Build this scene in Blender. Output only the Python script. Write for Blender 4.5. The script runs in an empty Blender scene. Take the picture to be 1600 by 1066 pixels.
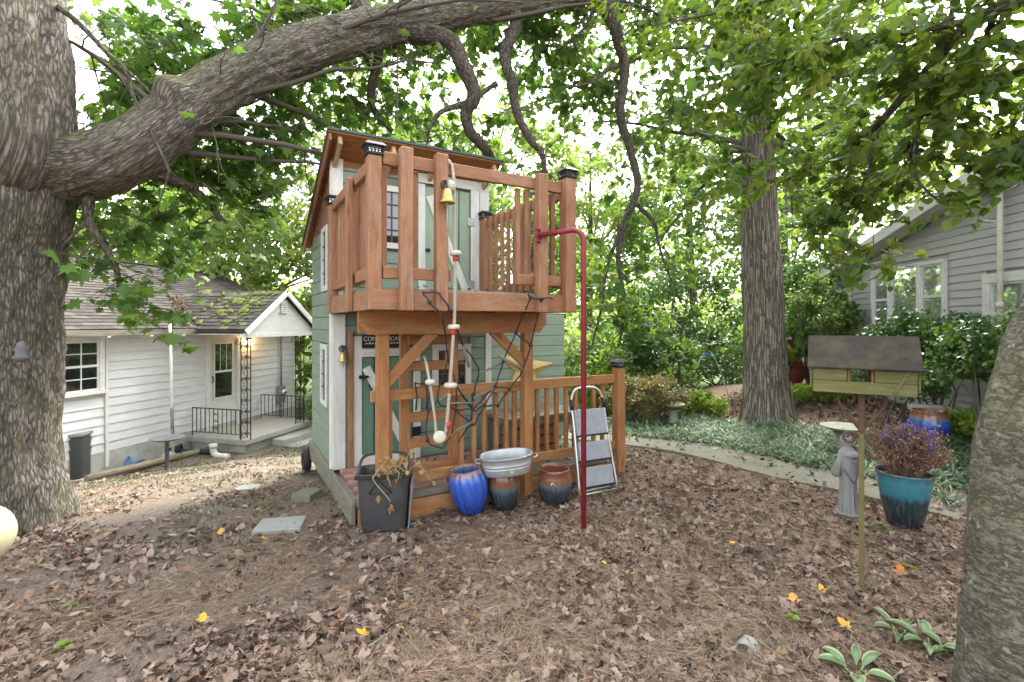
import bpy, math, random
import numpy as np
from mathutils import Vector, Matrix, noise as mnoise

random.seed(7)
rng = np.random.default_rng(11)
SC = bpy.context.scene
COL = SC.collection
rad = math.radians

# ------------------------------------------------------------------ camera
CAM_H, FPX, CX, HY = 1.6, 764.0, 800.0, 505.0
cam_d = bpy.data.cameras.new('camera')
cam_d.sensor_width = 36.0
cam_d.lens = 36.0 * FPX / 1600.0
cam_d.shift_y = -(533.0 - HY) / 1600.0
cam_d.clip_start = 0.05
cam_d.clip_end = 900.0
cam = bpy.data.objects.new('camera', cam_d)
COL.objects.link(cam)
cam.location = (0, 0, CAM_H)
cam.rotation_euler = (rad(90), 0, 0)
SC.camera = cam

# ------------------------------------------------------------------ world, sun, exposure
SUN_EL, SUN_AZ = 48.0, 28.0          # azimuth from +Y towards +X
w = bpy.data.worlds.new('World'); SC.world = w
w.use_nodes = True
wn = w.node_tree
wn.nodes.clear()
sky = wn.nodes.new('ShaderNodeTexSky'); sky.sky_type = 'NISHITA'; sky.sun_disc = False
sky.sun_elevation = rad(SUN_EL); sky.sun_rotation = rad(SUN_AZ)
sky.dust_density = 4.0; sky.air_density = 1.0; sky.ozone_density = 1.0
hs = wn.nodes.new('ShaderNodeHueSaturation'); hs.inputs['Saturation'].default_value = 0.22
bgn = wn.nodes.new('ShaderNodeBackground'); bgn.inputs['Strength'].default_value = 0.15
out = wn.nodes.new('ShaderNodeOutputWorld')
wn.links.new(sky.outputs[0], hs.inputs['Color']); wn.links.new(hs.outputs[0], bgn.inputs['Color'])
wn.links.new(bgn.outputs[0], out.inputs['Surface'])

sd = bpy.data.lights.new('sun', 'SUN'); sd.energy = 1.3; sd.angle = rad(24); sd.color = (1.0, 0.95, 0.87)
so = bpy.data.objects.new('sun', sd); COL.objects.link(so)
sdir = Vector((math.sin(rad(SUN_AZ)) * math.cos(rad(SUN_EL)), math.cos(rad(SUN_AZ)) * math.cos(rad(SUN_EL)), math.sin(rad(SUN_EL))))
so.rotation_euler = sdir.to_track_quat('Z', 'Y').to_euler()
so.location = (0, 0, 30)

SC.view_settings.view_transform = 'Standard'
SC.view_settings.look = 'None'
SC.view_settings.exposure = 2.82
SC.view_settings.gamma = 1.0
SC.cycles.max_bounces = 5
SC.cycles.use_adaptive_sampling = True
SC.cycles.adaptive_threshold = 0.02
SC.cycles.diffuse_bounces = 3
SC.cycles.glossy_bounces = 2
SC.cycles.transmission_bounces = 3
SC.cycles.transparent_max_bounces = 6
SC.cycles.use_denoising = True
SC.cycles.caustics_reflective = False
SC.cycles.caustics_refractive = False
SC.cycles.sample_clamp_indirect = 6.0

# ------------------------------------------------------------------ helpers
def lin(c):
    c = c / 255.0
    return c / 12.92 if c <= 0.04045 else ((c + 0.055) / 1.055) ** 2.4
def S(r, g, b):
    return (lin(r), lin(g), lin(b))
def at(px, py, y):
    """world point seen at photo pixel (px, py) at distance y in front of the camera"""
    return Vector(((px - CX) / FPX * y, y, CAM_H - (py - HY) / FPX * y))
def smooth(a, b, x):
    t = np.clip((x - a) / (b - a), 0, 1)
    return t * t * (3 - 2 * t)
def gz(x, y):
    """height of the garden: level in front, falling to the cottage, a little higher by the grey house"""
    s = -0.6 * x + 0.8 * y
    t = np.clip((s - 4.8) / 6.7, 0, 1.0)
    z = -1.2 * (t ** 1.15)
    z = z + 0.28 * smooth(3.9, 5.6, x + 0.0 * y) * smooth(3.5, 6.0, y)
    return z

MATS = {}
class NT:
    """small node builder"""
    def __init__(self, name):
        self.m = bpy.data.materials.new(name); self.m.use_nodes = True
        self.t = self.m.node_tree; self.t.nodes.clear()
        self.out = self.t.nodes.new('ShaderNodeOutputMaterial')
    def n(self, typ, **kw):
        nd = self.t.nodes.new(typ)
        for k, v in kw.items():
            if k in nd.bl_rna.properties.keys():
                setattr(nd, k, v)
            else:
                nd.inputs[k.replace('_', ' ')].default_value = v
        return nd
    def l(self, a, b):
        self.t.links.new(a, b)
    def coord(self, kind='Object', scale=(1, 1, 1), jitter=True):
        tc = self.n('ShaderNodeTexCoord')
        mp = self.n('ShaderNodeMapping'); mp.inputs['Scale'].default_value = scale
        src = tc.outputs[kind]
        if jitter:
            oi = self.n('ShaderNodeObjectInfo')
            vm = self.n('ShaderNodeVectorMath', operation='SCALE')
            cb = self.n('ShaderNodeCombineXYZ')
            self.l(oi.outputs['Random'], cb.inputs[0]); self.l(oi.outputs['Random'], cb.inputs[1]); self.l(oi.outputs['Random'], cb.inputs[2])
            self.l(cb.outputs[0], vm.inputs[0]); vm.inputs['Scale'].default_value = 37.0
            ad = self.n('ShaderNodeVectorMath', operation='ADD')
            self.l(src, ad.inputs[0]); self.l(vm.outputs[0], ad.inputs[1]); src = ad.outputs[0]
        self.l(src, mp.inputs['Vector'])
        return mp.outputs[0]
    def noise(self, vec, scale, detail=4, rough=0.6, dist=0.0):
        nd = self.n('ShaderNodeTexNoise'); nd.inputs['Scale'].default_value = scale
        nd.inputs['Detail'].default_value = detail; nd.inputs['Roughness'].default_value = rough
        nd.inputs['Distortion'].default_value = dist
        if vec is not None: self.l(vec, nd.inputs['Vector'])
        return nd.outputs['Fac']
    def ramp(self, fac, stops):
        r = self.n('ShaderNodeValToRGB'); el = r.color_ramp.elements
        while len(el) < len(stops): el.new(0.5)
        for e, (p, c) in zip(el, stops):
            e.position = p; e.color = (c[0], c[1], c[2], 1) if len(c) == 3 else c
        self.l(fac, r.inputs[0]); return r.outputs[0]
    def mix(self, fac, a, b, mode='MIX'):
        m = self.n('ShaderNodeMix', data_type='RGBA', blend_type=mode)
        for idx, v in ((0, fac), (6, a), (7, b)):
            if hasattr(v, 'is_linked'): self.l(v, m.inputs[idx])
            elif isinstance(v, (int, float)): m.inputs[idx].default_value = v
            else: m.inputs[idx].default_value = (v[0], v[1], v[2], 1)
        return m.outputs[2]
    def math(self, op, a, b=None):
        m = self.n('ShaderNodeMath', operation=op)
        for i, v in ((0, a), (1, b)):
            if v is None: continue
            if hasattr(v, 'is_linked'): self.l(v, m.inputs[i])
            else: m.inputs[i].default_value = v
        return m.outputs[0]
    def bump(self, h, strength=0.4, dist=0.01):
        b = self.n('ShaderNodeBump'); b.inputs['Strength'].default_value = strength
        b.inputs['Distance'].default_value = dist; self.l(h, b.inputs['Height']); return b.outputs[0]
    def pbr(self, col, rough=0.6, metal=0.0, normal=None, spec=0.5, **kw):
        p = self.n('ShaderNodeBsdfPrincipled')
        if hasattr(col, 'is_linked'): self.l(col, p.inputs['Base Color'])
        else: p.inputs['Base Color'].default_value = (col[0], col[1], col[2], 1)
        if hasattr(rough, 'is_linked'): self.l(rough, p.inputs['Roughness'])
        else: p.inputs['Roughness'].default_value = rough
        p.inputs['Metallic'].default_value = metal
        p.inputs['Specular IOR Level'].default_value = spec
        if normal is not None: self.l(normal, p.inputs['Normal'])
        for k, v in kw.items(): p.inputs[k.replace('_', ' ')].default_value = v
        return p.outputs[0]
    def done(self, shader, disp=None):
        self.l(shader, self.out.inputs['Surface'])
        MATS[self.m.name] = self.m
        return self.m
def rand_out(N):
    return N.n('ShaderNodeObjectInfo').outputs['Random']

def wood(name, dark, mid, light, weather=None, wamt=0.35, rough=0.65):
    """boards: grain along local X"""
    N = NT(name)
    v = N.coord('Object', (1.2, 14, 14))
    g = N.noise(v, 3.0, 6, 0.65, 1.2)
    c = N.ramp(g, [(0.25, dark), (0.5, mid), (0.78, light)])
    r = rand_out(N)
    c = N.mix(N.math('MULTIPLY', r, 0.30), c, N.mix(0.5, dark, mid))
    kn = N.n('ShaderNodeTexVoronoi'); kn.inputs['Scale'].default_value = 1.0
    N.l(N.coord('Object', (2.4, 11, 11)), kn.inputs['Vector'])
    kf = N.ramp(kn.outputs['Distance'], [(0.06, (1, 1, 1)), (0.15, (0, 0, 0))])
    c = N.mix(N.math('MULTIPLY', kf, 0.75), c, tuple(x * 0.45 for x in dark))
    sv = N.ramp(N.noise(N.coord('Object', (0.8, 3, 3)), 2.6, 5, 0.7), [(0.36, (1, 1, 1)), (0.52, (0, 0, 0))])
    c = N.mix(N.math('MULTIPLY', sv, 0.4), c, tuple(x * 0.55 for x in dark))
    if weather:
        wv = N.coord('Object', (1.5, 4, 4))
        wf = N.ramp(N.noise(wv, 2.2, 5, 0.7), [(0.5, (0, 0, 0)), (0.72, (1, 1, 1))])
        c = N.mix(N.math('MULTIPLY', wf, wamt), c, weather)
    f2 = N.noise(N.coord('Object', (3, 60, 60)), 3.0, 3, 0.5)
    b = N.bump(N.math('ADD', g, N.math('MULTIPLY', f2, 0.4)), 0.35, 0.006)
    return N.done(N.pbr(c, rough, 0, b, 0.3))

def painted(name, col, under, chip=0.66, rough=0.6, dirt=None, grain=True, damt=0.5):
    """painted timber: grain shows through, chips and grime"""
    N = NT(name)
    v = N.coord('Object', (1.0, 9, 9) if grain else (2, 2, 2))
    g = N.noise(v, 3.0, 6, 0.65, 0.8)
    c0 = N.mix(N.ramp(g, [(0.3, (0, 0, 0)), (0.75, (1, 1, 1))]), tuple(x * 0.8 for x in col), tuple(min(1, x * 1.12) for x in col))
    r = rand_out(N)
    c0 = N.mix(N.math('MULTIPLY', r, 0.25), c0, tuple(x * 0.72 for x in col))
    n2 = N.noise(N.coord('Object', (3, 9, 9)), 5.0, 7, 0.75)
    c1 = N.mix(N.ramp(n2, [(chip, (0, 0, 0)), (chip + 0.06, (1, 1, 1))]), c0, under)
    if dirt:
        n3 = N.noise(N.coord('Object', (1.5, 2.5, 2.5)), 1.6, 6, 0.7)
        c1 = N.mix(N.math('MULTIPLY', N.ramp(n3, [(0.42, (0, 0, 0)), (0.75, (1, 1, 1))]), damt), c1, dirt)
    return N.done(N.pbr(c1, rough, 0, N.bump(N.math('ADD', g, n2), 0.25, 0.004), 0.35))

def plain(name, col, rough=0.5, metal=0.0, var=0.2, scale=8.0, bump=0.15, dirt=None, damt=0.5, dscale=3.0, spec=0.5, bdist=0.004):
    N = NT(name)
    v = N.coord('Object')
    n = N.noise(v, scale, 6, 0.65)
    c = N.mix(n, tuple(x * (1 - var) for x in col), tuple(min(1, x * (1 + var)) for x in col))
    if dirt:
        d = N.noise(v, dscale, 7, 0.72)
        c = N.mix(N.math('MULTIPLY', N.ramp(d, [(0.45, (0, 0, 0)), (0.7, (1, 1, 1))]), damt), c, dirt)
    f = N.noise(v, scale * 6, 4, 0.6)
    rr = N.math('ADD', N.math('MULTIPLY', n, 0.2), rough - 0.1)
    return N.done(N.pbr(c, rr, metal, N.bump(N.math('ADD', n, N.math('MULTIPLY', f, 0.5)), bump, bdist), spec))

def leafmat(name, stops, trans=0.45, rough=0.5, spec=0.35, tint=(1.22, 1.25, 0.58)):
    N = NT(name)
    a = N.n('ShaderNodeAttribute', attribute_name='rnd')
    c = N.ramp(a.outputs['Fac'], stops)
    p = N.pbr(c, rough, 0, None, spec)
    t = N.n('ShaderNodeBsdfTranslucent')
    N.l(N.mix(1.0, c, tint, 'MULTIPLY'), t.inputs['Color'])
    mx = N.n('ShaderNodeMixShader'); mx.inputs[0].default_value = trans
    N.l(p, mx.inputs[1]); N.l(t.outputs[0], mx.inputs[2])
    return N.done(mx.outputs[0])

def bark(name, dark, mid, light, moss=None, mossamt=0.5, sc=(26, 5), strength=0.9, lichen=None, dist=0.02, rw=0.32, mossz=None, wrinkle=0.0):
    """bark in the UV space of the limb (u round, v along, both in metres)"""
    N = NT(name)
    tc = N.n('ShaderNodeTexCoord')
    mp = N.n('ShaderNodeMapping'); mp.inputs['Scale'].default_value = (sc[0], sc[1], 1)
    N.l(tc.outputs['UV'], mp.inputs['Vector'])
    nw = N.noise(tc.outputs['UV'], 6.0, 3)
    vadd = N.n('ShaderNodeVectorMath', operation='ADD')
    cmb = N.n('ShaderNodeCombineXYZ'); N.l(N.math('MULTIPLY', nw, 1.2), cmb.inputs[0]); N.l(N.math('MULTIPLY', nw, 1.0), cmb.inputs[1])
    N.l(mp.outputs[0], vadd.inputs[0]); N.l(cmb.outputs[0], vadd.inputs[1])
    vo = N.n('ShaderNodeTexVoronoi', feature='DISTANCE_TO_EDGE'); vo.inputs['Scale'].default_value = 1.0
    vo.inputs['Randomness'].default_value = 1.0
    N.l(vadd.outputs[0], vo.inputs['Vector'])
    ridge = N.ramp(vo.outputs['Distance'], [(0.0, (0, 0, 0)), (0.28, (1, 1, 1))])
    n1 = N.noise(mp.outputs[0], 1.6, 7, 0.7)
    n2 = N.noise(tc.outputs['UV'], 3.0, 5, 0.65)
    n4 = N.noise(mp.outputs[0], 4.5, 6, 0.8, 0.6)
    n5 = N.noise(tc.outputs['UV'], 85.0, 3, 0.7)
    h = N.math('ADD', N.math('ADD', N.math('MULTIPLY', ridge, rw), N.math('MULTIPLY', n1, 0.75)), N.math('ADD', N.math('MULTIPLY', n4, 0.45), N.math('MULTIPLY', N.math('SUBTRACT', n5, 0.0), 0.25)))
    o_ = (0.725 + rw * 0.5) * 0.62
    c = N.ramp(N.math('MULTIPLY', h, 0.62), [(o_ - 0.085, dark), (o_ - 0.0, mid), (o_ + 0.095, light)])
    c = N.mix(N.math('MULTIPLY', n2, 0.35), c, mid)
    c = N.mix(N.ramp(N.noise(tc.outputs['UV'], 7.0, 6, 0.75), [(0.38, (0.55, 0.55, 0.55)), (0.5, (0, 0, 0))]), c, dark)
    c = N.mix(N.ramp(N.noise(tc.outputs['UV'], 9.0, 7, 0.75), [(0.56, (0, 0, 0)), (0.70, (0.6, 0.6, 0.6))]), c, light)
    if wrinkle:
        wn_ = N.noise(mp.outputs[0], 0.55, 9, 0.72, 0.4)
        wf = N.ramp(wn_, [(0.44, (0, 0, 0)), (0.487, (1, 1, 1)), (0.505, (1, 1, 1)), (0.53, (0, 0, 0))])
        c = N.mix(N.math('MULTIPLY', wf, wrinkle), c, tuple(x * 0.55 for x in dark))
        h = N.math('SUBTRACT', h, N.math('MULTIPLY', wf, 0.6))
    if moss:
        c = N.mix(N.math('MULTIPLY', N.ramp(N.noise(tc.outputs['UV'], 2.1, 6, 0.75), [(0.44, (0, 0, 0)), (0.64, (1, 1, 1))]), mossamt), c, moss)
    if mossz:
        gm = N.n('ShaderNodeNewGeometry'); sp = N.n('ShaderNodeSeparateXYZ'); N.l(gm.outputs['Normal'], sp.inputs[0])
        mf = N.math('MULTIPLY', N.ramp(sp.outputs[2], [(0.25, (0, 0, 0)), (0.75, (1, 1, 1))]), N.ramp(n1, [(0.35, (0, 0, 0)), (0.6, (1, 1, 1))]))
        c = N.mix(N.math('MULTIPLY', mf, 0.85), c, mossz)
    if lichen:
        lv = N.noise(tc.outputs['UV'], 12.0, 5, 0.6)
        c = N.mix(N.math('MULTIPLY', N.ramp(lv, [(0.64, (0, 0, 0)), (0.67, (1, 1, 1))]), 0.75), c, lichen)
    return N.done(N.pbr(c, 0.9, 0, N.bump(h, strength, dist), 0.15))

# ---- mesh builder
_CB = None
def cbox_data(hx, hy, hz, c):
    c = min(c, hx * 0.45, hy * 0.45, hz * 0.45)
    V, idx = [], {}
    for sx in (-1, 1):
        for sy in (-1, 1):
            for sz in (-1, 1):
                for a in range(3):
                    p = [sx * (hx - c), sy * (hy - c), sz * (hz - c)]
                    p[a] = (sx * hx, sy * hy, sz * hz)[a]
                    idx[(sx, sy, sz, a)] = len(V); V.append(tuple(p))
    F = []
    for s in (-1, 1):
        q = [(s, -1, -1, 0), (s, 1, -1, 0), (s, 1, 1, 0), (s, -1, 1, 0)]; F.append([idx[k] for k in (q if s > 0 else q[::-1])])
        q = [(-1, s, -1, 1), (1, s, -1, 1), (1, s, 1, 1), (-1, s, 1, 1)]; F.append([idx[k] for k in (q if s < 0 else q[::-1])])
        q = [(-1, -1, s, 2), (1, -1, s, 2), (1, 1, s, 2), (-1, 1, s, 2)]; F.append([idx[k] for k in (q if s > 0 else q[::-1])])
    for s in (-1, 1):
        for t in (-1, 1):
            F.append([idx[(s, t, -1, 0)], idx[(s, t, -1, 1)], idx[(s, t, 1, 1)], idx[(s, t, 1, 0)]])
            F.append([idx[(s, -1, t, 0)], idx[(s, -1, t, 2)], idx[(s, 1, t, 2)], idx[(s, 1, t, 0)]])
            F.append([idx[(-1, s, t, 1)], idx[(-1, s, t, 2)], idx[(1, s, t, 2)], idx[(1, s, t, 1)]])
    for sx in (-1, 1):
        for sy in (-1, 1):
            for sz in (-1, 1):
                F.append([idx[(sx, sy, sz, 0)], idx[(sx, sy, sz, 1)], idx[(sx, sy, sz, 2)]])
    return V, F

def frame(p0, p1, up=(0, 0, 1)):
    p0, p1, up = Vector(p0), Vector(p1), Vector(up)
    x = (p1 - p0).normalized()
    if abs(x.dot(up.normalized())) > 0.98:
        up = Vector((0, 1, 0)) if abs(x.y) < 0.9 else Vector((1, 0, 0))
    y = up.cross(x).normalized(); z = x.cross(y)
    return Matrix((x, y, z)).transposed()

class MB:
    def __init__(self):
        self.v, self.f, self.uv, self.mi, self.sm = [], [], None, [], []
        self.cur = 0; self.smooth = False
    def add(self, V, F):
        o = len(self.v); self.v.extend([tuple(p) for p in V]); 
        for f in F:
            self.f.append([i + o for i in f]); self.mi.append(self.cur); self.sm.append(self.smooth)
        return self
    def box(self, c, s, R=None, ch=0.003):
        V, F = cbox_data(s[0] / 2, s[1] / 2, s[2] / 2, ch)
        c = Vector(c)
        V = [(R @ Vector(p) if R is not None else Vector(p)) + c for p in V]
        return self.add(V, F)
    def lo_hi(self, a, b, ch=0.003):
        return self.box([(a[i] + b[i]) / 2 for i in range(3)], [abs(b[i] - a[i]) for i in range(3)], None, ch)
    def bar(self, p0, p1, wy, wz, up=(0, 0, 1), ch=0.003):
        R = frame(p0, p1, up); L = (Vector(p1) - Vector(p0)).length
        return self.box((Vector(p0) + Vector(p1)) / 2, (L, wy, wz), R, ch)
    def tube(self, pts, radii, n=8, caps=True):
        pts = [Vector(p) for p in pts]
        if not hasattr(radii, '__len__'): radii = [radii] * len(pts)
        V, F = [], []
        t0 = (pts[1] - pts[0]).normalized()
        a = Vector((0, 0, 1)) if abs(t0.z) < 0.9 else Vector((1, 0, 0))
        nrm = t0.cross(a).normalized()
        for i, p in enumerate(pts):
            t = (pts[min(i + 1, len(pts) - 1)] - pts[max(i - 1, 0)]).normalized()
            nrm = (nrm - t * nrm.dot(t)).normalized(); bn = t.cross(nrm)
            for k in range(n):
                an = 2 * math.pi * k / n
                V.append(p + (nrm * math.cos(an) + bn * math.sin(an)) * radii[i])
        for i in range(len(pts) - 1):
            for k in range(n):
                F.append([i * n + k, i * n + (k + 1) % n, (i + 1) * n + (k + 1) % n, (i + 1) * n + k])
        sv = self.smooth; self.smooth = True
        self.add(V, F); 
        if caps:
            o = len(self.v) - len(V); self.smooth = False
            self.f.append([o + k for k in range(n)][::-1]); self.mi.append(self.cur); self.sm.append(False)
            self.f.append([o + (len(pts) - 1) * n + k for k in range(n)]); self.mi.append(self.cur); self.sm.append(False)
        self.smooth = sv
        return self
    def lathe(self, prof, c=(0, 0, 0), n=28, wob=None, R=None, caps=(True, False)):
        V, F = [], []
        c = Vector(c)
        for i, (r, z) in enumerate(prof):
            for k in range(n):
                a = 2 * math.pi * k / n
                rr = r * (wob(a, z) if wob else 1.0)
                p = Vector((rr * math.cos(a), rr * math.sin(a), z))
                V.append((R @ p if R is not None else p) + c)
        for i in range(len(prof) - 1):
            for k in range(n):
                F.append([i * n + k, i * n + (k + 1) % n, (i + 1) * n + (k + 1) % n, (i + 1) * n + k])
        sv = self.smooth; self.smooth = True; self.add(V, F); self.smooth = sv
        o = len(self.v) - len(V)
        if caps[0]: self.f.append([o + k for k in range(n)][::-1]); self.mi.append(self.cur); self.sm.append(False)
        if caps[1]: self.f.append([o + (len(prof) - 1) * n + k for k in range(n)]); self.mi.append(self.cur); self.sm.append(False)
        return self
    def prism(self, poly, d, M=None):
        """poly: list of (x, z); extruded along y by d (centred)"""
        n = len(poly)
        V = [Vector((x, -d / 2, z)) for x, z in poly] + [Vector((x, d / 2, z)) for x, z in poly]
        if M is not None: V = [M @ p for p in V]
        F = [list(range(n)), list(range(n, 2 * n))[::-1]] + [[i, i + n, (i + 1) % n + n, (i + 1) % n] for i in range(n)]
        return self.add(V, F)
    def mesh(self, name):
        me = bpy.data.meshes.new(name)
        me.from_pydata(self.v, [], self.f)
        me.polygons.foreach_set('use_smooth', self.sm)
        if any(self.mi): me.polygons.foreach_set('material_index', self.mi)
        me.validate(); me.update()
        return me
    def build(self, name, mats, parent=None):
        me = self.mesh(name)
        for m in (mats if isinstance(mats, (list, tuple)) else [mats]): me.materials.append(M_(m))
        return link(name, me, parent)

def M_(m): return MATS[m] if isinstance(m, str) else m
def link(name, me, parent=None):
    o = bpy.data.objects.new(name, me); COL.objects.link(o)
    if parent is not None: o.parent = parent
    return o
def tag(o, label=None, cat=None, group=None, kind=None):
    if label: o['label'] = label
    if cat: o['category'] = cat
    if group: o['group'] = group
    if kind: o['kind'] = kind
    return o
def thing(name, label, cat, loc=(0, 0, 0), rotz=0.0, group=None):
    o = bpy.data.objects.new(name, None); COL.objects.link(o)
    o.location = loc; o.rotation_euler = (0, 0, rotz); o.empty_display_size = 0.1
    return tag(o, label, cat, group)

_PC = {}
def plank(name, parent, p0, p1, wy, wz, mat, up=(0, 0, 1), ch=0.004):
    """one board of its own, grain along its length"""
    p0, p1 = Vector(p0), Vector(p1)
    L = (p1 - p0).length
    key = (round(L, 3), round(wy, 4), round(wz, 4), ch, mat if isinstance(mat, str) else mat.name)
    me = _PC.get(key)
    if me is None:
        b = MB(); b.box((0, 0, 0), (L, wy, wz), None, ch)
        me = b.mesh(name); me.materials.append(M_(mat)); _PC[key] = me
    o = link(name, me, parent)
    o.location = (p0 + p1) / 2
    o.rotation_euler = frame(p0, p1, up).to_euler()
    return o

# ---- big leaf meshes with numpy
def rotmats(yaw, pitch, roll):
    cy, sy, cp, sp, cr, sr = np.cos(yaw), np.sin(yaw), np.cos(pitch), np.sin(pitch), np.cos(roll), np.sin(roll)
    n = len(yaw); Z = np.zeros(n); O = np.ones(n)
    Rz = np.stack([cy, -sy, Z, sy, cy, Z, Z, Z, O], 1).reshape(n, 3, 3)
    Rx = np.stack([O, Z, Z, Z, cp, -sp, Z, sp, cp], 1).reshape(n, 3, 3)
    Ry = np.stack([cr, Z, sr, Z, O, Z, -sr, Z, cr], 1).reshape(n, 3, 3)
    return Rz @ Rx @ Ry
def scatter_mesh(name, T, F, pos, R, scale, rnd, mat, parent=None, smooth_=False, extra=None):
    """one mesh of n copies of a small template"""
    T = np.asarray(T, float); F = np.asarray(F, int)
    n, k, (nf, m) = len(pos), len(T), F.shape
    if extra is not None: P = extra
    elif np.ndim(scale) == 2:
        P = np.einsum('nij,nkj->nki', R, T[None] * np.asarray(scale)[:, None, :]) + pos[:, None, :]
    else:
        P = np.einsum('nij,kj->nki', R, T) * np.asarray(scale).reshape(-1, 1, 1 if np.ndim(scale) < 2 else 3)
        P = P + pos[:, None, :]
    V = P.reshape(-1, 3).astype(np.float32)
    L = (F[None] + (np.arange(n) * k)[:, None, None]).reshape(-1).astype(np.int32)
    me = bpy.data.meshes.new(name)
    me.vertices.add(len(V)); me.vertices.foreach_set('co', V.ravel())
    me.loops.add(len(L)); me.loops.foreach_set('vertex_index', L)
    me.polygons.add(n * nf); me.polygons.foreach_set('loop_start', np.arange(0, len(L), m, dtype=np.int32))
    me.update(calc_edges=True)
    if smooth_: me.polygons.foreach_set('use_smooth', np.ones(n * nf, dtype=bool))
    at_ = me.attributes.new('rnd', 'FLOAT', 'POINT')
    at_.data.foreach_set('value', np.repeat(np.asarray(rnd, np.float32), k))
    me.materials.append(M_(mat))
    return link(name, me, parent)

def fan(outline, centre, zf):
    pts = [centre] + outline
    V = [(x, y, zf(x, y)) for x, y in pts]
    n = len(outline)
    return np.array(V), np.array([[0, 1 + i, 1 + (i + 1) % n] for i in range(n)])
_h = [(0.30, -0.13), (0.20, 0.08), (0.58, 0.30), (0.27, 0.42), (0.27, 0.72), (0.10, 0.66)]
MAPLE = fan([(0, 0)] + _h + [(0, 1.05)] + [(-x, y) for x, y in _h[::-1]], (0, 0.33), lambda x, y: -0.22 * abs(x) - 0.18 * max(0, y - 0.3) ** 2)
_h = [(0.30, -0.08), (0.48, 0.22), (0.34, 0.60)]
ROUND = fan([(0, 0.02)] + _h + [(0, 0.95)] + [(-x, y) for x, y in _h[::-1]], (0, 0.4), lambda x, y: -0.25 * abs(x) - 0.15 * y * y)
DIAM = (np.array([(0, 0, 0), (0.34, 0.45, -0.10), (0, 1, -0.16), (-0.34, 0.45, -0.10)]), np.array([[0, 1, 2, 3]]))
_h = [(0.22, 0.02), (0.18, 0.2), (0.5, 0.36), (0.26, 0.5), (0.24, 0.78)]
LITTER = fan([(0, 0)] + _h + [(0, 1.0)] + [(-x, y) for x, y in _h[::-1]], (0, 0.4), lambda x, y: 0.55 * x * x * (1 if x > 0 else 0.4) + 0.35 * (y - 0.4) ** 2)
def blade(width, arch, segs=3):
    V, F = [], []
    for i in range(segs + 1):
        t = i / segs
        wd = width * (1 - t ** 2) + 0.002
        y = t * (1 - 0.2 * arch * t); z = t * 1.0 - arch * t * t
        V += [(-wd / 2, y * arch, z), (wd / 2, y * arch, z)]
    for i in range(segs): F.append([2 * i, 2 * i + 1, 2 * i + 3, 2 * i + 2])
    return np.array(V), np.array(F)
NEEDLE = (np.array([(0, -.5, 0), (.006, -.5, 0), (0.05, 0, 0.04), (.056, 0, 0.04), (0, .5, 0), (.006, .5, 0)]) - np.array([0.03, 0, 0]), np.array([[0, 1, 3, 2], [2, 3, 5, 4]]))
# ------------------------------------------------------------------ materials
wood('wood_orange', (0.23, 0.10, 0.036), (0.36, 0.165, 0.062), (0.45, 0.23, 0.10), weather=(0.38, 0.26, 0.14), wamt=0.55)
wood('wood_brown', (0.20, 0.095, 0.048), (0.31, 0.152, 0.078), (0.39, 0.21, 0.12), weather=(0.36, 0.26, 0.185), wamt=0.65)
wood('wood_raw', (0.34, 0.21, 0.10), (0.50, 0.34, 0.18), (0.6, 0.44, 0.27))
wood('wood_grey', (0.12, 0.115, 0.085), (0.21, 0.20, 0.15), (0.30, 0.29, 0.23), weather=(0.12, 0.15, 0.06), wamt=0.6)
wood('wood_board_red', (0.16, 0.07, 0.04), (0.27, 0.13, 0.08), (0.34, 0.19, 0.12))
wood('wood_mossy', (0.075, 0.072, 0.028), (0.15, 0.145, 0.052), (0.24, 0.23, 0.11), weather=(0.12, 0.15, 0.035), wamt=0.7)
wood('osb', (0.14, 0.05, 0.016), (0.27, 0.11, 0.035), (0.36, 0.17, 0.06))
wood('log_wood', (0.16, 0.13, 0.08), (0.28, 0.24, 0.15), (0.36, 0.32, 0.22), weather=(0.17, 0.2, 0.09), wamt=0.5)
painted('paint_green', (0.225, 0.305, 0.235), (0.22, 0.24, 0.17), chip=0.70, dirt=(0.16, 0.19, 0.13), damt=0.4)
painted('paint_green_pale', (0.30, 0.40, 0.295), (0.30, 0.30, 0.20), chip=0.69, dirt=(0.20, 0.27, 0.17), damt=0.45)
painted('paint_green_door', (0.12, 0.225, 0.155), (0.12, 0.15, 0.09), chip=0.74)
painted('paint_white', (0.70, 0.71, 0.66), (0.36, 0.33, 0.26), chip=0.70, dirt=(0.36, 0.36, 0.28), damt=0.55)
painted('paint_white_house', (0.72, 0.72, 0.69), (0.45, 0.43, 0.38), chip=0.76, dirt=(0.42, 0.40, 0.33), damt=0.35)
painted('siding_white', (0.70, 0.71, 0.71), (0.5, 0.5, 0.48), chip=0.82, dirt=(0.50, 0.49, 0.46), damt=0.4, grain=True)
painted('siding_grey', (0.47, 0.465, 0.465), (0.36, 0.36, 0.35), chip=0.84, dirt=(0.42, 0.42, 0.40), damt=0.35)
plain('black_metal', (0.018, 0.018, 0.020), 0.45, 0.3, 0.3, 20, 0.2)
plain('iron_black', (0.030, 0.025, 0.024), 0.55, 0.2, 0.3, 15, 0.3, dirt=(0.12, 0.06, 0.04), damt=0.4)
plain('iron_rust', (0.105, 0.058, 0.038), 0.75, 0.1, 0.35, 18, 0.5, dirt=(0.15, 0.12, 0.045), damt=0.6, dscale=5)
plain('pole_olive', (0.155, 0.14, 0.045), 0.7, 0.0, 0.3, 14, 0.3, dirt=(0.13, 0.075, 0.04), damt=0.6)
plain('pole_red', (0.22, 0.012, 0.028), 0.45, 0.0, 0.2, 14, 0.35, dirt=(0.11, 0.03, 0.03), damt=0.6, dscale=7)
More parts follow.
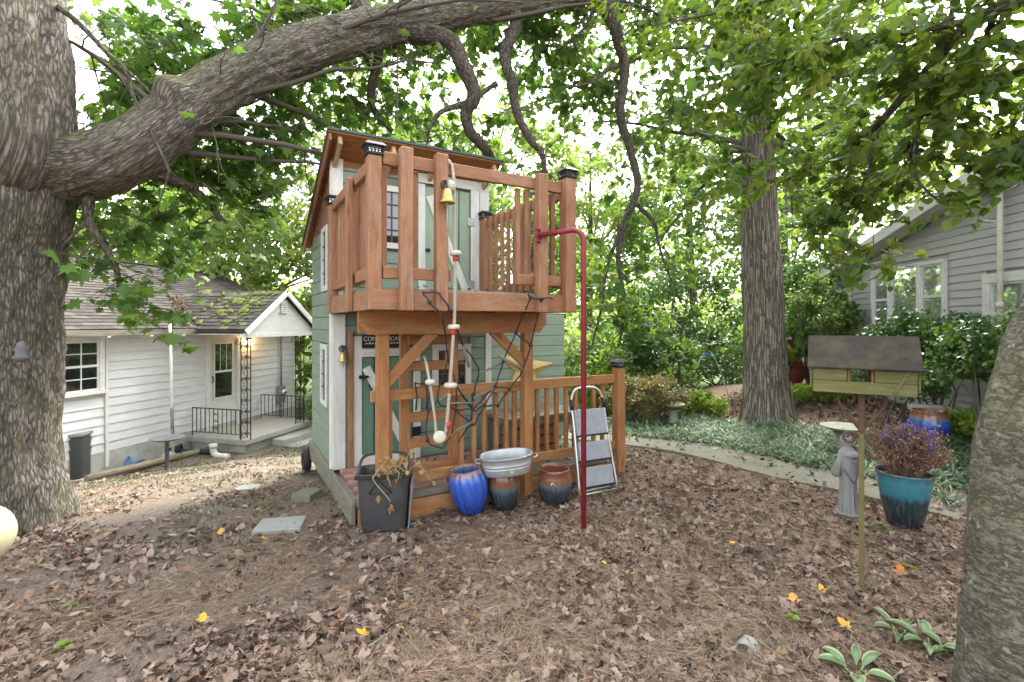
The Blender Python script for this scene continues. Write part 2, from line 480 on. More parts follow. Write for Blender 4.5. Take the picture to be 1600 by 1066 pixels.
plain('galvanised', (0.44, 0.47, 0.48), 0.45, 0.55, 0.25, 14, 0.25, dirt=(0.34, 0.34, 0.32), damt=0.5, dscale=6)
plain('aluminium', (0.55, 0.54, 0.50), 0.35, 0.8, 0.15, 20, 0.2)
plain('tread_grey', (0.25, 0.27, 0.30), 0.7, 0, 0.3, 60, 0.5, dirt=(0.38, 0.38, 0.38), damt=0.7, dscale=12)
plain('plastic_dark', (0.055, 0.057, 0.060), 0.55, 0, 0.2, 6, 0.15, dirt=(0.10, 0.095, 0.085), damt=0.6, dscale=4)
plain('plastic_grey', (0.21, 0.215, 0.225), 0.5, 0, 0.15, 6, 0.1, dirt=(0.12, 0.12, 0.11), damt=0.5)
plain('plastic_white', (0.47, 0.45, 0.375), 0.45, 0, 0.12, 9, 0.1, dirt=(0.45, 0.42, 0.33), damt=0.5)
plain('plastic_blue', (0.02, 0.13, 0.36), 0.45, 0, 0.2, 9, 0.1)
plain('bell_gold', (0.55, 0.42, 0.14), 0.38, 0.6, 0.25, 12, 0.15, dirt=(0.30, 0.27, 0.12), damt=0.5)
plain('star_gold', (0.60, 0.45, 0.15), 0.55, 0.15, 0.2, 8, 0.2, dirt=(0.32, 0.20, 0.08), damt=0.6, dscale=6)
plain('rope_pale', (0.37, 0.345, 0.275), 0.85, 0, 0.25, 40, 0.6, dirt=(0.27, 0.26, 0.2), damt=0.5, dscale=14)
plain('rope_black', (0.022, 0.026, 0.030), 0.8, 0, 0.4, 60, 0.6)
plain('rope_grey', (0.17, 0.155, 0.12), 0.9, 0, 0.3, 40, 0.6)
plain('red_tape', (0.5, 0.035, 0.02), 0.5, 0, 0.2, 20, 0.2)
plain('concrete', (0.36, 0.355, 0.32), 0.9, 0, 0.25, 9, 0.5, dirt=(0.20, 0.22, 0.13), damt=0.55, dscale=1.6)
plain('concrete_path', (0.15, 0.145, 0.11), 0.92, 0, 0.4, 30, 0.9, dirt=(0.115, 0.125, 0.065), damt=0.85, dscale=1.7)
plain('foundation', (0.42, 0.42, 0.38), 0.9, 0, 0.2, 6, 0.4, dirt=(0.15, 0.17, 0.10), damt=0.75, dscale=2.5)
plain('slab_stone', (0.27, 0.28, 0.25), 0.9, 0, 0.25, 18, 0.5, dirt=(0.16, 0.18, 0.10), damt=0.5)
plain('moss_block', (0.13, 0.145, 0.08), 0.95, 0, 0.35, 18, 0.6, dirt=(0.2, 0.19, 0.14), damt=0.5)
plain('statue_stone', (0.24, 0.243, 0.24), 0.9, 0, 0.25, 14, 0.5, dirt=(0.19, 0.185, 0.16), damt=0.6, dscale=5)
plain('bath_stone', (0.24, 0.255, 0.20), 0.9, 0, 0.25, 14, 0.5, dirt=(0.20, 0.25, 0.10), damt=0.6, dscale=5)
plain('dark_stone', (0.10, 0.10, 0.11), 0.85, 0, 0.3, 14, 0.5)
plain('brick_pink', (0.38, 0.20, 0.165), 0.9, 0, 0.25, 16, 0.5, dirt=(0.40, 0.34, 0.29), damt=0.6, dscale=6)
plain('terracotta_red', (0.20, 0.035, 0.025), 0.7, 0, 0.25, 9, 0.3)
plain('soil', (0.055, 0.04, 0.028), 0.95, 0, 0.4, 30, 1.0)
plain('rubber', (0.02, 0.02, 0.021), 0.75, 0, 0.3, 12, 0.3)
plain('curtain', (0.55, 0.55, 0.52), 0.9, 0, 0.15, 5, 0.2)
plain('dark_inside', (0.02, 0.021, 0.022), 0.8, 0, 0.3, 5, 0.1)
plain('brass_dark', (0.19, 0.135, 0.04), 0.5, 0.5, 0.2, 9, 0.1)
plain('roof_paper', (0.06, 0.10, 0.09), 0.85, 0, 0.3, 18, 0.5, dirt=(0.10, 0.09, 0.08), damt=0.6)
plain('dry_stem', (0.24, 0.15, 0.09), 0.9, 0, 0.3, 18, 0.3)
plain('dry_stem_pale', (0.36, 0.28, 0.13), 0.9, 0, 0.3, 18, 0.3)
plain('lavender_stem', (0.17, 0.13, 0.30), 0.85, 0, 0.35, 18, 0.3)
plain('print_white', (0.62, 0.62, 0.60), 0.7, 0, 0.15, 30, 0.1)
plain('sign_black', (0.012, 0.012, 0.014), 0.6, 0, 0.3, 10, 0.1)
plain('globe_cream', (0.60, 0.59, 0.40), 0.4, 0, 0.15, 5, 0.1, dirt=(0.42, 0.42, 0.2), damt=0.6)
plain('dirt_pipe', (0.60, 0.57, 0.48), 0.6, 0, 0.15, 9, 0.2, dirt=(0.3, 0.27, 0.2), damt=0.6)
plain('shingle_a', (0.066, 0.060, 0.054), 1.0, 0, 0.3, 40, 0.7, spec=0.05)
plain('shingle_b', (0.092, 0.083, 0.073), 1.0, 0, 0.3, 40, 0.7, spec=0.05)
plain('shingle_moss', (0.085, 0.105, 0.035), 0.95, 0, 0.35, 22, 0.9)
plain('moss', (0.10, 0.12, 0.02), 0.95, 0, 0.4, 40, 1.0)
plain('far_wall', (0.62, 0.62, 0.60), 0.8, 0, 0.15, 2, 0.1)
def glassy(name, col, rough=0.03):
    N = NT(name)
    n = N.noise(N.coord('Object'), 1.4, 2)
    return N.done(N.pbr(col, rough, 0, N.bump(n, 0.06, 0.02), 1.0, Coat_Weight=1.0, Coat_Roughness=0.02))
glassy('glass_dark', (0.015, 0.018, 0.020))
N = NT('glass_pale'); N.done(N.pbr((0.62, 0.66, 0.66), 0.03, 0.75, N.bump(N.noise(N.coord('Object'), 1.4, 2), 0.05, 0.02), 1.0))
def glazed(name, stops, axis_h, streak=14):
    """glazed pot: bands of glaze running into each other over the height (local z, metres)"""
    N = NT(name)
    tc = N.n('ShaderNodeTexCoord'); sp = N.n('ShaderNodeSeparateXYZ'); N.l(tc.outputs['Object'], sp.inputs[0])
    mp = N.n('ShaderNodeMapping'); mp.inputs['Scale'].default_value = (streak, streak, 2.0); N.l(tc.outputs['Object'], mp.inputs[0])
    n = N.noise(mp.outputs[0], 2.0, 5, 0.7)
    h = N.math('ADD', N.math('DIVIDE', sp.outputs[2], axis_h), N.math('MULTIPLY', N.math('SUBTRACT', n, 0.5), 0.28))
    c = N.ramp(h, stops)
    st = N.n('ShaderNodeMapping'); st.inputs['Scale'].default_value = (34, 34, 1.5); N.l(tc.outputs['Object'], st.inputs[0])
    sf = N.ramp(N.noise(st.outputs[0], 2.0, 4, 0.6), [(0.5, (0, 0, 0)), (0.75, (1, 1, 1))])
    c = N.mix(N.math('MULTIPLY', sf, 0.2), c, (0.36, 0.38, 0.42))  # pale vertical streaks paint highlights into the glaze colour
    n2 = N.noise(tc.outputs['Object'], 45, 5, 0.7)
    c = N.mix(N.math('MULTIPLY', n2, 0.45), c, (0.02, 0.02, 0.025), 'MIX')
    return N.done(N.pbr(c, 0.16, 0, N.bump(N.math('ADD', n, N.math('MULTIPLY', n2, 0.3)), 0.15, 0.004), 0.6))
glazed('glaze_blue', [(0.0, (0.012, 0.03, 0.22)), (0.5, (0.03, 0.10, 0.52)), (0.80, (0.05, 0.15, 0.6)), (0.90, (0.30, 0.22, 0.2)), (1.0, (0.22, 0.06, 0.03))], 0.40)
glazed('glaze_brown', [(0.0, (0.015, 0.018, 0.022)), (0.42, (0.035, 0.045, 0.055)), (0.56, (0.10, 0.15, 0.16)), (0.66, (0.25, 0.10, 0.045)), (0.9, (0.20, 0.06, 0.025)), (1.0, (0.25, 0.12, 0.06))], 0.34)
glazed('glaze_teal', [(0.0, (0.018, 0.026, 0.03)), (0.52, (0.02, 0.045, 0.05)), (0.62, (0.03, 0.20, 0.26)), (0.85, (0.05, 0.26, 0.32)), (0.97, (0.03, 0.14, 0.18)), (1.0, (0.16, 0.10, 0.06))], 0.46)
glazed('glaze_cobalt', [(0.0, (0.008, 0.01, 0.18)), (0.55, (0.012, 0.03, 0.36)), (0.75, (0.02, 0.15, 0.40)), (0.86, (0.32, 0.13, 0.06)), (1.0, (0.18, 0.05, 0.02))], 0.42)

bark('bark_maple', (0.095, 0.083, 0.068), (0.25, 0.225, 0.19), (0.48, 0.45, 0.40), moss=(0.12, 0.125, 0.04), mossamt=0.5, sc=(46, 10), rw=0.32, strength=1.0, dist=0.04, mossz=(0.15, 0.17, 0.04))
bark('bark_branch', (0.035, 0.03, 0.026), (0.10, 0.088, 0.072), (0.19, 0.17, 0.14), sc=(40, 14), strength=0.8, dist=0.008, mossz=(0.10, 0.10, 0.04))
bark('bark_poplar', (0.10, 0.082, 0.064), (0.27, 0.235, 0.19), (0.42, 0.38, 0.32), moss=(0.12, 0.12, 0.05), mossamt=0.3, sc=(26, 2.2), rw=0.7, strength=1.0, dist=0.03)
bark('bark_smooth', (0.070, 0.066, 0.045), (0.17, 0.162, 0.12), (0.30, 0.29, 0.23), moss=(0.11, 0.12, 0.05), mossamt=0.4, sc=(17, 44), rw=0.06, strength=0.6, lichen=(0.36, 0.38, 0.31), dist=0.012, wrinkle=0.75)
bark('bark_far', (0.05, 0.042, 0.034), (0.12, 0.105, 0.085), (0.22, 0.19, 0.16), sc=(14, 3), strength=0.6)

G1, G2, G3, G4 = (0.030, 0.075, 0.014), (0.060, 0.135, 0.022), (0.105, 0.19, 0.030), (0.17, 0.25, 0.045)
leafmat('leaf_maple', [(0.0, (0.055, 0.115, 0.036)), (0.4, (0.09, 0.175, 0.045)), (0.75, (0.14, 0.24, 0.052)), (1.0, (0.21, 0.30, 0.065))], 0.55)
leafmat('leaf_poplar', [(0.0, (0.065, 0.125, 0.045)), (0.5, (0.115, 0.19, 0.055)), (1.0, (0.19, 0.26, 0.07))], 0.55)
leafmat('leaf_round', [(0.0, (0.055, 0.11, 0.026)), (0.5, (0.115, 0.185, 0.035)), (0.88, (0.19, 0.245, 0.045)), (1.0, (0.30, 0.28, 0.055))], 0.56)
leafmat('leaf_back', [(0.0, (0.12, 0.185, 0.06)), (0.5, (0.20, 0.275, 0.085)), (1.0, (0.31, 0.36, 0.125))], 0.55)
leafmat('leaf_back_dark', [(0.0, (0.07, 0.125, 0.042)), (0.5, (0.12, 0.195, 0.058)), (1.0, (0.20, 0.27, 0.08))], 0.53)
leafmat('leaf_evergreen', [(0.0, (0.03, 0.075, 0.02)), (0.5, (0.06, 0.135, 0.032)), (0.85, (0.11, 0.19, 0.04)), (1.0, (0.19, 0.24, 0.055))], 0.35, 0.35, 0.5)
leafmat('leaf_bright', [(0.0, (0.12, 0.22, 0.025)), (0.6, (0.22, 0.33, 0.04)), (1.0, (0.34, 0.39, 0.06))], 0.5)
leafmat('leaf_lace', [(0.0, (0.12, 0.12, 0.05)), (0.5, (0.20, 0.19, 0.085)), (0.8, (0.26, 0.17, 0.09)), (1.0, (0.28, 0.26, 0.17))], 0.4)
leafmat('leaf_liriope', [(0.0, (0.05, 0.09, 0.045)), (0.5, (0.13, 0.205, 0.115)), (0.85, (0.27, 0.36, 0.245)), (1.0, (0.38, 0.33, 0.17))], 0.35, 0.4)
leafmat('leaf_dead', [(0.0, (0.055, 0.037, 0.027)), (0.25, (0.13, 0.090, 0.065)), (0.55, (0.235, 0.172, 0.13)), (0.88, (0.36, 0.28, 0.222)), (0.97, (0.25, 0.14, 0.085)), (1.0, (0.30, 0.21, 0.11))], 0.12, 0.75, 0.2, (1, 0.9, 0.8))
leafmat('needle_dead', [(0.0, (0.085, 0.056, 0.037)), (0.5, (0.255, 0.18, 0.123)), (1.0, (0.46, 0.36, 0.265))], 0.05, 0.8, 0.2, (1, 1, 1))
leafmat('leaf_dry', [(0.0, (0.12, 0.065, 0.045)), (0.6, (0.21, 0.125, 0.085)), (1.0, (0.30, 0.21, 0.14))], 0.15, 0.8, 0.2, (1, 1, 1))
leafmat('leaf_dry_gold', [(0.0, (0.30, 0.20, 0.07)), (0.6, (0.42, 0.32, 0.14)), (1.0, (0.30, 0.12, 0.04))], 0.2, 0.7, 0.2, (1, 1, 1))
leafmat('grass_sparse', [(0.0, (0.045, 0.08, 0.025)), (0.6, (0.08, 0.11, 0.035)), (1.0, (0.13, 0.12, 0.055))], 0.3)
leafmat('bloom_lavender', [(0.0, (0.09, 0.08, 0.34)), (0.6, (0.14, 0.13, 0.48)), (1.0, (0.28, 0.28, 0.6))], 0.2, 0.8, 0.2, (1, 1, 1))
leafmat('leaf_yellow', [(0.0, (0.62, 0.40, 0.03)), (0.5, (0.62, 0.33, 0.06)), (1.0, (0.42, 0.14, 0.03))], 0.15, 0.6, 0.3, (1, 1, 0.8))

# ------------------------------------------------------------------ ground
def axis_vals(lo, hi, nlo, nhi, far, step):
    mid = np.arange(nlo, nhi + 1e-6, step)
    a = nlo - np.geomspace(step, nlo - lo, far)[::-1]
    b = nhi + np.geomspace(step, hi - nhi, far)
    return np.concatenate([a, mid, b])
def make_ground():
    xs = axis_vals(-220, 220, -7.0, 6.5, 26, 0.09); ys = axis_vals(-120, 320, 1.0, 9.0, 28, 0.09)
    X, Y = np.meshgrid(xs, ys)
    Z = gz(X, Y)
    near = (np.abs(X) < 7.5) & (Y > 0.5) & (Y < 10)
    Zf = Z.ravel(); nf = near.ravel(); Xf = X.ravel(); Yf = Y.ravel()
    for i in np.nonzero(nf)[0]:
        p = Vector((Xf[i], Yf[i], 0))
        Zf[i] += 0.035 * mnoise.noise(p * 1.1) + 0.016 * mnoise.noise(p * 4.3)
    V = np.stack([Xf, Yf, Zf], 1)
    ny, nx = X.shape
    idx = np.arange(nx * ny).reshape(ny, nx)
    F = np.stack([idx[:-1, :-1], idx[:-1, 1:], idx[1:, 1:], idx[1:, :-1]], -1).reshape(-1, 4)
    me = bpy.data.meshes.new('ground'); me.from_pydata(V.tolist(), [], F.tolist())
    me.polygons.foreach_set('use_smooth', np.ones(len(F), bool)); me.update()
    N = NT('ground_soil')
    tc = N.n('ShaderNodeTexCoord'); P = tc.outputs['Object']
    big = N.noise(P, 0.55, 5, 0.6); med = N.noise(P, 4.0, 6, 0.7); fine = N.noise(P, 38.0, 5, 0.75)
    dirt = N.ramp(fine, [(0.25, (0.075, 0.058, 0.046)), (0.5, (0.17, 0.138, 0.112)), (0.8, (0.31, 0.265, 0.225))])
    straw = N.ramp(fine, [(0.25, (0.055, 0.037, 0.025)), (0.5, (0.165, 0.116, 0.08)), (0.8, (0.31, 0.235, 0.17))])
    sp = N.n('ShaderNodeSeparateXYZ'); N.l(P, sp.inputs[0])
    wx = N.math('ADD', N.math('MULTIPLY', sp.outputs[0], 0.28), N.math('MULTIPLY', big, 1.6))
    c = N.mix(N.ramp(wx, [(0.10, (0, 0, 0)), (0.62, (1, 1, 1))]), dirt, straw)
    mz = N.noise(P, 1.3, 6, 0.7)
    grassm = N.math('MULTIPLY', N.ramp(mz, [(0.52, (0, 0, 0)), (0.68, (1, 1, 1))]), N.ramp(N.math('MULTIPLY', sp.outputs[2], -1.0), [(0.10, (0, 0, 0)), (0.45, (1, 1, 1))]))
    c = N.mix(N.math('MULTIPLY', grassm, 0.4), c, (0.075, 0.09, 0.035))
    far = N.ramp(N.math('MULTIPLY', sp.outputs[1], 0.03), [(0.36, (0, 0, 0)), (0.5, (1, 1, 1))])
    c = N.mix(far, c, (0.06, 0.095, 0.03))
    N.done(N.pbr(c, 0.95, 0, N.bump(N.math('ADD', N.math('MULTIPLY', med, 0.7), fine), 0.9, 0.02), 0.15))
    me.materials.append(MATS['ground_soil'])
    return tag(link('ground', me), kind='structure')
ground = make_ground()

# ------------------------------------------------------------------ concrete path (a poured strip, with control joints between its panels)
UP = [(-0.6, 8.3), (0.6, 7.4), (1.56, 6.79), (2.39, 6.43), (2.89, 5.85), (3.14, 5.42), (3.46, 5.12), (3.70, 4.80), (4.12, 4.50), (4.55, 4.0), (4.7, 3.2), (4.75, 2.0)]
LO = [(-0.9, 7.8), (0.35, 6.9), (1.47, 6.30), (1.95, 6.0), (2.30, 5.58), (2.55, 5.16), (2.80, 4.85), (3.09, 4.58), (3.46, 4.08), (3.75, 3.6), (3.85, 3.0), (3.9, 2.0)]
def cat(pts, n):
    """Catmull-Rom through points"""
    P = [Vector(p) for p in pts]; P = [P[0] * 2 - P[1]] + P + [P[-1] * 2 - P[-2]]
    out = []
    for i in range(1, len(P) - 2):
        for k in range(n):
            t = k / n
            a, b, c, d = P[i - 1], P[i], P[i + 1], P[i + 2]
            out.append(0.5 * ((2 * b) + (c - a) * t + (2 * a - 5 * b + 4 * c - d) * t * t + (3 * b - a - 3 * c + d) * t ** 3))
    out.append(P[-2]); return out
path_o = None
u_, l_ = cat(UP, 4), cat(LO, 4)
base = MB()
for i in range(len(u_) - 1):
    q = [l_[i], l_[i + 1], u_[i + 1], u_[i]]
    V = [(p.x, p.y, gz(p.x, p.y) + 0.012) for p in q] + [(p.x, p.y, gz(p.x, p.y) - 0.08) for p in q]
    base.add(V, [[0, 1, 2, 3], [0, 4, 5, 1], [2, 6, 7, 3]])
path_o = tag(base.build('path', 'concrete_path'), kind='structure')
for s in range(0, len(u_) - 4, 4):
    b = MB()
    m = 5
    for i in range(4):
        j0, j1 = i / 4, (i + 1) / 4
        def lerp2(arr, t):
            k = s + t * 4 * 0.992 + 0.016
            a = int(k); f = k - a
            return arr[a].lerp(arr[min(a + 1, len(arr) - 1)], f)
        q = [lerp2(l_, j0), lerp2(l_, j1), lerp2(u_, j1), lerp2(u_, j0)]
        V = [(p.x, p.y, gz(p.x, p.y) + 0.035) for p in q] + [(p.x, p.y, gz(p.x, p.y) - 0.05) for p in q]
        F = [[0, 1, 2, 3], [0, 4, 5, 1], [2, 6, 7, 3]]
        if i == 0: F.append([3, 7, 4, 0])
        if i == 3: F.append([1, 5, 6, 2])
        b.add(V, F)
    b.build('path_panel', 'concrete_path', path_o)

# ------------------------------------------------------------------ white cottage
def shingles(name, parent, A, U, Vv, lu, lv, mats, row=0.14, tab=0.30, skip=None, jit=0.006):
    """roof covering: tabs laid in courses on the plane A + u*U + v*V (v up the slope)"""
    A, U, Vv = Vector(A), Vector(U).normalized(), Vector(Vv).normalized()
    Nn = U.cross(Vv).normalized()
    if Nn.z < 0: Nn = -Nn
    b = MB(); rows = int(lv / row)
    rr = random.Random(5)
    for r in range(rows):
        v0 = r * row; off = (r % 2) * tab / 2
        u = -off
        while u < lu:
            ua, ub = max(0, u + 0.004), min(lu, u + tab - 0.004)
            if ub - ua > 0.03 and not (skip and skip((ua + ub) / 2, v0)):
                h = 0.014 + rr.uniform(0, jit)
                p = [A + U * ua + Vv * v0, A + U * ub + Vv * v0, A + U * ub + Vv * (v0 + row * 1.15), A + U * ua + Vv * (v0 + row * 1.15)]
                top = [p[0] + Nn * h, p[1] + Nn * (h + rr.uniform(-.003, .003)), p[2] + Nn * 0.004, p[3] + Nn * 0.004]
                b.cur = (0 if rr.random() < 0.6 else 1) if len(mats) > 1 else 0
                if len(mats) > 2 and rr.random() < 0.12: b.cur = 2
                b.add(top + p[:2], [[0, 1, 2, 3], [0, 4, 5, 1]])
            u += tab
    o = b.build(name, mats, parent); o['kind'] = 'stuff'; return o

ct = thing('cottage', 'small white clapboard cottage with grey shingle roof and covered side porch', 'cottage', (-7.95, 8.0, 0.0), rad(75.33))
ZB, ZT = -0.80, 1.50
b = MB(); b.lo_hi((-4.0, 0.02, ZB - 0.02), (6.4, 5.6, ZT + 0.02)); cwall = b.build('wall', 'paint_white_house', ct)
b = MB(); b.lo_hi((-4.02, -0.03, -1.7), (6.42, 0.015, ZB + 0.0)); b.build('foundation', 'foundation', ct)
WIN = (0.40, 1.17, 0.32, 1.36); DOOR = (3.40, 4.38, -0.9, 1.34)
rowh = 0.168; n = int(round((ZT - ZB) / rowh))
for r in range(n + 1):
    z0 = ZB + r * rowh; z1 = min(z0 + rowh, ZT)
    if z1 - z0 < 0.03: continue
    cuts = [(-4.0, 6.4)]
    for (a, c, lo, hi) in (WIN, DOOR, (1.19, 1.26, -9, 9)):
        if z1 > lo and z0 < hi:
            nc = []
            for (p, q) in cuts:
                if a > p: nc.append((p, min(a, q)))
                if c < q: nc.append((max(c, p), q))
            cuts = [k for k in nc if k[1] - k[0] > 0.02]
    for (p, q) in cuts:
        R = Matrix.Rotation(rad(-4.5), 3, 'X')
        bb = MB(); bb.box((0, 0, 0), (q - p - 0.002, 0.020, z1 - z0 + 0.012), None, 0.002)
        o = bb.build('siding_board', 'siding_white', cwall)
        o.location = ((p + q) / 2, -0.012, (z0 + z1) / 2); o.rotation_euler = (rad(-7.0), 0, 0)
plank('corner_trim', ct, (1.225, -0.03, -1.1), (1.225, -0.03, ZT), 0.06, 0.05, 'paint_white_house', (0, 1, 0))

def sash_window(parent, x0, x1, z0, z1, yf, cols, rows, glass, out_=-1, frame_w=0.09, fm='paint_white_house', mid=True, name='window'):
    """framed window in local coordinates of the house; out_ = sign of local y that faces outdoors"""
    fr = MB()
    fr.lo_hi((x0, yf, z0), (x0 + frame_w, yf + out_ * 0.05, z1)); fr.lo_hi((x1 - frame_w, yf, z0), (x1, yf + out_ * 0.05, z1))
    fr.lo_hi((x0, yf, z1 - frame_w), (x1, yf + out_ * 0.055, z1)); 
    wo = fr.build(name, fm, parent)
    s = MB(); s.lo_hi((x0 - 0.03, yf, z0 - 0.02), (x1 + 0.03, yf + out_ * 0.10, z0 + 0.045)); s.build('sill', fm, wo)
    gx0, gx1, g0, g1 = x0 + frame_w, x1 - frame_w, z0 + 0.045, z1 - frame_w
    # dark sheet stands in for the unlit room behind
    k = MB(); k.lo_hi((gx0, yf - out_ * 0.02, g0), (gx1, yf - out_ * 0.012, g1)); k.build('dark_room_sheet', 'dark_inside', wo)
    cw = (gx1 - gx0) / cols; rh = (g1 - g0) / rows
    for i in range(cols):
        for j in range(rows):
            p = MB(); p.lo_hi((gx0 + i * cw + 0.008, yf + out_ * 0.012, g0 + j * rh + 0.008), (gx0 + (i + 1) * cw - 0.008, yf + out_ * 0.017, g0 + (j + 1) * rh - 0.008), 0.001)
            p.build('pane', glass, wo)
    m = MB()
    for i in range(1, cols): m.lo_hi((gx0 + i * cw - 0.010, yf + out_ * 0.008, g0), (gx0 + i * cw + 0.010, yf + out_ * 0.03, g1))
    for j in range(1, rows):
        t = 0.022 if (mid and j == rows // 2) else 0.010
        m.lo_hi((gx0, yf + out_ * 0.006, g0 + j * rh - t), (gx1, yf + out_ * (0.033 if t > 0.015 else 0.028), g0 + j * rh + t))
    m.lo_hi((gx0, yf + out_ * 0.006, g0), (gx0 + 0.03, yf + out_ * 0.036, g1)); m.lo_hi((gx1 - 0.03, yf + out_ * 0.006, g0), (gx1, yf + out_ * 0.036, g1))
    m.lo_hi((gx0, yf + out_ * 0.006, g0), (gx1, yf + out_ * 0.037, g0 + 0.035)); m.lo_hi((gx0, yf + out_ * 0.006, g1 - 0.03), (gx1, yf + out_ * 0.037, g1))
    m.build('glazing_bars', fm, wo)
    return wo
sash_window(ct, WIN[0], WIN[1], WIN[2], WIN[3], -0.02, 2, 4, 'glass_dark')
# door with storm door
fr = MB()
fr.lo_hi((3.40, 0, -0.9), (3.50, -0.07, 1.34)); fr.lo_hi((4.28, 0, -0.9), (4.38, -0.07, 1.34)); fr.lo_hi((3.40, 0, 1.24), (4.38, -0.075, 1.34))
dr = fr.build('door', 'paint_white_house', ct)
b = MB(); b.lo_hi((3.50, 0, -0.88), (4.28, -0.02, 1.24)); b.build('door_leaf', 'paint_white_house', dr)
b = MB()
for (z0, z1) in ((-0.16, 0.42), (0.47, 1.10)):
    g = MB(); g.lo_hi((3.64, -0.021, z0), (4.14, -0.028, z1), 0.001); g.build('pane', 'glass_dark', dr)
b.lo_hi((3.60, -0.021, 0.42), (4.18, -0.04, 0.47)); b.lo_hi((3.60, -0.021, -0.22), (3.64, -0.045, 1.16)); b.lo_hi((4.14, -0.021, -0.22), (4.18, -0.045, 1.16))
b.lo_hi((3.60, -0.021, 1.10), (4.18, -0.044, 1.16)); b.lo_hi((3.60, -0.021, -0.22), (4.18, -0.044, -0.16)); b.lo_hi((3.79, -0.021, 0.47), (3.805, -0.034, 1.10)); b.lo_hi((3.97, -0.021, 0.47), (3.985, -0.034, 1.10))
b.build('storm_frame', 'paint_white_house', dr)
b = MB(); b.tube([(3.56, -0.03, 0.2), (3.56, -0.07, 0.22), (3.56, -0.07, 0.33), (3.56, -0.03, 0.35)], 0.012, 8); b.build('handle', 'black_metal', dr)
# main roof: two slopes, eave facing the garden
EZ, RZ, RY = 1.50, 3.05, 2.95
rb = MB()
rb.add([(-4.3, -0.42, EZ - 0.10), (6.7, -0.42, EZ - 0.10), (6.7, RY, RZ), (-4.3, RY, RZ), (-4.3, -0.42, EZ - 0.02), (6.7, -0.42, EZ - 0.02), (6.7, RY, RZ + 0.08), (-4.3, RY, RZ + 0.08),
        (6.7, 6.3, EZ - 0.1), (-4.3, 6.3, EZ - 0.1), (6.7, 6.3, EZ - 0.02), (-4.3, 6.3, EZ - 0.02)],
       [[0, 1, 2, 3][::-1], [4, 5, 6, 7], [0, 1, 5, 4], [1, 2, 6, 5], [0, 4, 7, 3], [3, 2, 8, 9], [7, 6, 10, 11], [2, 8, 10, 6], [3, 7, 11, 9], [8, 9, 11, 10]])
roof = rb.build('roof', 'shingle_a', ct)
slope = Vector((0, RY + 0.42, RZ + 0.08 - EZ + 0.02))
shingles('shingles', roof, (-4.3, -0.44, EZ - 0.016), (1, 0, 0), slope, 11.0, slope.length + 0.03, ['shingle_a', 'shingle_b'], skip=lambda u, v: 2.85 + 4.3 < u < 5.05 + 4.3 and v < 0.5)
b = MB(); b.lo_hi((-4.3, RY - 0.12, RZ + 0.085), (6.7, RY + 0.12, RZ + 0.10)); b.build('ridge_cap', 'shingle_b', roof)
b = MB(); b.lo_hi((-4.3, -0.445, EZ - 0.13), (2.78, -0.425, EZ - 0.025)); b.lo_hi((5.2, -0.445, EZ - 0.13), (6.7, -0.425, EZ - 0.025)); b.build('fascia', 'wood_grey', roof)
b = MB(); b.lo_hi((-4.3, -0.42, EZ - 0.115), (6.7, 0.0, EZ - 0.105)); b.build('soffit', 'paint_white_house', roof)
for x in (0.15, 0.95, 1.75, 2.45):
    b = MB(); b.lo_hi((x, -0.44, EZ - 0.165), (x + 0.06, -0.02, EZ - 0.116)); b.build('rafter_end', 'paint_white_house', roof)
# porch roof with its gable
PX0, PXR, PX1, PYO, PRZ, PEZ = 2.78, 3.98, 5.18, -1.75, 2.36, 1.48
pr = MB()
yb = 1.35
pr.add([(PX0, PYO, PEZ - 0.08), (PX0, yb, PEZ - 0.08), (PXR, yb, PRZ - 0.08), (PXR, PYO, PRZ - 0.08), (PX0, PYO, PEZ), (PX0, yb, PEZ), (PXR, yb, PRZ), (PXR, PYO, PRZ),
        (PX1, PYO, PEZ - 0.08), (PX1, yb, PEZ - 0.08), (PX1, PYO, PEZ), (PX1, yb, PEZ)],
       [[0, 1, 2, 3], [4, 7, 6, 5], [0, 4, 5, 1], [0, 3, 7, 4], [3, 2, 9, 8], [7, 10, 11, 6], [8, 9, 11, 10], [3, 8, 10, 7]])
proof = pr.build('porch_roof', 'shingle_a', ct)
s1 = Vector((PXR - PX0, 0, PRZ - PEZ))
shingles('shingles', proof, (PX0 - 0.02, PYO, PEZ - 0.015), (0, 1, 0), s1, 3.1, s1.length + 0.02, ['shingle_a', 'shingle_b', 'shingle_moss'], row=0.13, tab=0.24)
s2 = Vector((PXR - PX1, 0, PRZ - PEZ))
shingles('shingles', proof, (PX1 + 0.02, PYO, PEZ - 0.015), (0, 1, 0), s2, 3.1, s2.length + 0.02, ['shingle_a', 'shingle_b'], row=0.13, tab=0.24)
# moss cushions on the porch roof
mr = random.Random(3)
mm = MB()
for k in range(70):
    t, y = mr.uniform(0.1, 0.95), -1.6 + abs(mr.gauss(0, 0.9))
    if y > 1.2: continue
    c = Vector((PX0, y, PEZ)) + s1 * t + Vector((0, 0, 0.02))
    r = mr.uniform(0.03, 0.10)
    R = Matrix.Rotation(-math.atan2(s1.z, s1.x), 3, 'Y')
    mm.lathe([(r, 0), (r * 0.9, 0.014), (r * 0.5, 0.028), (0.01, 0.032)], c, 9, lambda a, z, q=mr.uniform(0, 6): 1 + 0.35 * math.sin(3 * a + q), R)
mo = mm.build('moss', 'moss', proof); mo['kind'] = 'stuff'
b = MB(); b.prism([(PX0 + 0.05, PEZ - 0.10), (PX1 - 0.05, PEZ - 0.10), (PXR, PRZ - 0.12)], 0.05, Matrix.Translation((0, PYO + 0.13, 0))); b.lo_hi((PX0 + 0.03, PYO + 0.09, PEZ - 0.19), (PX1 - 0.03, PYO + 0.17, PEZ - 0.101))
gab = b.build('porch_gable', 'paint_white_house', ct)
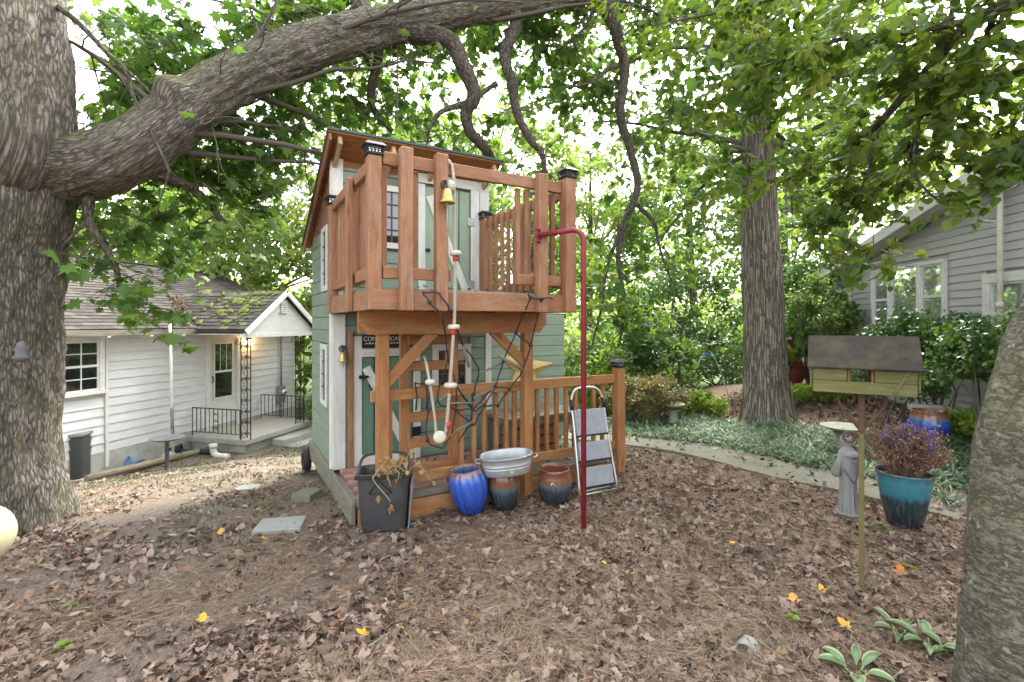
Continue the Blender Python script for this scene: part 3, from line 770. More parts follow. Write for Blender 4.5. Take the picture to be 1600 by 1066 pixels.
for sx, xe in ((1, PX0), (-1, PX1)):
    plank('barge_board', gab, (xe - sx * 0.03, PYO - 0.015, PEZ - 0.085), (PXR - sx * 0.015, PYO - 0.015, PRZ - 0.06), 0.03, 0.12, 'paint_white_house', (0, 0, 1))
b = MB(); b.lo_hi((PXR - 0.10, PYO + 0.07, 1.86), (PXR + 0.10, PYO + 0.103, 2.14)); vt = b.build('vent', 'paint_white_house', gab)
for k in range(5):
    b = MB(); b.box((PXR, PYO + 0.062, 1.89 + 0.05 * k), (0.16, 0.03, 0.008), Matrix.Rotation(rad(35), 3, 'X')); b.build('slat', 'paint_white_house', vt)
b = MB(); b.lo_hi((PXR - 0.13, PYO + 0.05, 1.83), (PXR + 0.13, PYO + 0.10, 1.858)); b.build('sill', 'paint_white_house', vt)
b = MB(); b.lo_hi((PX0 + 0.05, PYO + 0.12, PEZ - 0.13), (PX1 - 0.05, 0.0, PEZ - 0.105)); b.build('porch_ceiling', 'paint_white_house', ct)
# slab, block base and steps
b = MB(); b.lo_hi((2.92, -1.58, -1.02), (5.15, 0.0, -0.90), 0.012); ps = b.build('porch_slab', 'concrete', ct)
b = MB(); b.lo_hi((3.0, -1.5, -1.6), (5.1, -0.02, -1.021)); b.build('porch_base', 'foundation', ct)
for k in range(2):
    b = MB(); b.lo_hi((3.7, -1.58 - 0.34 * (k + 1), -1.9), (5.1, -1.585 - 0.34 * k, -1.05 - 0.14 * k), 0.01); b.build('step', 'concrete', ct)

def scroll(b, c, r, ax, az, turns=1.3, s=1, rr=0.006, start=0.0, n=16):
    c, ax, az = Vector(c), Vector(ax), Vector(az)
    pts = []
    for i in range(n + 1):
        t = i / n; a = start + s * turns * 2 * math.pi * t; q = r * (1 - 0.72 * t)
        pts.append(c + (ax * math.cos(a) + az * math.sin(a)) * q)
    b.tube(pts, rr, 5)
def iron_column(parent, x, y, z0, z1, wx=0.17):
    b = MB()
    for (dx, dy) in ((-wx / 2, 0), (wx / 2, 0), (0, -wx / 2 * 0.0 - wx)): b.bar((x + dx, y + dy, z0), (x + dx, y + dy, z1), 0.018, 0.018, ch=0.001)
    co = b.build('iron_column', 'iron_black', parent)
    s = MB(); z = z0 + 0.12; k = 0
    while z < z1 - 0.15:
        for d in (-1, 1):
            scroll(s, (x + d * wx * 0.22, y, z), wx * 0.22, (d, 0, 0), (0, 0, 1), 1.2, 1 if k % 2 else -1)
            s.tube([(x, y, z - 0.11), (x + d * wx * 0.42, y, z)], 0.005, 4); s.tube([(x + d * wx * 0.42, y, z), (x, y, z + 0.11)], 0.005, 4)
            scroll(s, (x, y - wx * 0.5 - d * wx * 0.22, z), wx * 0.2, (0, d, 0), (0, 0, 1), 1.2, 1)
        z += 0.235; k += 1
    for d in (-1, 1):
        scroll(s, (x + d * (wx / 2 + 0.10), y, z1 - 0.09), 0.08, (-d, 0, 0), (0, 0, 1), 1.2, d, 0.007)
        s.tube([(x + d * wx / 2, y, z1 - 0.33), (x + d * (wx / 2 + 0.03), y, z1 - 0.2), (x + d * (wx / 2 + 0.02), y, z1 - 0.09)], 0.007, 5)
    s.build('scrolls', 'iron_black', co)['kind'] = 'stuff'
    return co
iron_column(ct, 3.02, -1.45, -0.90, PEZ - 0.19)
iron_column(ct, 4.74, -1.45, -0.90, PEZ - 0.19)
def iron_rail(parent, x, y0, y1, z0=-0.90, h=0.62):
    b = MB(); b.bar((x, y0, z0 + h), (x, y1, z0 + h), 0.03, 0.02); b.bar((x, y0, z0 + 0.09), (x, y1, z0 + 0.09), 0.02, 0.012)
    ro = b.build('porch_railing', 'iron_black', parent)
    n = 12
    for i in range(n):
        y = y0 + (y1 - y0) * i / (n - 1)
        plank('baluster', ro, (x, y, z0 + (0 if i in (0, n - 1) else 0.09)), (x, y, z0 + h), 0.014, 0.014, 'iron_black', (0, 1, 0), 0.001)
    s = MB()
    for z in (0.2, 0.35, 0.5):
        for d in (-1, 1): scroll(s, (x, (y0 + y1) / 2 + d * 0.03, z0 + z), 0.035, (0, d, 0), (0, 0, 1), 1.2, 1, 0.005, n=10)
    s.build('scrolls', 'iron_black', ro)['kind'] = 'stuff'
iron_rail(ct, 3.0, -0.08, -1.36); iron_rail(ct, 5.04, -0.08, -1.36)
# lit porch lamp
lw = ct.matrix_basis.copy()
lm = MB(); lm.lathe([(0.05, 0), (0.05, 0.02), (0.02, 0.03)], (4.62, -0.04, 1.20), 12, None, Matrix.Rotation(rad(90), 3, 'X')); lm.tube([(4.62, -0.05, 1.20), (4.62, -0.13, 1.22), (4.62, -0.13, 1.18)], 0.01, 6)
lo_ = lm.build('porch_lamp', 'black_metal', ct)
N = NT('lamp_glow'); em = N.n('ShaderNodeEmission'); em.inputs['Color'].default_value = (1, 0.62, 0.25, 1); em.inputs['Strength'].default_value = 4.0; N.done(em.outputs[0])
b = MB(); b.lathe([(0.03, 1.04), (0.07, 1.07), (0.075, 1.12), (0.05, 1.17), (0.02, 1.18)], (4.62, -0.13, 0), 14, caps=(True, True)); b.build('lamp_globe', 'lamp_glow', lo_)
ld = bpy.data.lights.new('porch_bulb', 'POINT'); ld.energy = 1.2; ld.color = (1, 0.6, 0.28); ld.shadow_soft_size = 0.06
lb = bpy.data.objects.new('porch_bulb', ld); COL.objects.link(lb); lb.parent = ct; lb.location = (4.62, -0.24, 1.10)

# ------------------------------------------------------------------ grey house on the right
gh = thing('grey_house', 'grey clapboard house with white framed windows behind the hedge', 'house', (5.91, 5.0, 0.0), math.atan2(0.99, 0.1413))
def rake(t): return 3.40 - (t - 1.0) * 0.220
T0, T1, GB = -2.0, 5.45, 0.22
b = MB(); b.prism([(T0, GB), (T1, GB), (T1, rake(T1) - 0.02), (-0.9, rake(-0.9)), (T0, rake(-0.9) - 0.3)], 0.1, Matrix.Translation((0, -0.07, 0)))
gwall = b.build('wall', 'siding_grey', gh)
b = MB(); b.lo_hi((T0, -0.1, -0.4), (T1, -0.005, GB)); b.build('foundation', 'foundation', gh)
b = MB(); b.lo_hi((T1 - 0.02, -6, GB), (T1 + 0.0, -0.13, 2.6)); b.lo_hi((T0 + .1, -6, GB), (T0 + 0.12, -0.13, 2.6)); b.build('end_wall', 'siding_grey', gh)
GW = [(1.94, 3.72, 1.48, 2.52), (0.30, 1.28, 1.28, 2.22), (4.40, 5.30, 1.48, 2.28)]
row = 0.108; z = GB
while z < 3.8:
    z1 = z + row
    def tmax(zz): return min(T1, 1.0 + (3.40 - zz) / 0.220 - 0.02)
    tm = tmax(z + row * 0.8)
    tmin = T0 if z < 3.45 else -1.4
    if tm > tmin + 0.05:
        cuts = [(tmin, tm)]
        for (a, c, lo, hi) in GW:
            if z1 > lo and z < hi:
                nc = []
                for (p, q) in cuts:
                    if a > p: nc.append((p, min(a, q)))
                    if c < q: nc.append((max(c, p), q))
                cuts = [k for k in nc if k[1] - k[0] > 0.03]
        for (p, q) in cuts:
            bb = MB(); bb.box((0, 0, 0), (q - p - 0.002, 0.014, row + 0.010), None, 0.002)
            o = bb.build('siding_board', 'siding_grey', gwall); o.location = ((p + q) / 2, 0.002, z + row / 2); o.rotation_euler = (rad(9.0), 0, 0)
    z = z1
# picture window: three units
wo = sash_window(gh, 1.94, 2.50, 1.48, 2.52, 0.012, 1, 2, 'glass_pale', 1, 0.055)
sash_window(gh, 2.502, 3.19, 1.48, 2.52, 0.012, 1, 1, 'glass_pale', 1, 0.028)
sash_window(gh, 3.192, 3.72, 1.48, 2.52, 0.012, 1, 2, 'glass_pale', 1, 0.055)
sash_window(gh, 0.30, 1.28, 1.28, 2.22, 0.012, 1, 2, 'glass_pale', 1, 0.12)
sash_window(gh, 4.40, 5.30, 1.48, 2.28, 0.012, 2, 1, 'glass_pale', 1, 0.08)
# roof with wide eave
rb = MB()
e0, e1, oy = -0.9, 6.15, 0.34
A = [(e1, oy, rake(e1)), (e0, oy, rake(e0)), (e0, -7, rake(e0)), (e1, -7, rake(e1))]
Bq = [(x, y, zz + 0.13) for x, y, zz in A]
rb.add(A + Bq, [[0, 1, 2, 3], [4, 7, 6, 5], [0, 4, 5, 1], [0, 3, 7, 4]])
C = [(e0 - 7, oy, rake(e0) - 2.1), (e0 - 7, -7, rake(e0) - 2.1)]
rb.add([A[1], A[2], C[1], C[0], Bq[1], Bq[2], (C[1][0], C[1][1], C[1][2] + 0.13), (C[0][0], C[0][1], C[0][2] + 0.13)], [[0, 1, 2, 3], [4, 7, 6, 5], [0, 4, 7, 3]])
gr = rb.build('roof', 'shingle_b', gh)
plank('barge_board', gr, (e1 + 0.02, oy + 0.02, rake(e1) + 0.03), (e0, oy + 0.02, rake(e0) + 0.03), 0.035, 0.17, 'paint_white_house')
plank('fascia', gr, (e1 + 0.025, oy, rake(e1) + 0.03), (e1 + 0.025, -6.9, rake(e1) + 0.03), 0.03, 0.16, 'paint_white_house')
nso = 18
for k in range(nso):
    t0, t1 = e1 - (e1 - e0) * k / nso, e1 - (e1 - e0) * (k + 1) / nso
    plank('soffit_panel', gr, (t0 - 0.004, 0.17, rake(t0) - 0.012), (t1 + 0.004, 0.17, rake(t1) - 0.012), 0.32, 0.012, 'siding_white', (0, 0, 1), 0.002)
b = MB(); b.tube([(0.90, 0.14, 0.3), (0.90, 0.14, 2.75), (0.90, 0.14, 3.30)], 0.03, 10); cp = b.build('conduit', 'dirt_pipe', gh)
b = MB(); b.tube([(0.90, 0.14, 1.78), (0.90, 0.14, 1.86)], 0.042, 10); b.build('coupling', 'dirt_pipe', cp)
# ------------------------------------------------------------------ playhouse (local: x along the front, y away from the camera, z up)
PH_LOC, PH_ROT = Vector((-1.235, 3.85, 0.0)), rad(30)
ph = thing('playhouse', 'two storey green timber playhouse with stained balcony, porch and ladder', 'playhouse', PH_LOC, PH_ROT)
PHM = Matrix.Translation(PH_LOC) @ Matrix.Rotation(PH_ROT, 4, 'Z')
PHI = PHM.inverted()
def loc(px, py, v=None, d=None):
    """local playhouse point at a photo pixel, on the plane y = v"""
    a, bb = PHI @ Vector((0, 0, CAM_H)), PHI @ at(px, py, 1.0)
    k = (v - a.y) / (bb.y - a.y)
    return a + (bb - a) * k
ORG, BRN = 'wood_orange', 'wood_brown'
FV, HB, HW, UW = 1.0, 2.34, 2.76, 1.69      # front wall plane, back, lower width, upper width
FLR, DECK = 0.19, 1.845
BH = 0.126
def cut_spans(p, q, z0, z1, holes):
    cuts = [(p, q)]
    for (a, c, lo, hi) in holes:
        if z1 > lo + 0.01 and z0 < hi - 0.01:
            nc = []
            for (s, e) in cuts:
                if a > s: nc.append((s, min(a, e)))
                if c < e: nc.append((max(c, s), e))
            cuts = [k for k in nc if k[1] - k[0] > 0.02]
    return cuts
# --- front wall
LDOOR = (0.27, 0.80, FLR, 1.37); LWIN = (1.02, 1.47, 0.86, 1.37)
UDOOR = (0.93, 1.46, DECK, 3.06); UWIN = (0.42, 0.74, 2.36, 3.00)
b = MB(); b.lo_hi((0.03, FV + 0.022, 0.16), (HW - 0.03, FV + 0.06, 1.72)); b.lo_hi((0.03, FV + 0.022, 1.721), (UW - 0.03, FV + 0.06, 3.24)); fwall = b.build('front_wall', 'wood_grey', ph)
z = FLR
while z < 3.24:
    z1 = min(z + BH, 3.25)
    up = z > 1.68
    holes = [UDOOR, UWIN, (0, 0.10, 0, 9), (UDOOR[1], 1.69, 0, 9)] if up else [LDOOR, LWIN, (0, 0.125, 0, 9), (1.65, 1.73, 0, 9)]
    for (p, q) in cut_spans(0.0, UW if up else HW, z, z1, holes):
        if z1 - z > 0.03: plank('siding_board', fwall, (p + 0.001, FV + 0.012, (z + z1) / 2), (q - 0.001, FV + 0.012, (z + z1) / 2), 0.020, z1 - z - 0.005, 'paint_green_pale' if (not up and p > 1.6) else 'paint_green', (0, 0, 1), 0.005)
    z += BH
# --- left wall
b = MB(); b.prism([(FV + 0.062, 0.16), (HB, 0.16), (HB, 2.56), (FV + 0.062, 3.17)], 0.03, Matrix.Translation((0.045, 0, 0)) @ Matrix.Rotation(rad(90), 4, 'Z')); lwall = b.build('side_wall', 'wood_grey', ph)
SW = [(1.27, 1.60, 1.93, 2.60), (1.30, 1.66, 0.74, 1.38)]
z = FLR
while z < 2.52:
    z1 = z + BH * 1.06
    for (p, q) in cut_spans(FV, HB, z, z1, SW):
        plank('siding_board', lwall, (0.012, p, (z + z1) / 2), (0.012, q, (z + z1) / 2), 0.020, z1 - z - 0.005, 'paint_green', (0, 0, 1), 0.005)
    z = z1
v = FV + 0.02
while v < HB - 0.05:
    v1 = v + 0.135
    top = 3.16 - (v1 - FV) * 0.444
    if top > z + 0.03: plank('gable_board', lwall, (0.010, (v + v1) / 2, z + 0.002), (0.010, (v + v1) / 2, top), 0.130, 0.018, 'wood_board_red', (1, 0, 0), 0.003)
    v = v1
b = MB(); b.lo_hi((HW - 0.03, FV + 0.06, 0.16), (HW - 0.005, HB, 1.70)); b.lo_hi((UW - 0.03, FV + 0.061, 1.701), (UW - 0.005, HB, 2.56)); b.lo_hi((0.06, HB - 0.03, 0.16), (HW - 0.031, HB, 1.70)); b.lo_hi((0.06, HB - 0.03, 1.701), (UW - 0.031, HB, 2.54)); b.build('back_wall', 'paint_green', ph)
b = MB(); b.lo_hi((UW, FV + 0.03, 1.66), (HW + 0.05, HB + 0.08, 1.72)); b.build('lower_roof', 'roof_paper', ph)
# --- trims
WH = 'paint_white'
plank('corner_board', ph, (-0.008, FV + 0.03, FLR - 0.01), (-0.008, FV + 0.03, 3.17), 0.075, 0.018, WH, (1, 0, 0))
plank('corner_board', ph, (0.06, FV - 0.008, FLR - 0.01), (0.06, FV - 0.008, 1.688), 0.125, 0.020, WH, (0, 1, 0))
plank('corner_board', ph, (0.05, FV - 0.008, DECK), (0.05, FV - 0.008, 3.20), 0.10, 0.020, WH, (0, 1, 0))
plank('corner_board', ph, (1.69, FV - 0.006, FLR), (1.69, FV - 0.006, 1.688), 0.075, 0.020, WH, (0, 1, 0))
plank('jamb_board', ph, (1.52, FV - 0.006, DECK), (1.52, FV - 0.006, 3.17), 0.105, 0.022, WH, (0, 1, 0))
plank('corner_board', ph, (1.635, FV - 0.006, DECK), (1.635, FV - 0.006, 3.15), 0.115, 0.022, WH, (0, 1, 0))
plank('head_board', ph, (0.86, FV - 0.010, 3.13), (1.69, FV - 0.010, 3.13), 0.022, 0.10, WH)
plank('jamb_board', ph, (0.90, FV - 0.006, DECK), (0.90, FV - 0.006, 3.07), 0.075, 0.020, WH, (0, 1, 0))
# --- doors
def plank_door(x0, x1, z0, z1, n, flip, mat='paint_green_door', zig=True):
    b = MB(); b.lo_hi((x0 + 0.02, FV + 0.010, z0 + 0.01), (x1 - 0.02, FV + 0.021, z1)); d = b.build('door', 'sign_black', ph)
    wd = (x1 - x0) / n
    for i in range(n):
        plank('door_board', d, (x0 + (i + 0.5) * wd, FV + 0.0, z0 + 0.012), (x0 + (i + 0.5) * wd, FV + 0.0, z1 - 0.004), wd - 0.012, 0.018, mat, (0, 1, 0))
    xa, xb = (x1, x0) if flip else (x0, x1)
    plank('door_brace', d, (xa + (0.05 if not flip else -0.05), FV - 0.022, z1 - 0.10), (xb + (-0.06 if not flip else 0.06), FV - 0.022, z0 + 0.10), 0.018, 0.085, WH)
    return d
d1 = plank_door(LDOOR[0], LDOOR[1], FLR, 1.26, 4, False)
plank('kick_board', d1, (LDOOR[0], FV - 0.020, FLR + 0.05), (LDOOR[1], FV - 0.020, FLR + 0.05), 0.018, 0.10, WH)
plank('head_board', d1, (LDOOR[0], FV - 0.021, 1.305), (0.86, FV - 0.021, 1.305), 0.020, 0.085, WH)
plank('jamb_board', ph, (0.235, FV - 0.016, FLR), (0.235, FV - 0.016, 1.47), 0.085, 0.022, WH, (0, 1, 0))
plank('jamb_board', ph, (0.845, FV - 0.016, FLR), (0.845, FV - 0.016, 1.30), 0.075, 0.022, WH, (0, 1, 0))
plank('door_post', ph, (0.165, FV - 0.03, FLR), (0.165, FV - 0.03, 1.52), 0.045, 0.05, 'wood_brown', (0, 1, 0))
b = MB(); b.tube([(0.36, FV - 0.012, 0.96), (0.36, FV - 0.045, 0.955), (0.36, FV - 0.045, 0.84), (0.36, FV - 0.012, 0.83)], 0.008, 6); b.lo_hi((0.345, FV - 0.013, 0.965), (0.375, FV - 0.018, 0.99)); b.build('pull_handle', 'black_metal', d1)
b = MB(); b.lo_hi((0.245, FV - 0.05, 1.05), (0.30, FV - 0.028, 1.085)); b.tube([(0.30, FV - 0.04, 1.068), (0.335, FV - 0.04, 1.068)], 0.013, 8); b.build('latch', 'black_metal', d1)
b = MB(); b.lo_hi((0.79, FV - 0.034, 0.42), (0.88, FV - 0.028, 0.52)); b.build('hinge', 'black_metal', d1)
b = MB(); b.lo_hi((0.79, FV - 0.034, 1.10), (0.88, FV - 0.028, 1.18)); b.build('hinge', 'black_metal', d1)
b = MB(); b.tube([(0.44, FV - 0.036, 1.255), (0.455, FV - 0.037, 1.20), (0.48, FV - 0.036, 1.145), (0.505, FV - 0.037, 1.20), (0.52, FV - 0.036, 1.255)], 0.010, 5); b.build('emblem', 'sign_black', d1)
d2 = plank_door(UDOOR[0], UDOOR[1], DECK + 0.01, 3.05, 4, False, 'paint_green_pale')
for zz in (2.72, 2.03):
    b = MB(); b.lo_hi((1.425, FV - 0.026, zz - 0.045), (1.51, FV - 0.019, zz + 0.045)); b.build('hinge', 'galvanised', d2)
b = MB(); b.lo_hi((0.94, FV - 0.03, 2.36), (0.99, FV - 0.012, 2.39)); b.build('latch', 'black_metal', d2)
# --- windows
def play_window(x0, x1, z0, z1, rows, cols, fw=0.07):
    fr = MB(); y0, y1 = FV + 0.01, FV - 0.022
    fr.lo_hi((x0, y0, z0), (x0 + fw, y1, z1)); fr.lo_hi((x1 - fw, y0, z0), (x1, y1, z1)); fr.lo_hi((x0 + fw, y0, z1 - fw), (x1 - fw, y1, z1)); fr.lo_hi((x0 + fw, y0, z0), (x1 - fw, y1, z0 + fw))
    wo = fr.build('window', WH, ph)
    gw, gh_ = (x1 - x0 - 2 * fw) / cols, (z1 - z0 - 2 * fw) / rows
    for i in range(cols):
        for j in range(rows):
            p = MB(); p.lo_hi((x0 + fw + i * gw + 0.008, FV - 0.002, z0 + fw + j * gh_ + 0.008), (x0 + fw + (i + 1) * gw - 0.008, FV + 0.004, z0 + fw + (j + 1) * gh_ - 0.008), 0.001); p.build('pane', 'glass_dark', wo)
    m = MB()
    for j in range(1, rows): m.lo_hi((x0 + fw, FV + 0.006, z0 + fw + j * gh_ - 0.008), (x1 - fw, FV - 0.012, z0 + fw + j * gh_ + 0.008))
    for i in range(1, cols): m.lo_hi((x0 + fw + i * gw - 0.008, FV + 0.007, z0 + fw), (x0 + fw + i * gw + 0.008, FV - 0.011, z1 - fw))
    m.build('glazing_bars', 'plastic_dark', wo)
play_window(*LWIN, 3, 2, 0.065)
play_window(*UWIN, 4, 2, 0.06)
for (a, c, lo, hi) in SW:
    fw = 0.055; fr = MB(); x0, x1 = 0.012, -0.012
    fr.lo_hi((x0, a, lo), (x1, a + fw, hi)); fr.lo_hi((x0, c - fw, lo), (x1, c, hi)); fr.lo_hi((x0, a + fw, hi - fw), (x1, c - fw, hi)); fr.lo_hi((x0, a + fw, lo), (x1, c - fw, lo + fw))
    wo = fr.build('window', WH, ph)
    for j in range(4):
        hh = (hi - lo - 2 * fw) / 4
        p = MB(); p.lo_hi((0.006, a + fw, lo + fw + j * hh + 0.006), (0.012, c - fw, lo + fw + (j + 1) * hh - 0.006), 0.001); p.build('pane', 'glass_dark', wo)
    m = MB()
    for j in range(1, 4): m.lo_hi((0.013, a + fw, lo + fw + j * hh - 0.007), (-0.004, c - fw, lo + fw + j * hh + 0.007))
    m.lo_hi((0.014, (a + c) / 2 - 0.006, lo + fw), (-0.003, (a + c) / 2 + 0.006, hi - fw)); m.build('glazing_bars', 'plastic_dark', wo)
# --- roof
rv0, rv1, rz0, rz1, ru0, ru1 = 0.68, 2.50, 3.36, 2.555, -0.085, 1.69
b = MB(); A = [(ru0, rv0, rz0 - 0.035), (ru1, rv0, rz0 - 0.035), (ru1, rv1, rz1 - 0.035), (ru0, rv1, rz1 - 0.035)]
b.add(A + [(x, y, zz + 0.018) for x, y, zz in A], [[0, 3, 2, 1], [4, 5, 6, 7], [0, 1, 5, 4], [1, 2, 6, 5], [2, 3, 7, 6], [3, 0, 4, 7]])
rf = b.build('roof', 'osb', ph)
b = MB(); A = [(ru0 - 0.012, rv0 - 0.015, rz0 - 0.016), (ru1 + 0.012, rv0 - 0.015, rz0 - 0.016), (ru1 + 0.012, rv1, rz1 - 0.016), (ru0 - 0.012, rv1, rz1 - 0.016)]
b.add(A + [(x, y, zz + 0.02) for x, y, zz in A], [[0, 3, 2, 1], [4, 5, 6, 7], [0, 1, 5, 4], [1, 2, 6, 5], [2, 3, 7, 6], [3, 0, 4, 7]]); b.build('roofing_felt', 'roof_paper', rf)
for u in (0.02, 0.52, 0.98, 1.62):
    plank('rafter', rf, (u, rv0 + 0.02, rz0 - 0.085), (u, rv1 - 0.05, rz1 - 0.085), 0.038, 0.088, 'wood_raw')
plank('fly_rafter', rf, (ru0 + 0.015, rv0, rz0 - 0.075), (ru0 + 0.015, rv1, rz1 - 0.075), 0.022, 0.075, 'wood_board_red')
b = MB(); b.lo_hi((0.04, FV + 0.0, 3.12), (1.6, FV + 0.02, 3.27)); b.build('frieze_board', 'osb', ph)
# --- base: platform, skirt boards, bricks
b = MB(); b.lo_hi((0.03, 0.05, 0.02), (HW - 0.03, HB - 0.03, FLR - 0.055)); plat = b.build('platform', 'concrete', ph)
plank('skirt_board', ph, (-0.015, 0.0, 0.10), (-0.015, HB + 0.02, 0.10), 0.038, 0.19, 'wood_grey')
plank('front_sill', ph, (0.01, 0.03, 0.165), (HW, 0.03, 0.165), 0.09, 0.045, 'wood_grey')
plank('front_skirt', ph, (0.02, -0.015, 0.055), (HW, -0.015, 0.055), 0.036, 0.16, ORG)
for (u, v) in ((0.08, 2.2), (0.08, 1.3), (2.6, 2.2)): plank('footing_post', ph, (u, v, -0.45), (u, v, 0.02), 0.09, 0.09, 'wood_grey', (0, 1, 0))
br = random.Random(2)
v = 0.10; r = 0
while v < FV - 0.02:
    u = 0.06 + (r % 2) * 0.10
    while u < 1.62:
        bb = MB(); 
        o = plank('brick', plat, (u, v + 0.045, FLR - 0.03 + br.uniform(-.004, .004)), (u + 0.192, v + 0.045, FLR - 0.03 + br.uniform(-.004, .004)), 0.09, 0.055, 'brick_pink', (0, 0, 1), 0.005)
        u += 0.2
    v += 0.098; r += 1
b = MB(); b.lo_hi((1.70, 0.09, FLR - 0.05), (HW - 0.05, FV, FLR - 0.01)); b.build('porch_floor', 'wood_grey', ph)
# --- posts, beam, braces
def post(u, v, z0, z1, s=0.09, mat=ORG, name='post'): return plank(name, ph, (u, v, z0), (u, v, z1), s, s, mat, (0, 1, 0), 0.006)
post(0.20, -0.05, -0.03, 1.51, 0.092); post(1.54, -0.075, -0.03, 1.51, 0.092)
ep = post(2.73, -0.01, -0.02, 1.13, 0.10); ep.rotation_euler.rotate_axis('Z', 0); 
M = Matrix.Translation((0, -0.10, 0))
b = MB(); b.prism([(0.0, 1.605), (0.075, 1.51), (1.66, 1.51), (1.73, 1.60), (1.73, 1.69), (0.0, 1.69)], 0.04, M); b.build('beam', ORG, ph)
b = MB(); b.prism([(0.02, 1.52), (1.70, 1.52), (1.70, 1.69), (0.02, 1.69)], 0.036, Matrix.Translation((0, -0.005, 0))); b.build('beam', ORG, ph)
plank('brace', ph, (0.17, -0.055, 1.06), (0.64, -0.055, 1.535), 0.04, 0.088, ORG)
plank('brace', ph, (1.57, -0.055, 1.19), (1.19, -0.055, 1.535), 0.04, 0.088, ORG)
# --- lower railing
plank('top_rail', ph, (0.12, 0.0, 1.013), (2.68, 0.0, 1.013), 0.040, 0.092, ORG)
plank('bottom_rail', ph, (0.26, 0.0, 0.31), (2.68, 0.0, 0.31), 0.040, 0.085, ORG)
plank('back_rail', ph, (0.40, 0.42, 0.235), (1.02, 0.42, 0.235), 0.040, 0.075, ORG)
for u in (0.285, 0.93, 1.049, 1.152, 1.277, 1.385, 1.475, 1.732, 1.844, 1.959, 2.076, 2.196, 2.31, 2.43, 2.55):
    plank('baluster', ph, (u, 0.041, 0.29), (u, 0.041, 0.985), 0.038, 0.038, ORG, (0, 1, 0))
# --- ladder to the balcony
for u in (0.477, 0.939): plank('ladder_rail', ph, (u, 0.25, FLR), (u, 0.25, 1.66), 0.042, 0.088, ORG, (1, 0, 0))
for zz in (0.31, 0.54, 0.766, 0.99, 1.22, 1.45): plank('ladder_rung', ph, (0.499, 0.235, zz), (0.917, 0.235, zz), 0.04, 0.085, ORG)
# --- balcony
BV = -0.60
for k in range(11):
    v = BV + 0.02 + k * 0.147
    if v + 0.07 > FV: break
    plank('deck_board', ph, (-0.02, v + 0.07, DECK - 0.014), (1.66, v + 0.07, DECK - 0.014), 0.140, 0.027, 'wood_grey')
plank('rim_board', ph, (-0.03, BV, 1.762), (1.67, BV, 1.762), 0.038, 0.142, BRN)
plank('rim_board', ph, (-0.012, BV + 0.02, 1.76), (-0.012, FV - 0.02, 1.76), 0.036, 0.138, BRN)
plank('rim_board', ph, (1.652, BV + 0.02, 1.76), (1.652, FV - 0.02, 1.76), 0.036, 0.138, BRN)
for u in (0.4, 0.8, 1.2): plank('joist', ph, (u, BV + 0.02, 1.755), (u, FV - 0.02, 1.755), 0.036, 0.13, ORG)
RT = 2.735
def cap(u, v, z):
    b = MB(); b.lo_hi((u - 0.058, v - 0.058, z), (u + 0.058, v + 0.058, z + 0.018)); 
    b.add([(u - 0.075, v - 0.075, z + 0.062), (u + 0.075, v - 0.075, z + 0.062), (u + 0.075, v + 0.075, z + 0.062), (u - 0.075, v + 0.075, z + 0.062),
           (u - 0.05, v - 0.05, z + 0.088), (u + 0.05, v - 0.05, z + 0.088), (u + 0.05, v + 0.05, z + 0.088), (u - 0.05, v + 0.05, z + 0.088)],
          [[0, 3, 2, 1], [4, 5, 6, 7], [0, 1, 5, 4], [1, 2, 6, 5], [2, 3, 7, 6], [3, 0, 4, 7]])
    for s in (-1, 1):
        for t in (-1, 1): b.bar((u + s * 0.05, v + t * 0.05, z + 0.016), (u + s * 0.064, v + t * 0.064, z + 0.064), 0.010, 0.010)
    for i in (-1, 0, 1):
        for s in (-1, 1):
            b.bar((u + i * 0.022, v + s * 0.05, z + 0.016), (u + i * 0.026, v + s * 0.062, z + 0.064), 0.006, 0.006)
            b.bar((u + s * 0.05, v + i * 0.022, z + 0.016), (u + s * 0.062, v + i * 0.026, z + 0.064), 0.006, 0.006)
    for s in (-1, 1):
        b.bar((u - 0.056, v + s * 0.056, z + 0.04), (u + 0.056, v + s * 0.056, z + 0.04), 0.006, 0.006); b.bar((u + s * 0.056, v - 0.056, z + 0.04), (u + s * 0.056, v + 0.056, z + 0.04), 0.006, 0.006)
    c = b.build('post_cap_lamp', 'black_metal', ph)
    g = MB(); g.lo_hi((u - 0.040, v - 0.040, z + 0.016), (u + 0.040, v + 0.040, z + 0.062)); g.build('lamp_glass', 'glass_pale', c)
post(0.0, BV + 0.03, 1.69, 2.745, 0.092, BRN); post(1.61, BV - 0.02, 1.69, 2.81, 0.105, BRN)
post(0.0, FV - 0.07, 1.69, 2.72, 0.085, BRN); post(1.62, FV - 0.05, DECK, 2.76, 0.085, BRN)
for (u, v, zz) in ((0.0, BV + 0.03, 2.745), (1.61, BV - 0.02, 2.81), (0.0, FV - 0.07, 2.72), (1.62, FV - 0.05, 2.76), (2.73, -0.01, 1.13)): cap(u, v, zz)
for (u, zt) in ((0.20, 2.81), (0.459, 2.81), (1.322, 2.80)): plank('upright', ph, (u, BV - 0.055, 1.685), (u, BV - 0.055, zt), 0.09, 0.07, BRN, (0, 1, 0), 0.006)
plank('upright', ph, (-0.055, -0.04, 1.685), (-0.055, -0.04, 2.72), 0.088, 0.045, BRN, (1, 0, 0), 0.006)
plank('top_rail', ph, (0.055, BV + 0.01, RT), (1.555, BV + 0.01, RT), 0.040, 0.092, BRN)
plank('bottom_rail', ph, (0.055, BV + 0.012, 1.95), (0.56, BV + 0.012, 1.95), 0.040, 0.085, BRN)
plank('bottom_rail', ph, (1.13, BV + 0.012, 1.95), (1.555, BV + 0.012, 1.95), 0.040, 0.085, BRN)
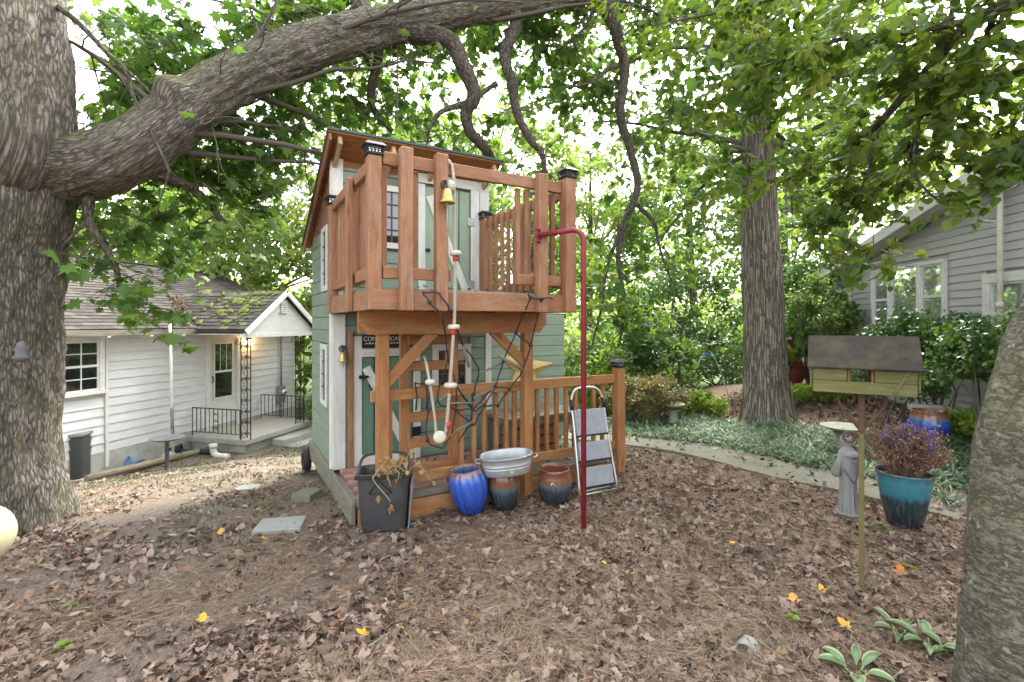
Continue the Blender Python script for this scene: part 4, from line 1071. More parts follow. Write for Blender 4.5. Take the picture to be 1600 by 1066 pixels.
for u in (0.075, 0.298, 0.534, 1.16, 1.245, 1.42, 1.50): plank('baluster', ph, (u, BV + 0.052, 1.91), (u, BV + 0.052, 2.69), 0.038, 0.038, BRN, (0, 1, 0))
for u in (0.0, 1.62):
    plank('top_rail', ph, (u, BV + 0.08, RT - 0.03), (u, FV - 0.115, RT - 0.03), 0.040, 0.088, BRN)
    plank('bottom_rail', ph, (u, BV + 0.08, 1.95), (u, FV - 0.115, 1.95), 0.040, 0.085, BRN)
    v = BV + 0.17; i = 0
    while v < FV - 0.14:
        uu = u + (0.042 if u < 1 else -0.042)
        plank('baluster', ph, (uu, v, 1.90), (uu, v, 2.75), 0.036, 0.036, BRN, (1, 0, 0)); v += 0.128; i += 1

def PW(p): return PHM @ Vector(p)
# ------------------------------------------------------------------ things on the playhouse
def text_mesh(name, s, size, mat, parent, M):
    cu = bpy.data.curves.new(name, 'FONT'); cu.body = s; cu.size = size; cu.align_x = 'LEFT'; cu.extrude = 0.0008
    to = bpy.data.objects.new(name, cu); COL.objects.link(to)
    dg = bpy.context.evaluated_depsgraph_get()
    me = bpy.data.meshes.new_from_object(to.evaluated_get(dg)); bpy.data.objects.remove(to)
    me.materials.clear(); me.materials.append(M_(mat)); me.transform(M)
    return link(name, me, parent)
sg = thing('door_sign', 'black sign lettered ABOARD hung over the lower door', 'sign', PW((0.27, FV - 0.055, 1.36)), PH_ROT)
b = MB(); b.lo_hi((0, -0.008, 0), (0.43, 0.008, 0.125)); b.build('sign_board', 'sign_black', sg)
for (wrd, x0, x1) in (('COME A', 0.015, 0.222), ('BOARD', 0.258, 0.418)):
    o = text_mesh('lettering', wrd, 0.066, 'print_white', sg, Matrix.Identity(4))
    xs_ = [v.co.x for v in o.data.vertices]; sx_ = (x1 - x0) / (max(xs_) - min(xs_))
    o.data.transform(Matrix.Translation((x0, -0.0095, 0.062)) @ Matrix.Rotation(rad(90), 4, 'X') @ Matrix.Diagonal((sx_, 1.0, 1, 1)) @ Matrix.Translation((-min(xs_), 0, 0)))
b = MB(); rr = random.Random(4); x = 0.03
while x < 0.40:
    wd = rr.uniform(0.008, 0.02); b.lo_hi((x, -0.0094, 0.032), (x + wd, -0.0085, 0.032 + rr.uniform(0.010, 0.018)), 0.0002); x += wd + rr.uniform(0.004, 0.012)
b.build('small_print', 'print_white', sg)

def bell(label, p, clap=True, s=1.0, rope=0.0, side=(0, -1)):
    t = thing('bell', label, 'bell', PW(p), PH_ROT)
    b = MB()
    scr = MB(); scroll(scr, (0, 0.0, 0.075 * s), 0.045 * s, (1, 0, 0), (0, 0, 1), 1.6, 1, 0.006); scr.tube([(0, 0.03, 0.10 * s), (0, -0.02, 0.11 * s), (0, -0.03, 0.03 * s)], 0.006, 6)
    scr.build('bracket', 'iron_black', t)
    b.lathe([(0.012 * s, 0.045 * s), (0.028 * s, 0.035 * s), (0.036 * s, 0.0), (0.042 * s, -0.035 * s), (0.06 * s, -0.06 * s), (0.057 * s, -0.062 * s), (0.035 * s, -0.03 * s), (0.02 * s, 0.02 * s)], (0, -0.03, 0), 20)
    b.build('bell_body', 'bell_gold', t)
    b = MB(); b.tube([(0, -0.03, 0.02 * s), (0, -0.03, -0.07 * s)], 0.006, 6); b.lathe([(0.003, -0.012), (0.012, 0), (0.003, 0.012)], (0, -0.03, -0.07 * s), 8); 
    if rope: b.tube([(0, -0.03, -0.07 * s), (0.003, -0.03, -0.07 * s - rope)], 0.005, 6)
    b.build('clapper', 'rope_pale', t)
bell('brass bell with pull cord on the balcony front upright', (0.465, BV - 0.125, 2.50), s=0.95, rope=0.19)
bell('brass bell on the white corner board beside the lower door', (0.085, FV - 0.05, 1.285), s=0.85, rope=0.05)

# climbing rope with discs: twisted strands
def twisted(b, pts, r, strands=3, pitch=0.045, step=0.011):
    P = [Vector(p) for p in pts]; L = [0]
    for i in range(1, len(P)): L.append(L[-1] + (P[i] - P[i - 1]).length)
    n = max(2, int(L[-1] / step)); C = []
    for k in range(n + 1):
        s = L[-1] * k / n; i = 0
        while i < len(L) - 2 and L[i + 1] < s: i += 1
        f = (s - L[i]) / max(1e-6, L[i + 1] - L[i]); C.append((P[i].lerp(P[i + 1], f), (P[i + 1] - P[i]).normalized(), s))
    for q in range(strands):
        out = []
        for c, t, s in C:
            a = Vector((1, 0, 0)) if abs(t.x) < 0.8 else Vector((0, 0, 1))
            n1 = t.cross(a).normalized(); n2 = t.cross(n1); an = 2 * math.pi * (s / pitch / 1.0 + q / strands)
            out.append(c + (n1 * math.cos(an) + n2 * math.sin(an)) * r * 0.52)
        b.tube(out, r * 0.55, 5)
def disc(b, c, r, h, ax=(0, 0, 1)):
    R = Vector(ax).to_track_quat('Z', 'Y').to_matrix()
    b.lathe([(0.012, -h * 0.5), (r * 0.85, -h * 0.5), (r, -h * 0.2), (r, h * 0.15), (r * 0.8, h * 0.5), (0.012, h * 0.5)], c, 20, None, R, (True, True))
rp = thing('climbing_rope', 'thick pale climbing rope with white foot discs hanging from balcony rail', 'rope', (0, 0, 0))
RV = BV - 0.09
top = loc(708, 262, RV); 
pts = [loc(700, 250, BV + 0.02), loc(706, 258, BV - 0.03), loc(709, 280, RV), loc(711, 400, RV), loc(710, 500, RV), loc(704, 590, RV), loc(700, 640, RV), loc(697, 672, RV), loc(690, 690, RV), loc(682, 684, RV)]
b = MB(); twisted(b, [PHM @ p for p in pts], 0.0135); b.build('rope_strand', 'rope_pale', rp)
lo2 = [loc(682, 684, RV), loc(679, 650, RV), loc(672, 600, RV), loc(667, 572, RV + 0.1), loc(664, 560, RV + 0.35), loc(662, 556, 0.1), loc(661, 562, 0.2)]
b = MB(); twisted(b, [PHM @ p for p in lo2], 0.011); b.build('rope_tail', 'rope_pale', rp)
for (px, py, rr_, tape) in ((712, 396, 0.042, 1), (709, 511, 0.045, 1), (704, 602, 0.05, 1), (672, 597, 0.035, 0)):
    c = PHM @ loc(px, py, RV); b = MB(); disc(b, c, rr_, 0.034); dk = b.build('foot_disc', 'plastic_white', rp)
    if tape: b = MB(); b.tube([c + Vector((0, 0, -0.015)), c + Vector((-0.002, 0, -0.055))], 0.019, 10); b.build('red_whipping', 'red_tape', dk)
c = PHM @ loc(687, 683, RV - 0.02); b = MB(); disc(b, c, 0.045, 0.028, (0.25, -0.9, 0.2)); b.build('foot_disc', 'plastic_white', rp)
c = PHM @ loc(700, 664, RV); b = MB(); b.tube([c + Vector((0, 0, 0.02)), c + Vector((-0.003, 0, -0.025))], 0.02, 10); b.build('red_whipping', 'red_tape', rp)
c = PHM @ loc(703, 291, RV - 0.012); fl = MB(); fl.lathe([(0.006, -0.047), (0.022, -0.04), (0.036, -0.02), (0.040, 0.005), (0.034, 0.026), (0.018, 0.038), (0.006, 0.04)], c, 20); fo = fl.build('float_ball', 'plastic_white', rp)
fl = MB(); fl.lathe([(0.004, 0.0), (0.016, 0.002), (0.016, 0.006)], c + Vector((-0.022, -0.030, 0.016)), 12, None, Vector((-0.55, -0.75, 0.4)).to_track_quat('Z', 'Y').to_matrix(), (True, True)); fl.build('red_spot', 'red_tape', fo)

# cargo net: knotted black cords with grey rungs
net = thing('cargo_net', 'tangled black cargo net with grey wooden rungs tied below the balcony', 'net', (0, 0, 0))
V1 = BV - 0.05
K = {}
def kp(name, px, py, v): K[name] = loc(px, py, v)
kp('a0', 660, 456, BV - 0.10); kp('a1', 671, 472, BV - 0.11); kp('a2', 692, 500, BV - 0.08); kp('a3', 700, 560, -0.3); kp('a4', 712, 600, -0.25); kp('a5', 712, 640, -0.2); kp('a6', 706, 676, -0.18)
kp('b0', 686, 458, BV - 0.11); kp('b1', 703, 485, BV - 0.09); kp('b2', 722, 536, -0.35); kp('b3', 742, 565, -0.3); kp('b4', 748, 582, -0.26); kp('b5', 740, 616, -0.22); kp('b6', 738, 640, -0.2); kp('b7', 735, 662, -0.18); kp('b8', 716, 690, -0.15)
kp('c0', 829, 465, BV - 0.10); kp('c1', 806, 520, -0.45); kp('c2', 787, 564, -0.35); kp('c3', 774, 604, -0.28); kp('c4', 757, 634, -0.22); kp('c5', 741, 664, -0.18)
kp('d0', 846, 468, BV - 0.10); kp('d1', 829, 540, -0.45); kp('d2', 816, 580, -0.35); kp('d3', 796, 608, -0.28); kp('d4', 778, 634, -0.22)
kp('e0', 684, 625, -0.2); kp('e1', 668, 650, -0.2); kp('e2', 668, 688, -0.22); kp('e3', 690, 700, -0.24); kp('e4', 704, 682, -0.2)
kp('f0', 648, 598, -0.06); kp('f1', 672, 602, -0.12); kp('f2', 655, 640, -0.05); kp('g0', 664, 590, -0.08); kp('g1', 662, 640, -0.06)
cords = ['a0 b0', 'a0 a1 a2 a3 a4 a5 a6', 'b0 b1 b2 b3 b4 b5 b6 b7 b8', 'c0 c1 c2 c3 c4 c5', 'd0 d1 d2 d3 d4', 'b4 b5 b6 b7', 'c1 d1', 'c3 d3', 'c4 d4', 'a4 b6 c4 d4', 'a5 b6', 'b6 c3', 'a3 e0 a5', 'e0 e1 e2 e3 e4', 'f1 e1', 'f0 f1', 'a4 b6', 'b7 c5', 'a5 b7 c5']
for s in cords:
    b = MB(); P = cat([PHM @ K[k] for k in s.split()], 5); P = [p + Vector((0, 0, -0.006 * math.sin(i * 1.3))) for i, p in enumerate(P)]
    b.tube(P, 0.0065, 6); b.build('net_cord', 'rope_black', net)
for (k1, k2) in (('f0', 'f2'), ('g0', 'g1')):
    b = MB(); p, q = PHM @ K[k1], PHM @ K[k2]; q = Vector((p.x + 0.01, p.y, q.z)); b.tube(cat([p, p.lerp(q, 0.5) + Vector((0.015, -0.01, 0)), q], 5), 0.008, 6); b.build('net_cord', 'rope_black', net)
for k in ('a1', 'b1', 'c0', 'd0', 'a4', 'b6', 'c3', 'b7', 'c4', 'd3', 'd4', 'c1', 'd1', 'e2', 'f1', 'a5', 'c2', 'b5'):
    b = MB(); c = PHM @ K[k]; b.lathe([(0.004, -0.018), (0.015, -0.008), (0.017, 0.004), (0.010, 0.014), (0.004, 0.018)], c, 8, lambda a, z: 1 + 0.2 * math.sin(2 * a)); b.build('knot', 'rope_black', net)
b = MB(); b.tube(cat([PHM @ K['d0'] + Vector((0.0, -0.02, 0.0)), PHM @ K['d0'] + Vector((0.05, -0.03, 0.012)), PHM @ K['d0'] + Vector((0.09, -0.02, 0.002))], 4), 0.007, 6); b.tube(cat([PHM @ K['c0'] + Vector((-.02, -.02, .03)), PHM @ K['c0'], PHM @ K['d0']], 4), 0.008, 6); b.build('net_cord', 'rope_black', net)
for (px0, py0, px1, py1, v, r) in ((724, 540, 733, 574, -0.36, .011), (749, 584, 787, 566, -0.33, .009), (740, 622, 776, 604, -0.27, .012), (712, 674, 737, 660, -0.2, .011), (700, 630, 740, 630, -0.24, .008), (779, 556, 818, 579, -0.42, .011), (686, 626, 708, 612, -0.22, .010)):
    b = MB(); b.tube([PHM @ loc(px0, py0, v), PHM @ loc(px1, py1, v)], r, 8); b.build('rung', 'rope_grey', net)

# barn star on the wall
st = thing('barn_star', 'large gold metal barn star on the green porch wall', 'star', PW((2.19, FV - 0.012, 1.05)), PH_ROT)
b = MB(); R1, R2 = 0.40, 0.155
ring = []
for k in range(10):
    a = math.pi / 2 + k * math.pi / 5; r = R1 if k % 2 == 0 else R2; ring.append((r * math.cos(a), 0, r * math.sin(a)))
Vs = ring + [(0, -0.085, 0)]
Rt = Matrix.Rotation(rad(9), 3, 'Y')
b.add([Rt @ Vector(p) for p in Vs], [[k, (k + 1) % 10, 10] for k in range(10)]); b.add([Rt @ Vector(p) for p in ring], [list(range(10))]); b.build('star_face', 'star_gold', st)

# low table on the porch
tb = thing('porch_table', 'low weathered wooden table standing on the playhouse porch behind balusters', 'table', PW((1.95, 0.55, FLR - 0.012)), PH_ROT)
for k in range(4): plank('table_board', tb, (-0.45, -0.21 + k * 0.14, 0.455), (0.55, -0.21 + k * 0.14, 0.455), 0.135, 0.03, 'wood_grey')
for (x, y) in ((-0.38, -0.2), (0.48, -0.2), (-0.38, 0.2), (0.48, 0.2)): plank('leg', tb, (x, y, 0), (x, y, 0.44), 0.06, 0.06, 'wood_grey', (0, 1, 0))
b = MB(); b.lo_hi((-0.40, -0.22, 0.36), (0.5, -0.19, 0.44)); b.lo_hi((-0.40, 0.19, 0.36), (0.5, 0.22, 0.44)); b.build('apron', 'wood_grey', tb)
bx = thing('storage_crate', 'dark slatted crate tucked under the porch table', 'crate', PW((1.98, 0.62, FLR - 0.012)), PH_ROT)
for s in range(3):
    for yy in (-0.16, 0.16): plank('slat', bx, (-0.25, yy, 0.06 + 0.1 * s), (0.25, yy, 0.06 + 0.1 * s), 0.012, 0.08, 'wood_brown')
    for xx in (-0.25, 0.25): plank('slat', bx, (xx, -0.15, 0.06 + 0.1 * s), (xx, 0.15, 0.06 + 0.1 * s), 0.012, 0.08, 'wood_brown')
b = MB(); b.lo_hi((-0.245, -0.15, 0.005), (0.245, 0.15, 0.02)); b.build('crate_floor', 'wood_brown', bx)

# ------------------------------------------------------------------ fireman's pole
gp = at(912, 830, 3.76); 
fp = thing('fireman_pole', 'dark red bent steel fireman pole fixed to the balcony corner', 'pole', (gp.x, gp.y, 0))
toppt = PHM @ loc(842, 368, BV - 0.10)
tl = Vector((toppt.x - gp.x, toppt.y - gp.y, toppt.z))
zt = 2.33
cx = tl.normalized(); hd = Vector((tl.x, tl.y, 0)).normalized(); L = Vector((tl.x, tl.y, 0)).length
pp = [Vector((0, 0, -0.3)), Vector((0, 0, zt - 0.10))]
for k in range(1, 9):
    a = k / 8 * math.pi / 2; pp.append(Vector((0, 0, zt - 0.10)) + hd * 0.09 * (1 - math.cos(a)) + Vector((0, 0, 0.09 * math.sin(a))))
pp.append(hd * L + Vector((0, 0, tl.z)))
b = MB(); b.tube(pp, 0.0205, 14); b.build('pole_tube', 'pole_red', fp)
b = MB(); b.box(tl + hd * 0.008, (0.05, 0.012, 0.12), Matrix.Rotation(PH_ROT, 3, 'Z')); b.build('flange', 'pole_red', fp)
for dz in (-0.045, 0.045):
    b = MB(); b.lathe([(0.004, 0), (0.014, 0.001), (0.012, 0.012), (0.003, 0.016)], tl + Vector((0, -0.0, dz)), 8, None, Vector((0.4, -0.9, 0)).to_track_quat('Z', 'Y').to_matrix(), (True, True)); b.build('bolt', 'pole_red', fp)

# ------------------------------------------------------------------ pots, tub, bin, step ladder
def gpt(px, py):
    """ground point under a pixel"""
    y = FPX * CAM_H / (py - HY)
    for _ in range(20):
        x = (px - CX) / FPX * y; y = FPX * (CAM_H - float(gz(x, y))) / (py - HY)
    return Vector(((px - CX) / FPX * y, y, float(gz((px - CX) / FPX * y, y))))
def pot(name, label, p, prof, mat, wob=None, tilt=(0, 0), n=40, soil=None):
    t = thing(name, label, 'pot', p); t.rotation_euler = (tilt[0], tilt[1], 0)
    b = MB(); b.lathe(prof, (0, 0, 0), n, wob); b.build('pot_body', mat, t)
    if soil: b = MB(); b.lathe([(soil[0], soil[1] - 0.02), (soil[0], soil[1]), (soil[0] * 0.5, soil[1] + 0.012), (0.01, soil[1] + 0.018)], (0, 0, 0), 20, lambda a, z: 1 + 0.03 * math.sin(5 * a)); b.build('soil', 'soil', t)
    return t
rib = lambda a, z: 1 + (0.10 * abs(math.sin(a * 7 + z * 4)) if 0.03 < z < 0.36 else 0)
p = gpt(737, 806)
pot('blue_pot', 'ribbed cobalt blue glazed pot leaning beside the porch steps', p + Vector((0, 0.10, -0.01)), [(0.09, 0), (0.105, 0.01), (0.135, 0.12), (0.152, 0.24), (0.15, 0.32), (0.135, 0.37), (0.13, 0.385), (0.118, 0.38), (0.12, 0.34), (0.13, 0.24), (0.08, 0.03)], 'glaze_blue', rib, (rad(2), rad(-8)), 126, (0.12, 0.30))
p = gpt(789, 799)
pot('brown_pot', 'brown and black glazed pot upside down under the galvanised tub', p + Vector((0, 0.09, 0)), [(0.085, 0), (0.10, 0.008), (0.122, 0.09), (0.134, 0.20), (0.128, 0.28), (0.108, 0.325), (0.10, 0.335), (0.085, 0.33), (0.05, 0.30)], 'glaze_brown', lambda a, z: 1 + 0.006 * math.sin(26 * a), (rad(1), rad(-4)), 60, (0.085, 0.29))
p = gpt(868, 791)
pot('brown_pot', 'round brown glazed pot with a white label by the step ladder', p + Vector((0, 0.09, 0)), [(0.105, 0), (0.118, 0.01), (0.142, 0.10), (0.152, 0.19), (0.145, 0.25), (0.128, 0.295), (0.135, 0.315), (0.122, 0.318), (0.11, 0.29), (0.13, 0.19), (0.1, 0.03)], 'glaze_brown', None, (rad(3), 0), 44, (0.11, 0.22))
b = MB(); b.lathe([(0.002, 0), (0.016, 0.0005)], p + Vector((-0.03, -0.055, 0.215)), 12, None, Vector((-0.2, -1, 0.1)).to_track_quat('Z', 'Y').to_matrix(), (True, True)); lb_ = b.build('label_sticker', 'print_white', bpy.data.objects['brown_pot.001']); lb_.location = -Vector(bpy.data.objects['brown_pot.001'].location)
# galvanised oval tub
p = gpt(790, 800)
tub_ = None
tub = thing('galvanised_tub', 'ribbed oval galvanised tub perched on the two left pots', 'tub', (p.x + 0.015, p.y + 0.02, 0.335)); tub.rotation_euler = (rad(4), rad(-5), rad(6)); tub.scale = (0.92, 0.92, 0.76)
def oval(prof, n=48, wob=None):
    V, F = [], []
    for (s, z) in prof:
        for k in range(n):
            a = 2 * math.pi * k / n; V.append((0.245 * s * math.copysign(abs(math.cos(a)) ** 0.8, math.cos(a)), 0.15 * s * math.copysign(abs(math.sin(a)) ** 0.8, math.sin(a)), z))
    for i in range(len(prof) - 1):
        for k in range(n): F.append([i * n + k, i * n + (k + 1) % n, (i + 1) * n + (k + 1) % n, (i + 1) * n + k])
    F.append(list(range(n))[::-1]); return V, F
b = MB(); b.smooth = True; prof = [(0.86, 0), (0.875, 0.006), (0.90, 0.06), (0.905, 0.066), (0.925, 0.072), (0.925, 0.078), (0.908, 0.084), (0.915, 0.10), (0.935, 0.106), (0.935, 0.112), (0.92, 0.118), (0.955, 0.185), (0.985, 0.19), (1.0, 0.20), (0.985, 0.207), (0.95, 0.197), (0.90, 0.07), (0.84, 0.012)]
b.add(*oval(prof)); b.build('tub_body', 'galvanised', tub)
for s in (-1, 1):
    b = MB(); b.tube(cat([(s * 0.24, -0.05, 0.15), (s * 0.275, -0.05, 0.16), (s * 0.29, 0, 0.165), (s * 0.275, 0.05, 0.16), (s * 0.24, 0.05, 0.15)], 4), 0.006, 6); b.build('handle', 'galvanised', tub)
b = MB(); b.lathe([(0.002, 0), (0.02, 0.001)], (0.03, -0.1435, 0.055), 14, None, Vector((0, -1, -0.1)).to_track_quat('Z', 'Y').to_matrix(), (True, True)); b.build('maker_badge', 'plastic_white', tub)
# plastic bin of dead plants
p = gpt(594, 834)
bn = thing('plastic_bin', 'dark grey tapered plastic bin of dead plants at the porch corner', 'bin', (p.x, p.y + 0.14, p.z)); bn.rotation_euler = (rad(-3), 0, rad(7))
b = MB()
def ring4(wx, wy, z, k=6, rr=0.05):
    out = []
    for (sx, sy, a0) in ((1, 1, 0), (-1, 1, 90), (-1, -1, 180), (1, -1, 270)):
        for i in range(k):
            a = rad(a0 + 90 * i / (k - 1)); out.append((sx * (wx - rr) + rr * math.cos(a), sy * (wy - rr) + rr * math.sin(a), z))
    return out
rings = [ring4(0.155, 0.12, 0), ring4(0.165, 0.13, 0.01), ring4(0.195, 0.155, 0.405), ring4(0.198, 0.158, 0.41), ring4(0.205, 0.165, 0.412), ring4(0.207, 0.167, 0.44), ring4(0.195, 0.155, 0.442), ring4(0.185, 0.147, 0.40), ring4(0.165, 0.13, 0.12)]
V = [q for r_ in rings for q in r_]; n = 24; F = [[i * n + k, i * n + (k + 1) % n, (i + 1) * n + (k + 1) % n, (i + 1) * n + k] for i in range(len(rings) - 1) for k in range(n)]
F.append(list(range(n))[::-1]); b.smooth = True; b.add(V, F); b.build('bin_body', ['plastic_dark'], bn)
b = MB(); b.add([q for r_ in (ring4(0.17, 0.135, 0.34), ring4(0.1, 0.08, 0.36)) for q in r_], [[k, (k + 1) % n, n + (k + 1) % n, n + k] for k in range(n)] + [[n + k for k in range(n)]]); b.build('soil', 'soil', bn)
b = MB(); b.lo_hi((-0.205, -0.170, 0.405), (0.205, -0.150, 0.438)); b.build('rim_lip', 'black_metal', bn)
b = MB(); b.tube(cat([(-0.19, -0.1, 0.43), (-0.19, -0.02, 0.5), (-0.16, 0.1, 0.535), (0.0, 0.15, 0.545), (0.14, 0.12, 0.535), (0.19, 0.02, 0.49), (0.195, -0.08, 0.43)], 5), 0.012, 8); b.build('hoop', 'plastic_dark', bn)
b = MB(); b.lo_hi((0.195, -0.10, 0.02), (0.205, 0.13, 0.40)); g_ = b.build('side_panel', 'plastic_grey', bn); g_.rotation_euler = (0, rad(4.5), 0); g_.location = (-0.012, 0, 0)
b = MB(); b.tube([(-0.03, -0.160, 0.395), (-0.10, -0.155, 0.30)], 0.004, 5); b.tube([(-0.03, -0.160, 0.395), (0.07, -0.153, 0.30)], 0.004, 5); b.tube([(-0.10, -0.155, 0.296), (0.05, -0.155, 0.296)], 0.003, 5); b.build('wire_stay', 'black_metal', bn)
# dead plant in the bin
dp = thing('dead_plant', 'withered golden stems drooping over the grey plastic bin', 'plant', bn.location + Vector((0, 0, 0.36)))
b = MB(); pr_ = random.Random(8); tips = []
for k in range(18):
    a = pr_.uniform(0, 6.28); r0 = pr_.uniform(0, 0.1)
    p0 = Vector((0.05 + r0 * math.cos(a), r0 * math.sin(a), 0)); p2 = p0 + Vector((pr_.uniform(-0.08, 0.17), pr_.uniform(-0.15, 0.05), pr_.uniform(0.1, 0.24))); p3 = p2 + Vector((pr_.uniform(-0.02, 0.09), pr_.uniform(-0.06, 0.0), pr_.uniform(-0.12, 0.0)))
    P = cat([p0, p0.lerp(p2, 0.6) + Vector((0, 0, 0.04)), p2, p3], 4); b.tube(P, 0.003, 5); tips += P[8:]
P = cat([(0.05, 0, 0.2), (-0.03, -0.16, 0.10), (-0.035, -0.19, 0.06), (0.06, -0.185, -0.06), (0.09, -0.185, -0.10)], 5); b.tube(P, 0.0035, 5); 
b.build('stems', 'dry_stem_pale', dp)
pos = np.array([[t.x, t.y, t.z] for t in tips[::2]]); n = len(pos)
T, F = LITTER
pos = np.concatenate([pos + rng.normal(0, 0.012, pos.shape), np.array([[0.09, -0.19, -0.12], [0.085, -0.195, -0.14], [-0.0, -0.19, -0.055], [0.1, -0.19, -0.13]])]); n = len(pos)
scatter_mesh('dry_leaves', T, F, pos, rotmats(rng.uniform(0, 6.3, n), rng.normal(-0.8, 0.6, n), rng.normal(0, 0.7, n)), rng.uniform(0.03, 0.07, n), rng.uniform(0, 1, n), 'leaf_dry_gold', dp)
# step ladder
fl_, fr_ = gpt(908, 800), gpt(961, 766)
ldp = PHI @ gpt(931, 775)
lad = thing('step_ladder', 'folded aluminium three step ladder leaning on the porch railing', 'ladder', PW((ldp.x + 0.02, ldp.y - 0.03, 0.0)), PH_ROT); lad.rotation_euler = (rad(-13), 0, PH_ROT + rad(-4))
b = MB(); hw = 0.185
b.tube(cat([(-hw - 0.03, 0, 0.0), (-hw, 0, 0.62), (-hw + 0.005, 0, 0.88), (-hw + 0.06, 0, 0.985), (0, 0, 1.005), (hw - 0.06, 0, 0.985), (hw - 0.005, 0, 0.88), (hw, 0, 0.62), (hw + 0.03, 0, 0.0)], 6), 0.0125, 10); b.build('front_frame', 'aluminium', lad)
b = MB(); b.tube([(-hw, 0.05, 0.02), (-hw + 0.02, 0.045, 0.70)], 0.011, 8); b.tube([(hw, 0.05, 0.02), (hw - 0.02, 0.045, 0.70)], 0.011, 8); b.tube([(-hw, 0.05, 0.06), (hw, 0.05, 0.06)], 0.009, 8); b.build('rear_frame', 'aluminium', lad)
for (z0, z1) in ((0.10, 0.27), (0.33, 0.50), (0.56, 0.80)):
    b = MB(); b.lo_hi((-hw + 0.012, -0.022, z0), (hw - 0.012, 0.008, z1), 0.008); sp = b.build('step', 'tread_grey', lad)
    b = MB(); b.lo_hi((-hw + 0.006, -0.026, z0 - 0.012), (hw - 0.006, 0.010, z0 + 0.006)); b.build('step_edge', 'black_metal', sp)
for s in (-1, 1):
    b = MB(); b.tube([(s * (hw + 0.001), 0, 0.80), (s * (hw - 0.004), 0, 0.90)], 0.018, 10); b.build('hinge_sleeve', 'black_metal', lad)
    b = MB(); b.tube([(s * (hw + 0.03), 0, -0.005), (s * (hw + 0.029), 0, 0.03)], 0.017, 10); b.build('rubber_foot', 'rubber', lad)
b = MB(); b.tube([(-hw - 0.026, 0, 0.04), (hw + 0.026, 0, 0.04)], 0.008, 8); b.build('base_bar', 'aluminium', lad)
# black round thing behind the playhouse, built as a tyre with a cart tray
ty = thing('black_tyre', 'black round tyre with a cart tray behind the back corner of playhouse', 'cart', PW((-0.06, HB + 0.02, -0.03)), PH_ROT)
b = MB(); pr2 = [(0.07, -0.04), (0.12, -0.045), (0.14, -0.03), (0.145, 0), (0.14, 0.03), (0.12, 0.045), (0.07, 0.04), (0.07, -0.04)]
b.lathe(pr2, (0, 0, 0), 30, None, Matrix.Rotation(rad(90), 3, 'Y'), (False, False)); b.build('tyre', 'rubber', ty)
b = MB(); b.tube([(0, 0, 0), (0.5, 0.1, 0)], 0.015, 8); b.lo_hi((0.1, -0.02, 0.12), (0.6, 0.30, 0.36), 0.02); b.build('cart_tray', 'plastic_dark', ty)
b = MB(); b.lathe([(0.015, -0.03), (0.072, -0.02), (0.072, 0.02), (0.015, 0.03)], (0, 0, 0), 20, None, Matrix.Rotation(rad(90), 3, 'Y'), (True, True)); b.build('hub', 'plastic_dark', ty)
# debris on the balcony deck
# ------------------------------------------------------------------ tree limbs with bark relief
def limb(name, pts, radii, mat, parent, sides=24, seg=0.06, disp=0.04, freq=(5.0, 1.2), flare=None, lumps=(), start=None):
    """a tapered limb through pts (smooth), with lumpy relief and UVs in metres"""
    P = [Vector(p) for p in pts]
    dense, rr = [], []
    C = cat([(p.x, p.y, p.z) for p in P], 12)
    Rr = []
    for i in range(len(P) - 1):
        for k in range(12): 
            t = k / 12; t = t * t * (3 - 2 * t) * 0.5 + t * 0.5
            Rr.append(radii[i] * (1 - t) + radii[i + 1] * t)
    Rr.append(radii[-1])
    L = [0.0]
    for i in range(1, len(C)): L.append(L[-1] + (C[i] - C[i - 1]).length)
    n = max(3, int(L[-1] / seg)); S_ = np.linspace(0, L[-1], n + 1)
    cc = np.array([[c.x, c.y, c.z] for c in C]); Q = np.stack([np.interp(S_, L, cc[:, j]) for j in range(3)], 1); RR = np.interp(S_, L, Rr)
    t0 = Vector(Q[1] - Q[0]).normalized()
    a = start if start is not None else (Vector((0, 1, 0)) if abs(t0.y) < 0.9 else Vector((1, 0, 0)))
    nr = (a - t0 * a.dot(t0)).normalized()
    V, UVs = [], []
    sd = random.uniform(0, 50)
    for i in range(n + 1):
        t = Vector(Q[min(i + 1, n)] - Q[max(i - 1, 0)]).normalized()
        nr = (nr - t * nr.dot(t)).normalized(); bn = t.cross(nr); c = Vector(Q[i])
        for k in range(sides + 1):
            an = 2 * math.pi * k / sides; ca, sa = math.cos(an), math.sin(an)
            d = nr * ca + bn * sa
            q = Vector((ca * freq[0] * 0.6 + sd, sa * freq[0] * 0.6, S_[i] * freq[1]))
            r = RR[i] * (1 + 0.14 * mnoise.noise(Vector((ca + sd, sa, S_[i] * 0.9)))) + disp * mnoise.noise(q) + disp * 0.5 * mnoise.noise(q * 3.1)
            if flare: r += flare(an, c.z)
            p = c + d * r
            for (lc, lr, lh) in lumps:
                dd = (p - Vector(lc)).length / lr
                if dd < 1: p = p + d * lh * (1 - dd * dd) ** 2
            V.append(p); UVs.append((an * max(RR[0], RR[-1]) , S_[i]))
    m = sides + 1
    F = [[i * m + k, i * m + k + 1, (i + 1) * m + k + 1, (i + 1) * m + k] for i in range(n) for k in range(sides)]
    me = bpy.data.meshes.new(name); me.from_pydata([tuple(p) for p in V], [], F)
    me.polygons.foreach_set('use_smooth', np.ones(len(F), bool))
    uvl = me.uv_layers.new(name='UVMap')
    UV = np.array(UVs, np.float32); li = np.array(F, np.int32).ravel(); uvl.data.foreach_set('uv', UV[li].ravel())
    me.materials.append(M_(mat)); me.update()
    return link(name, me, parent)

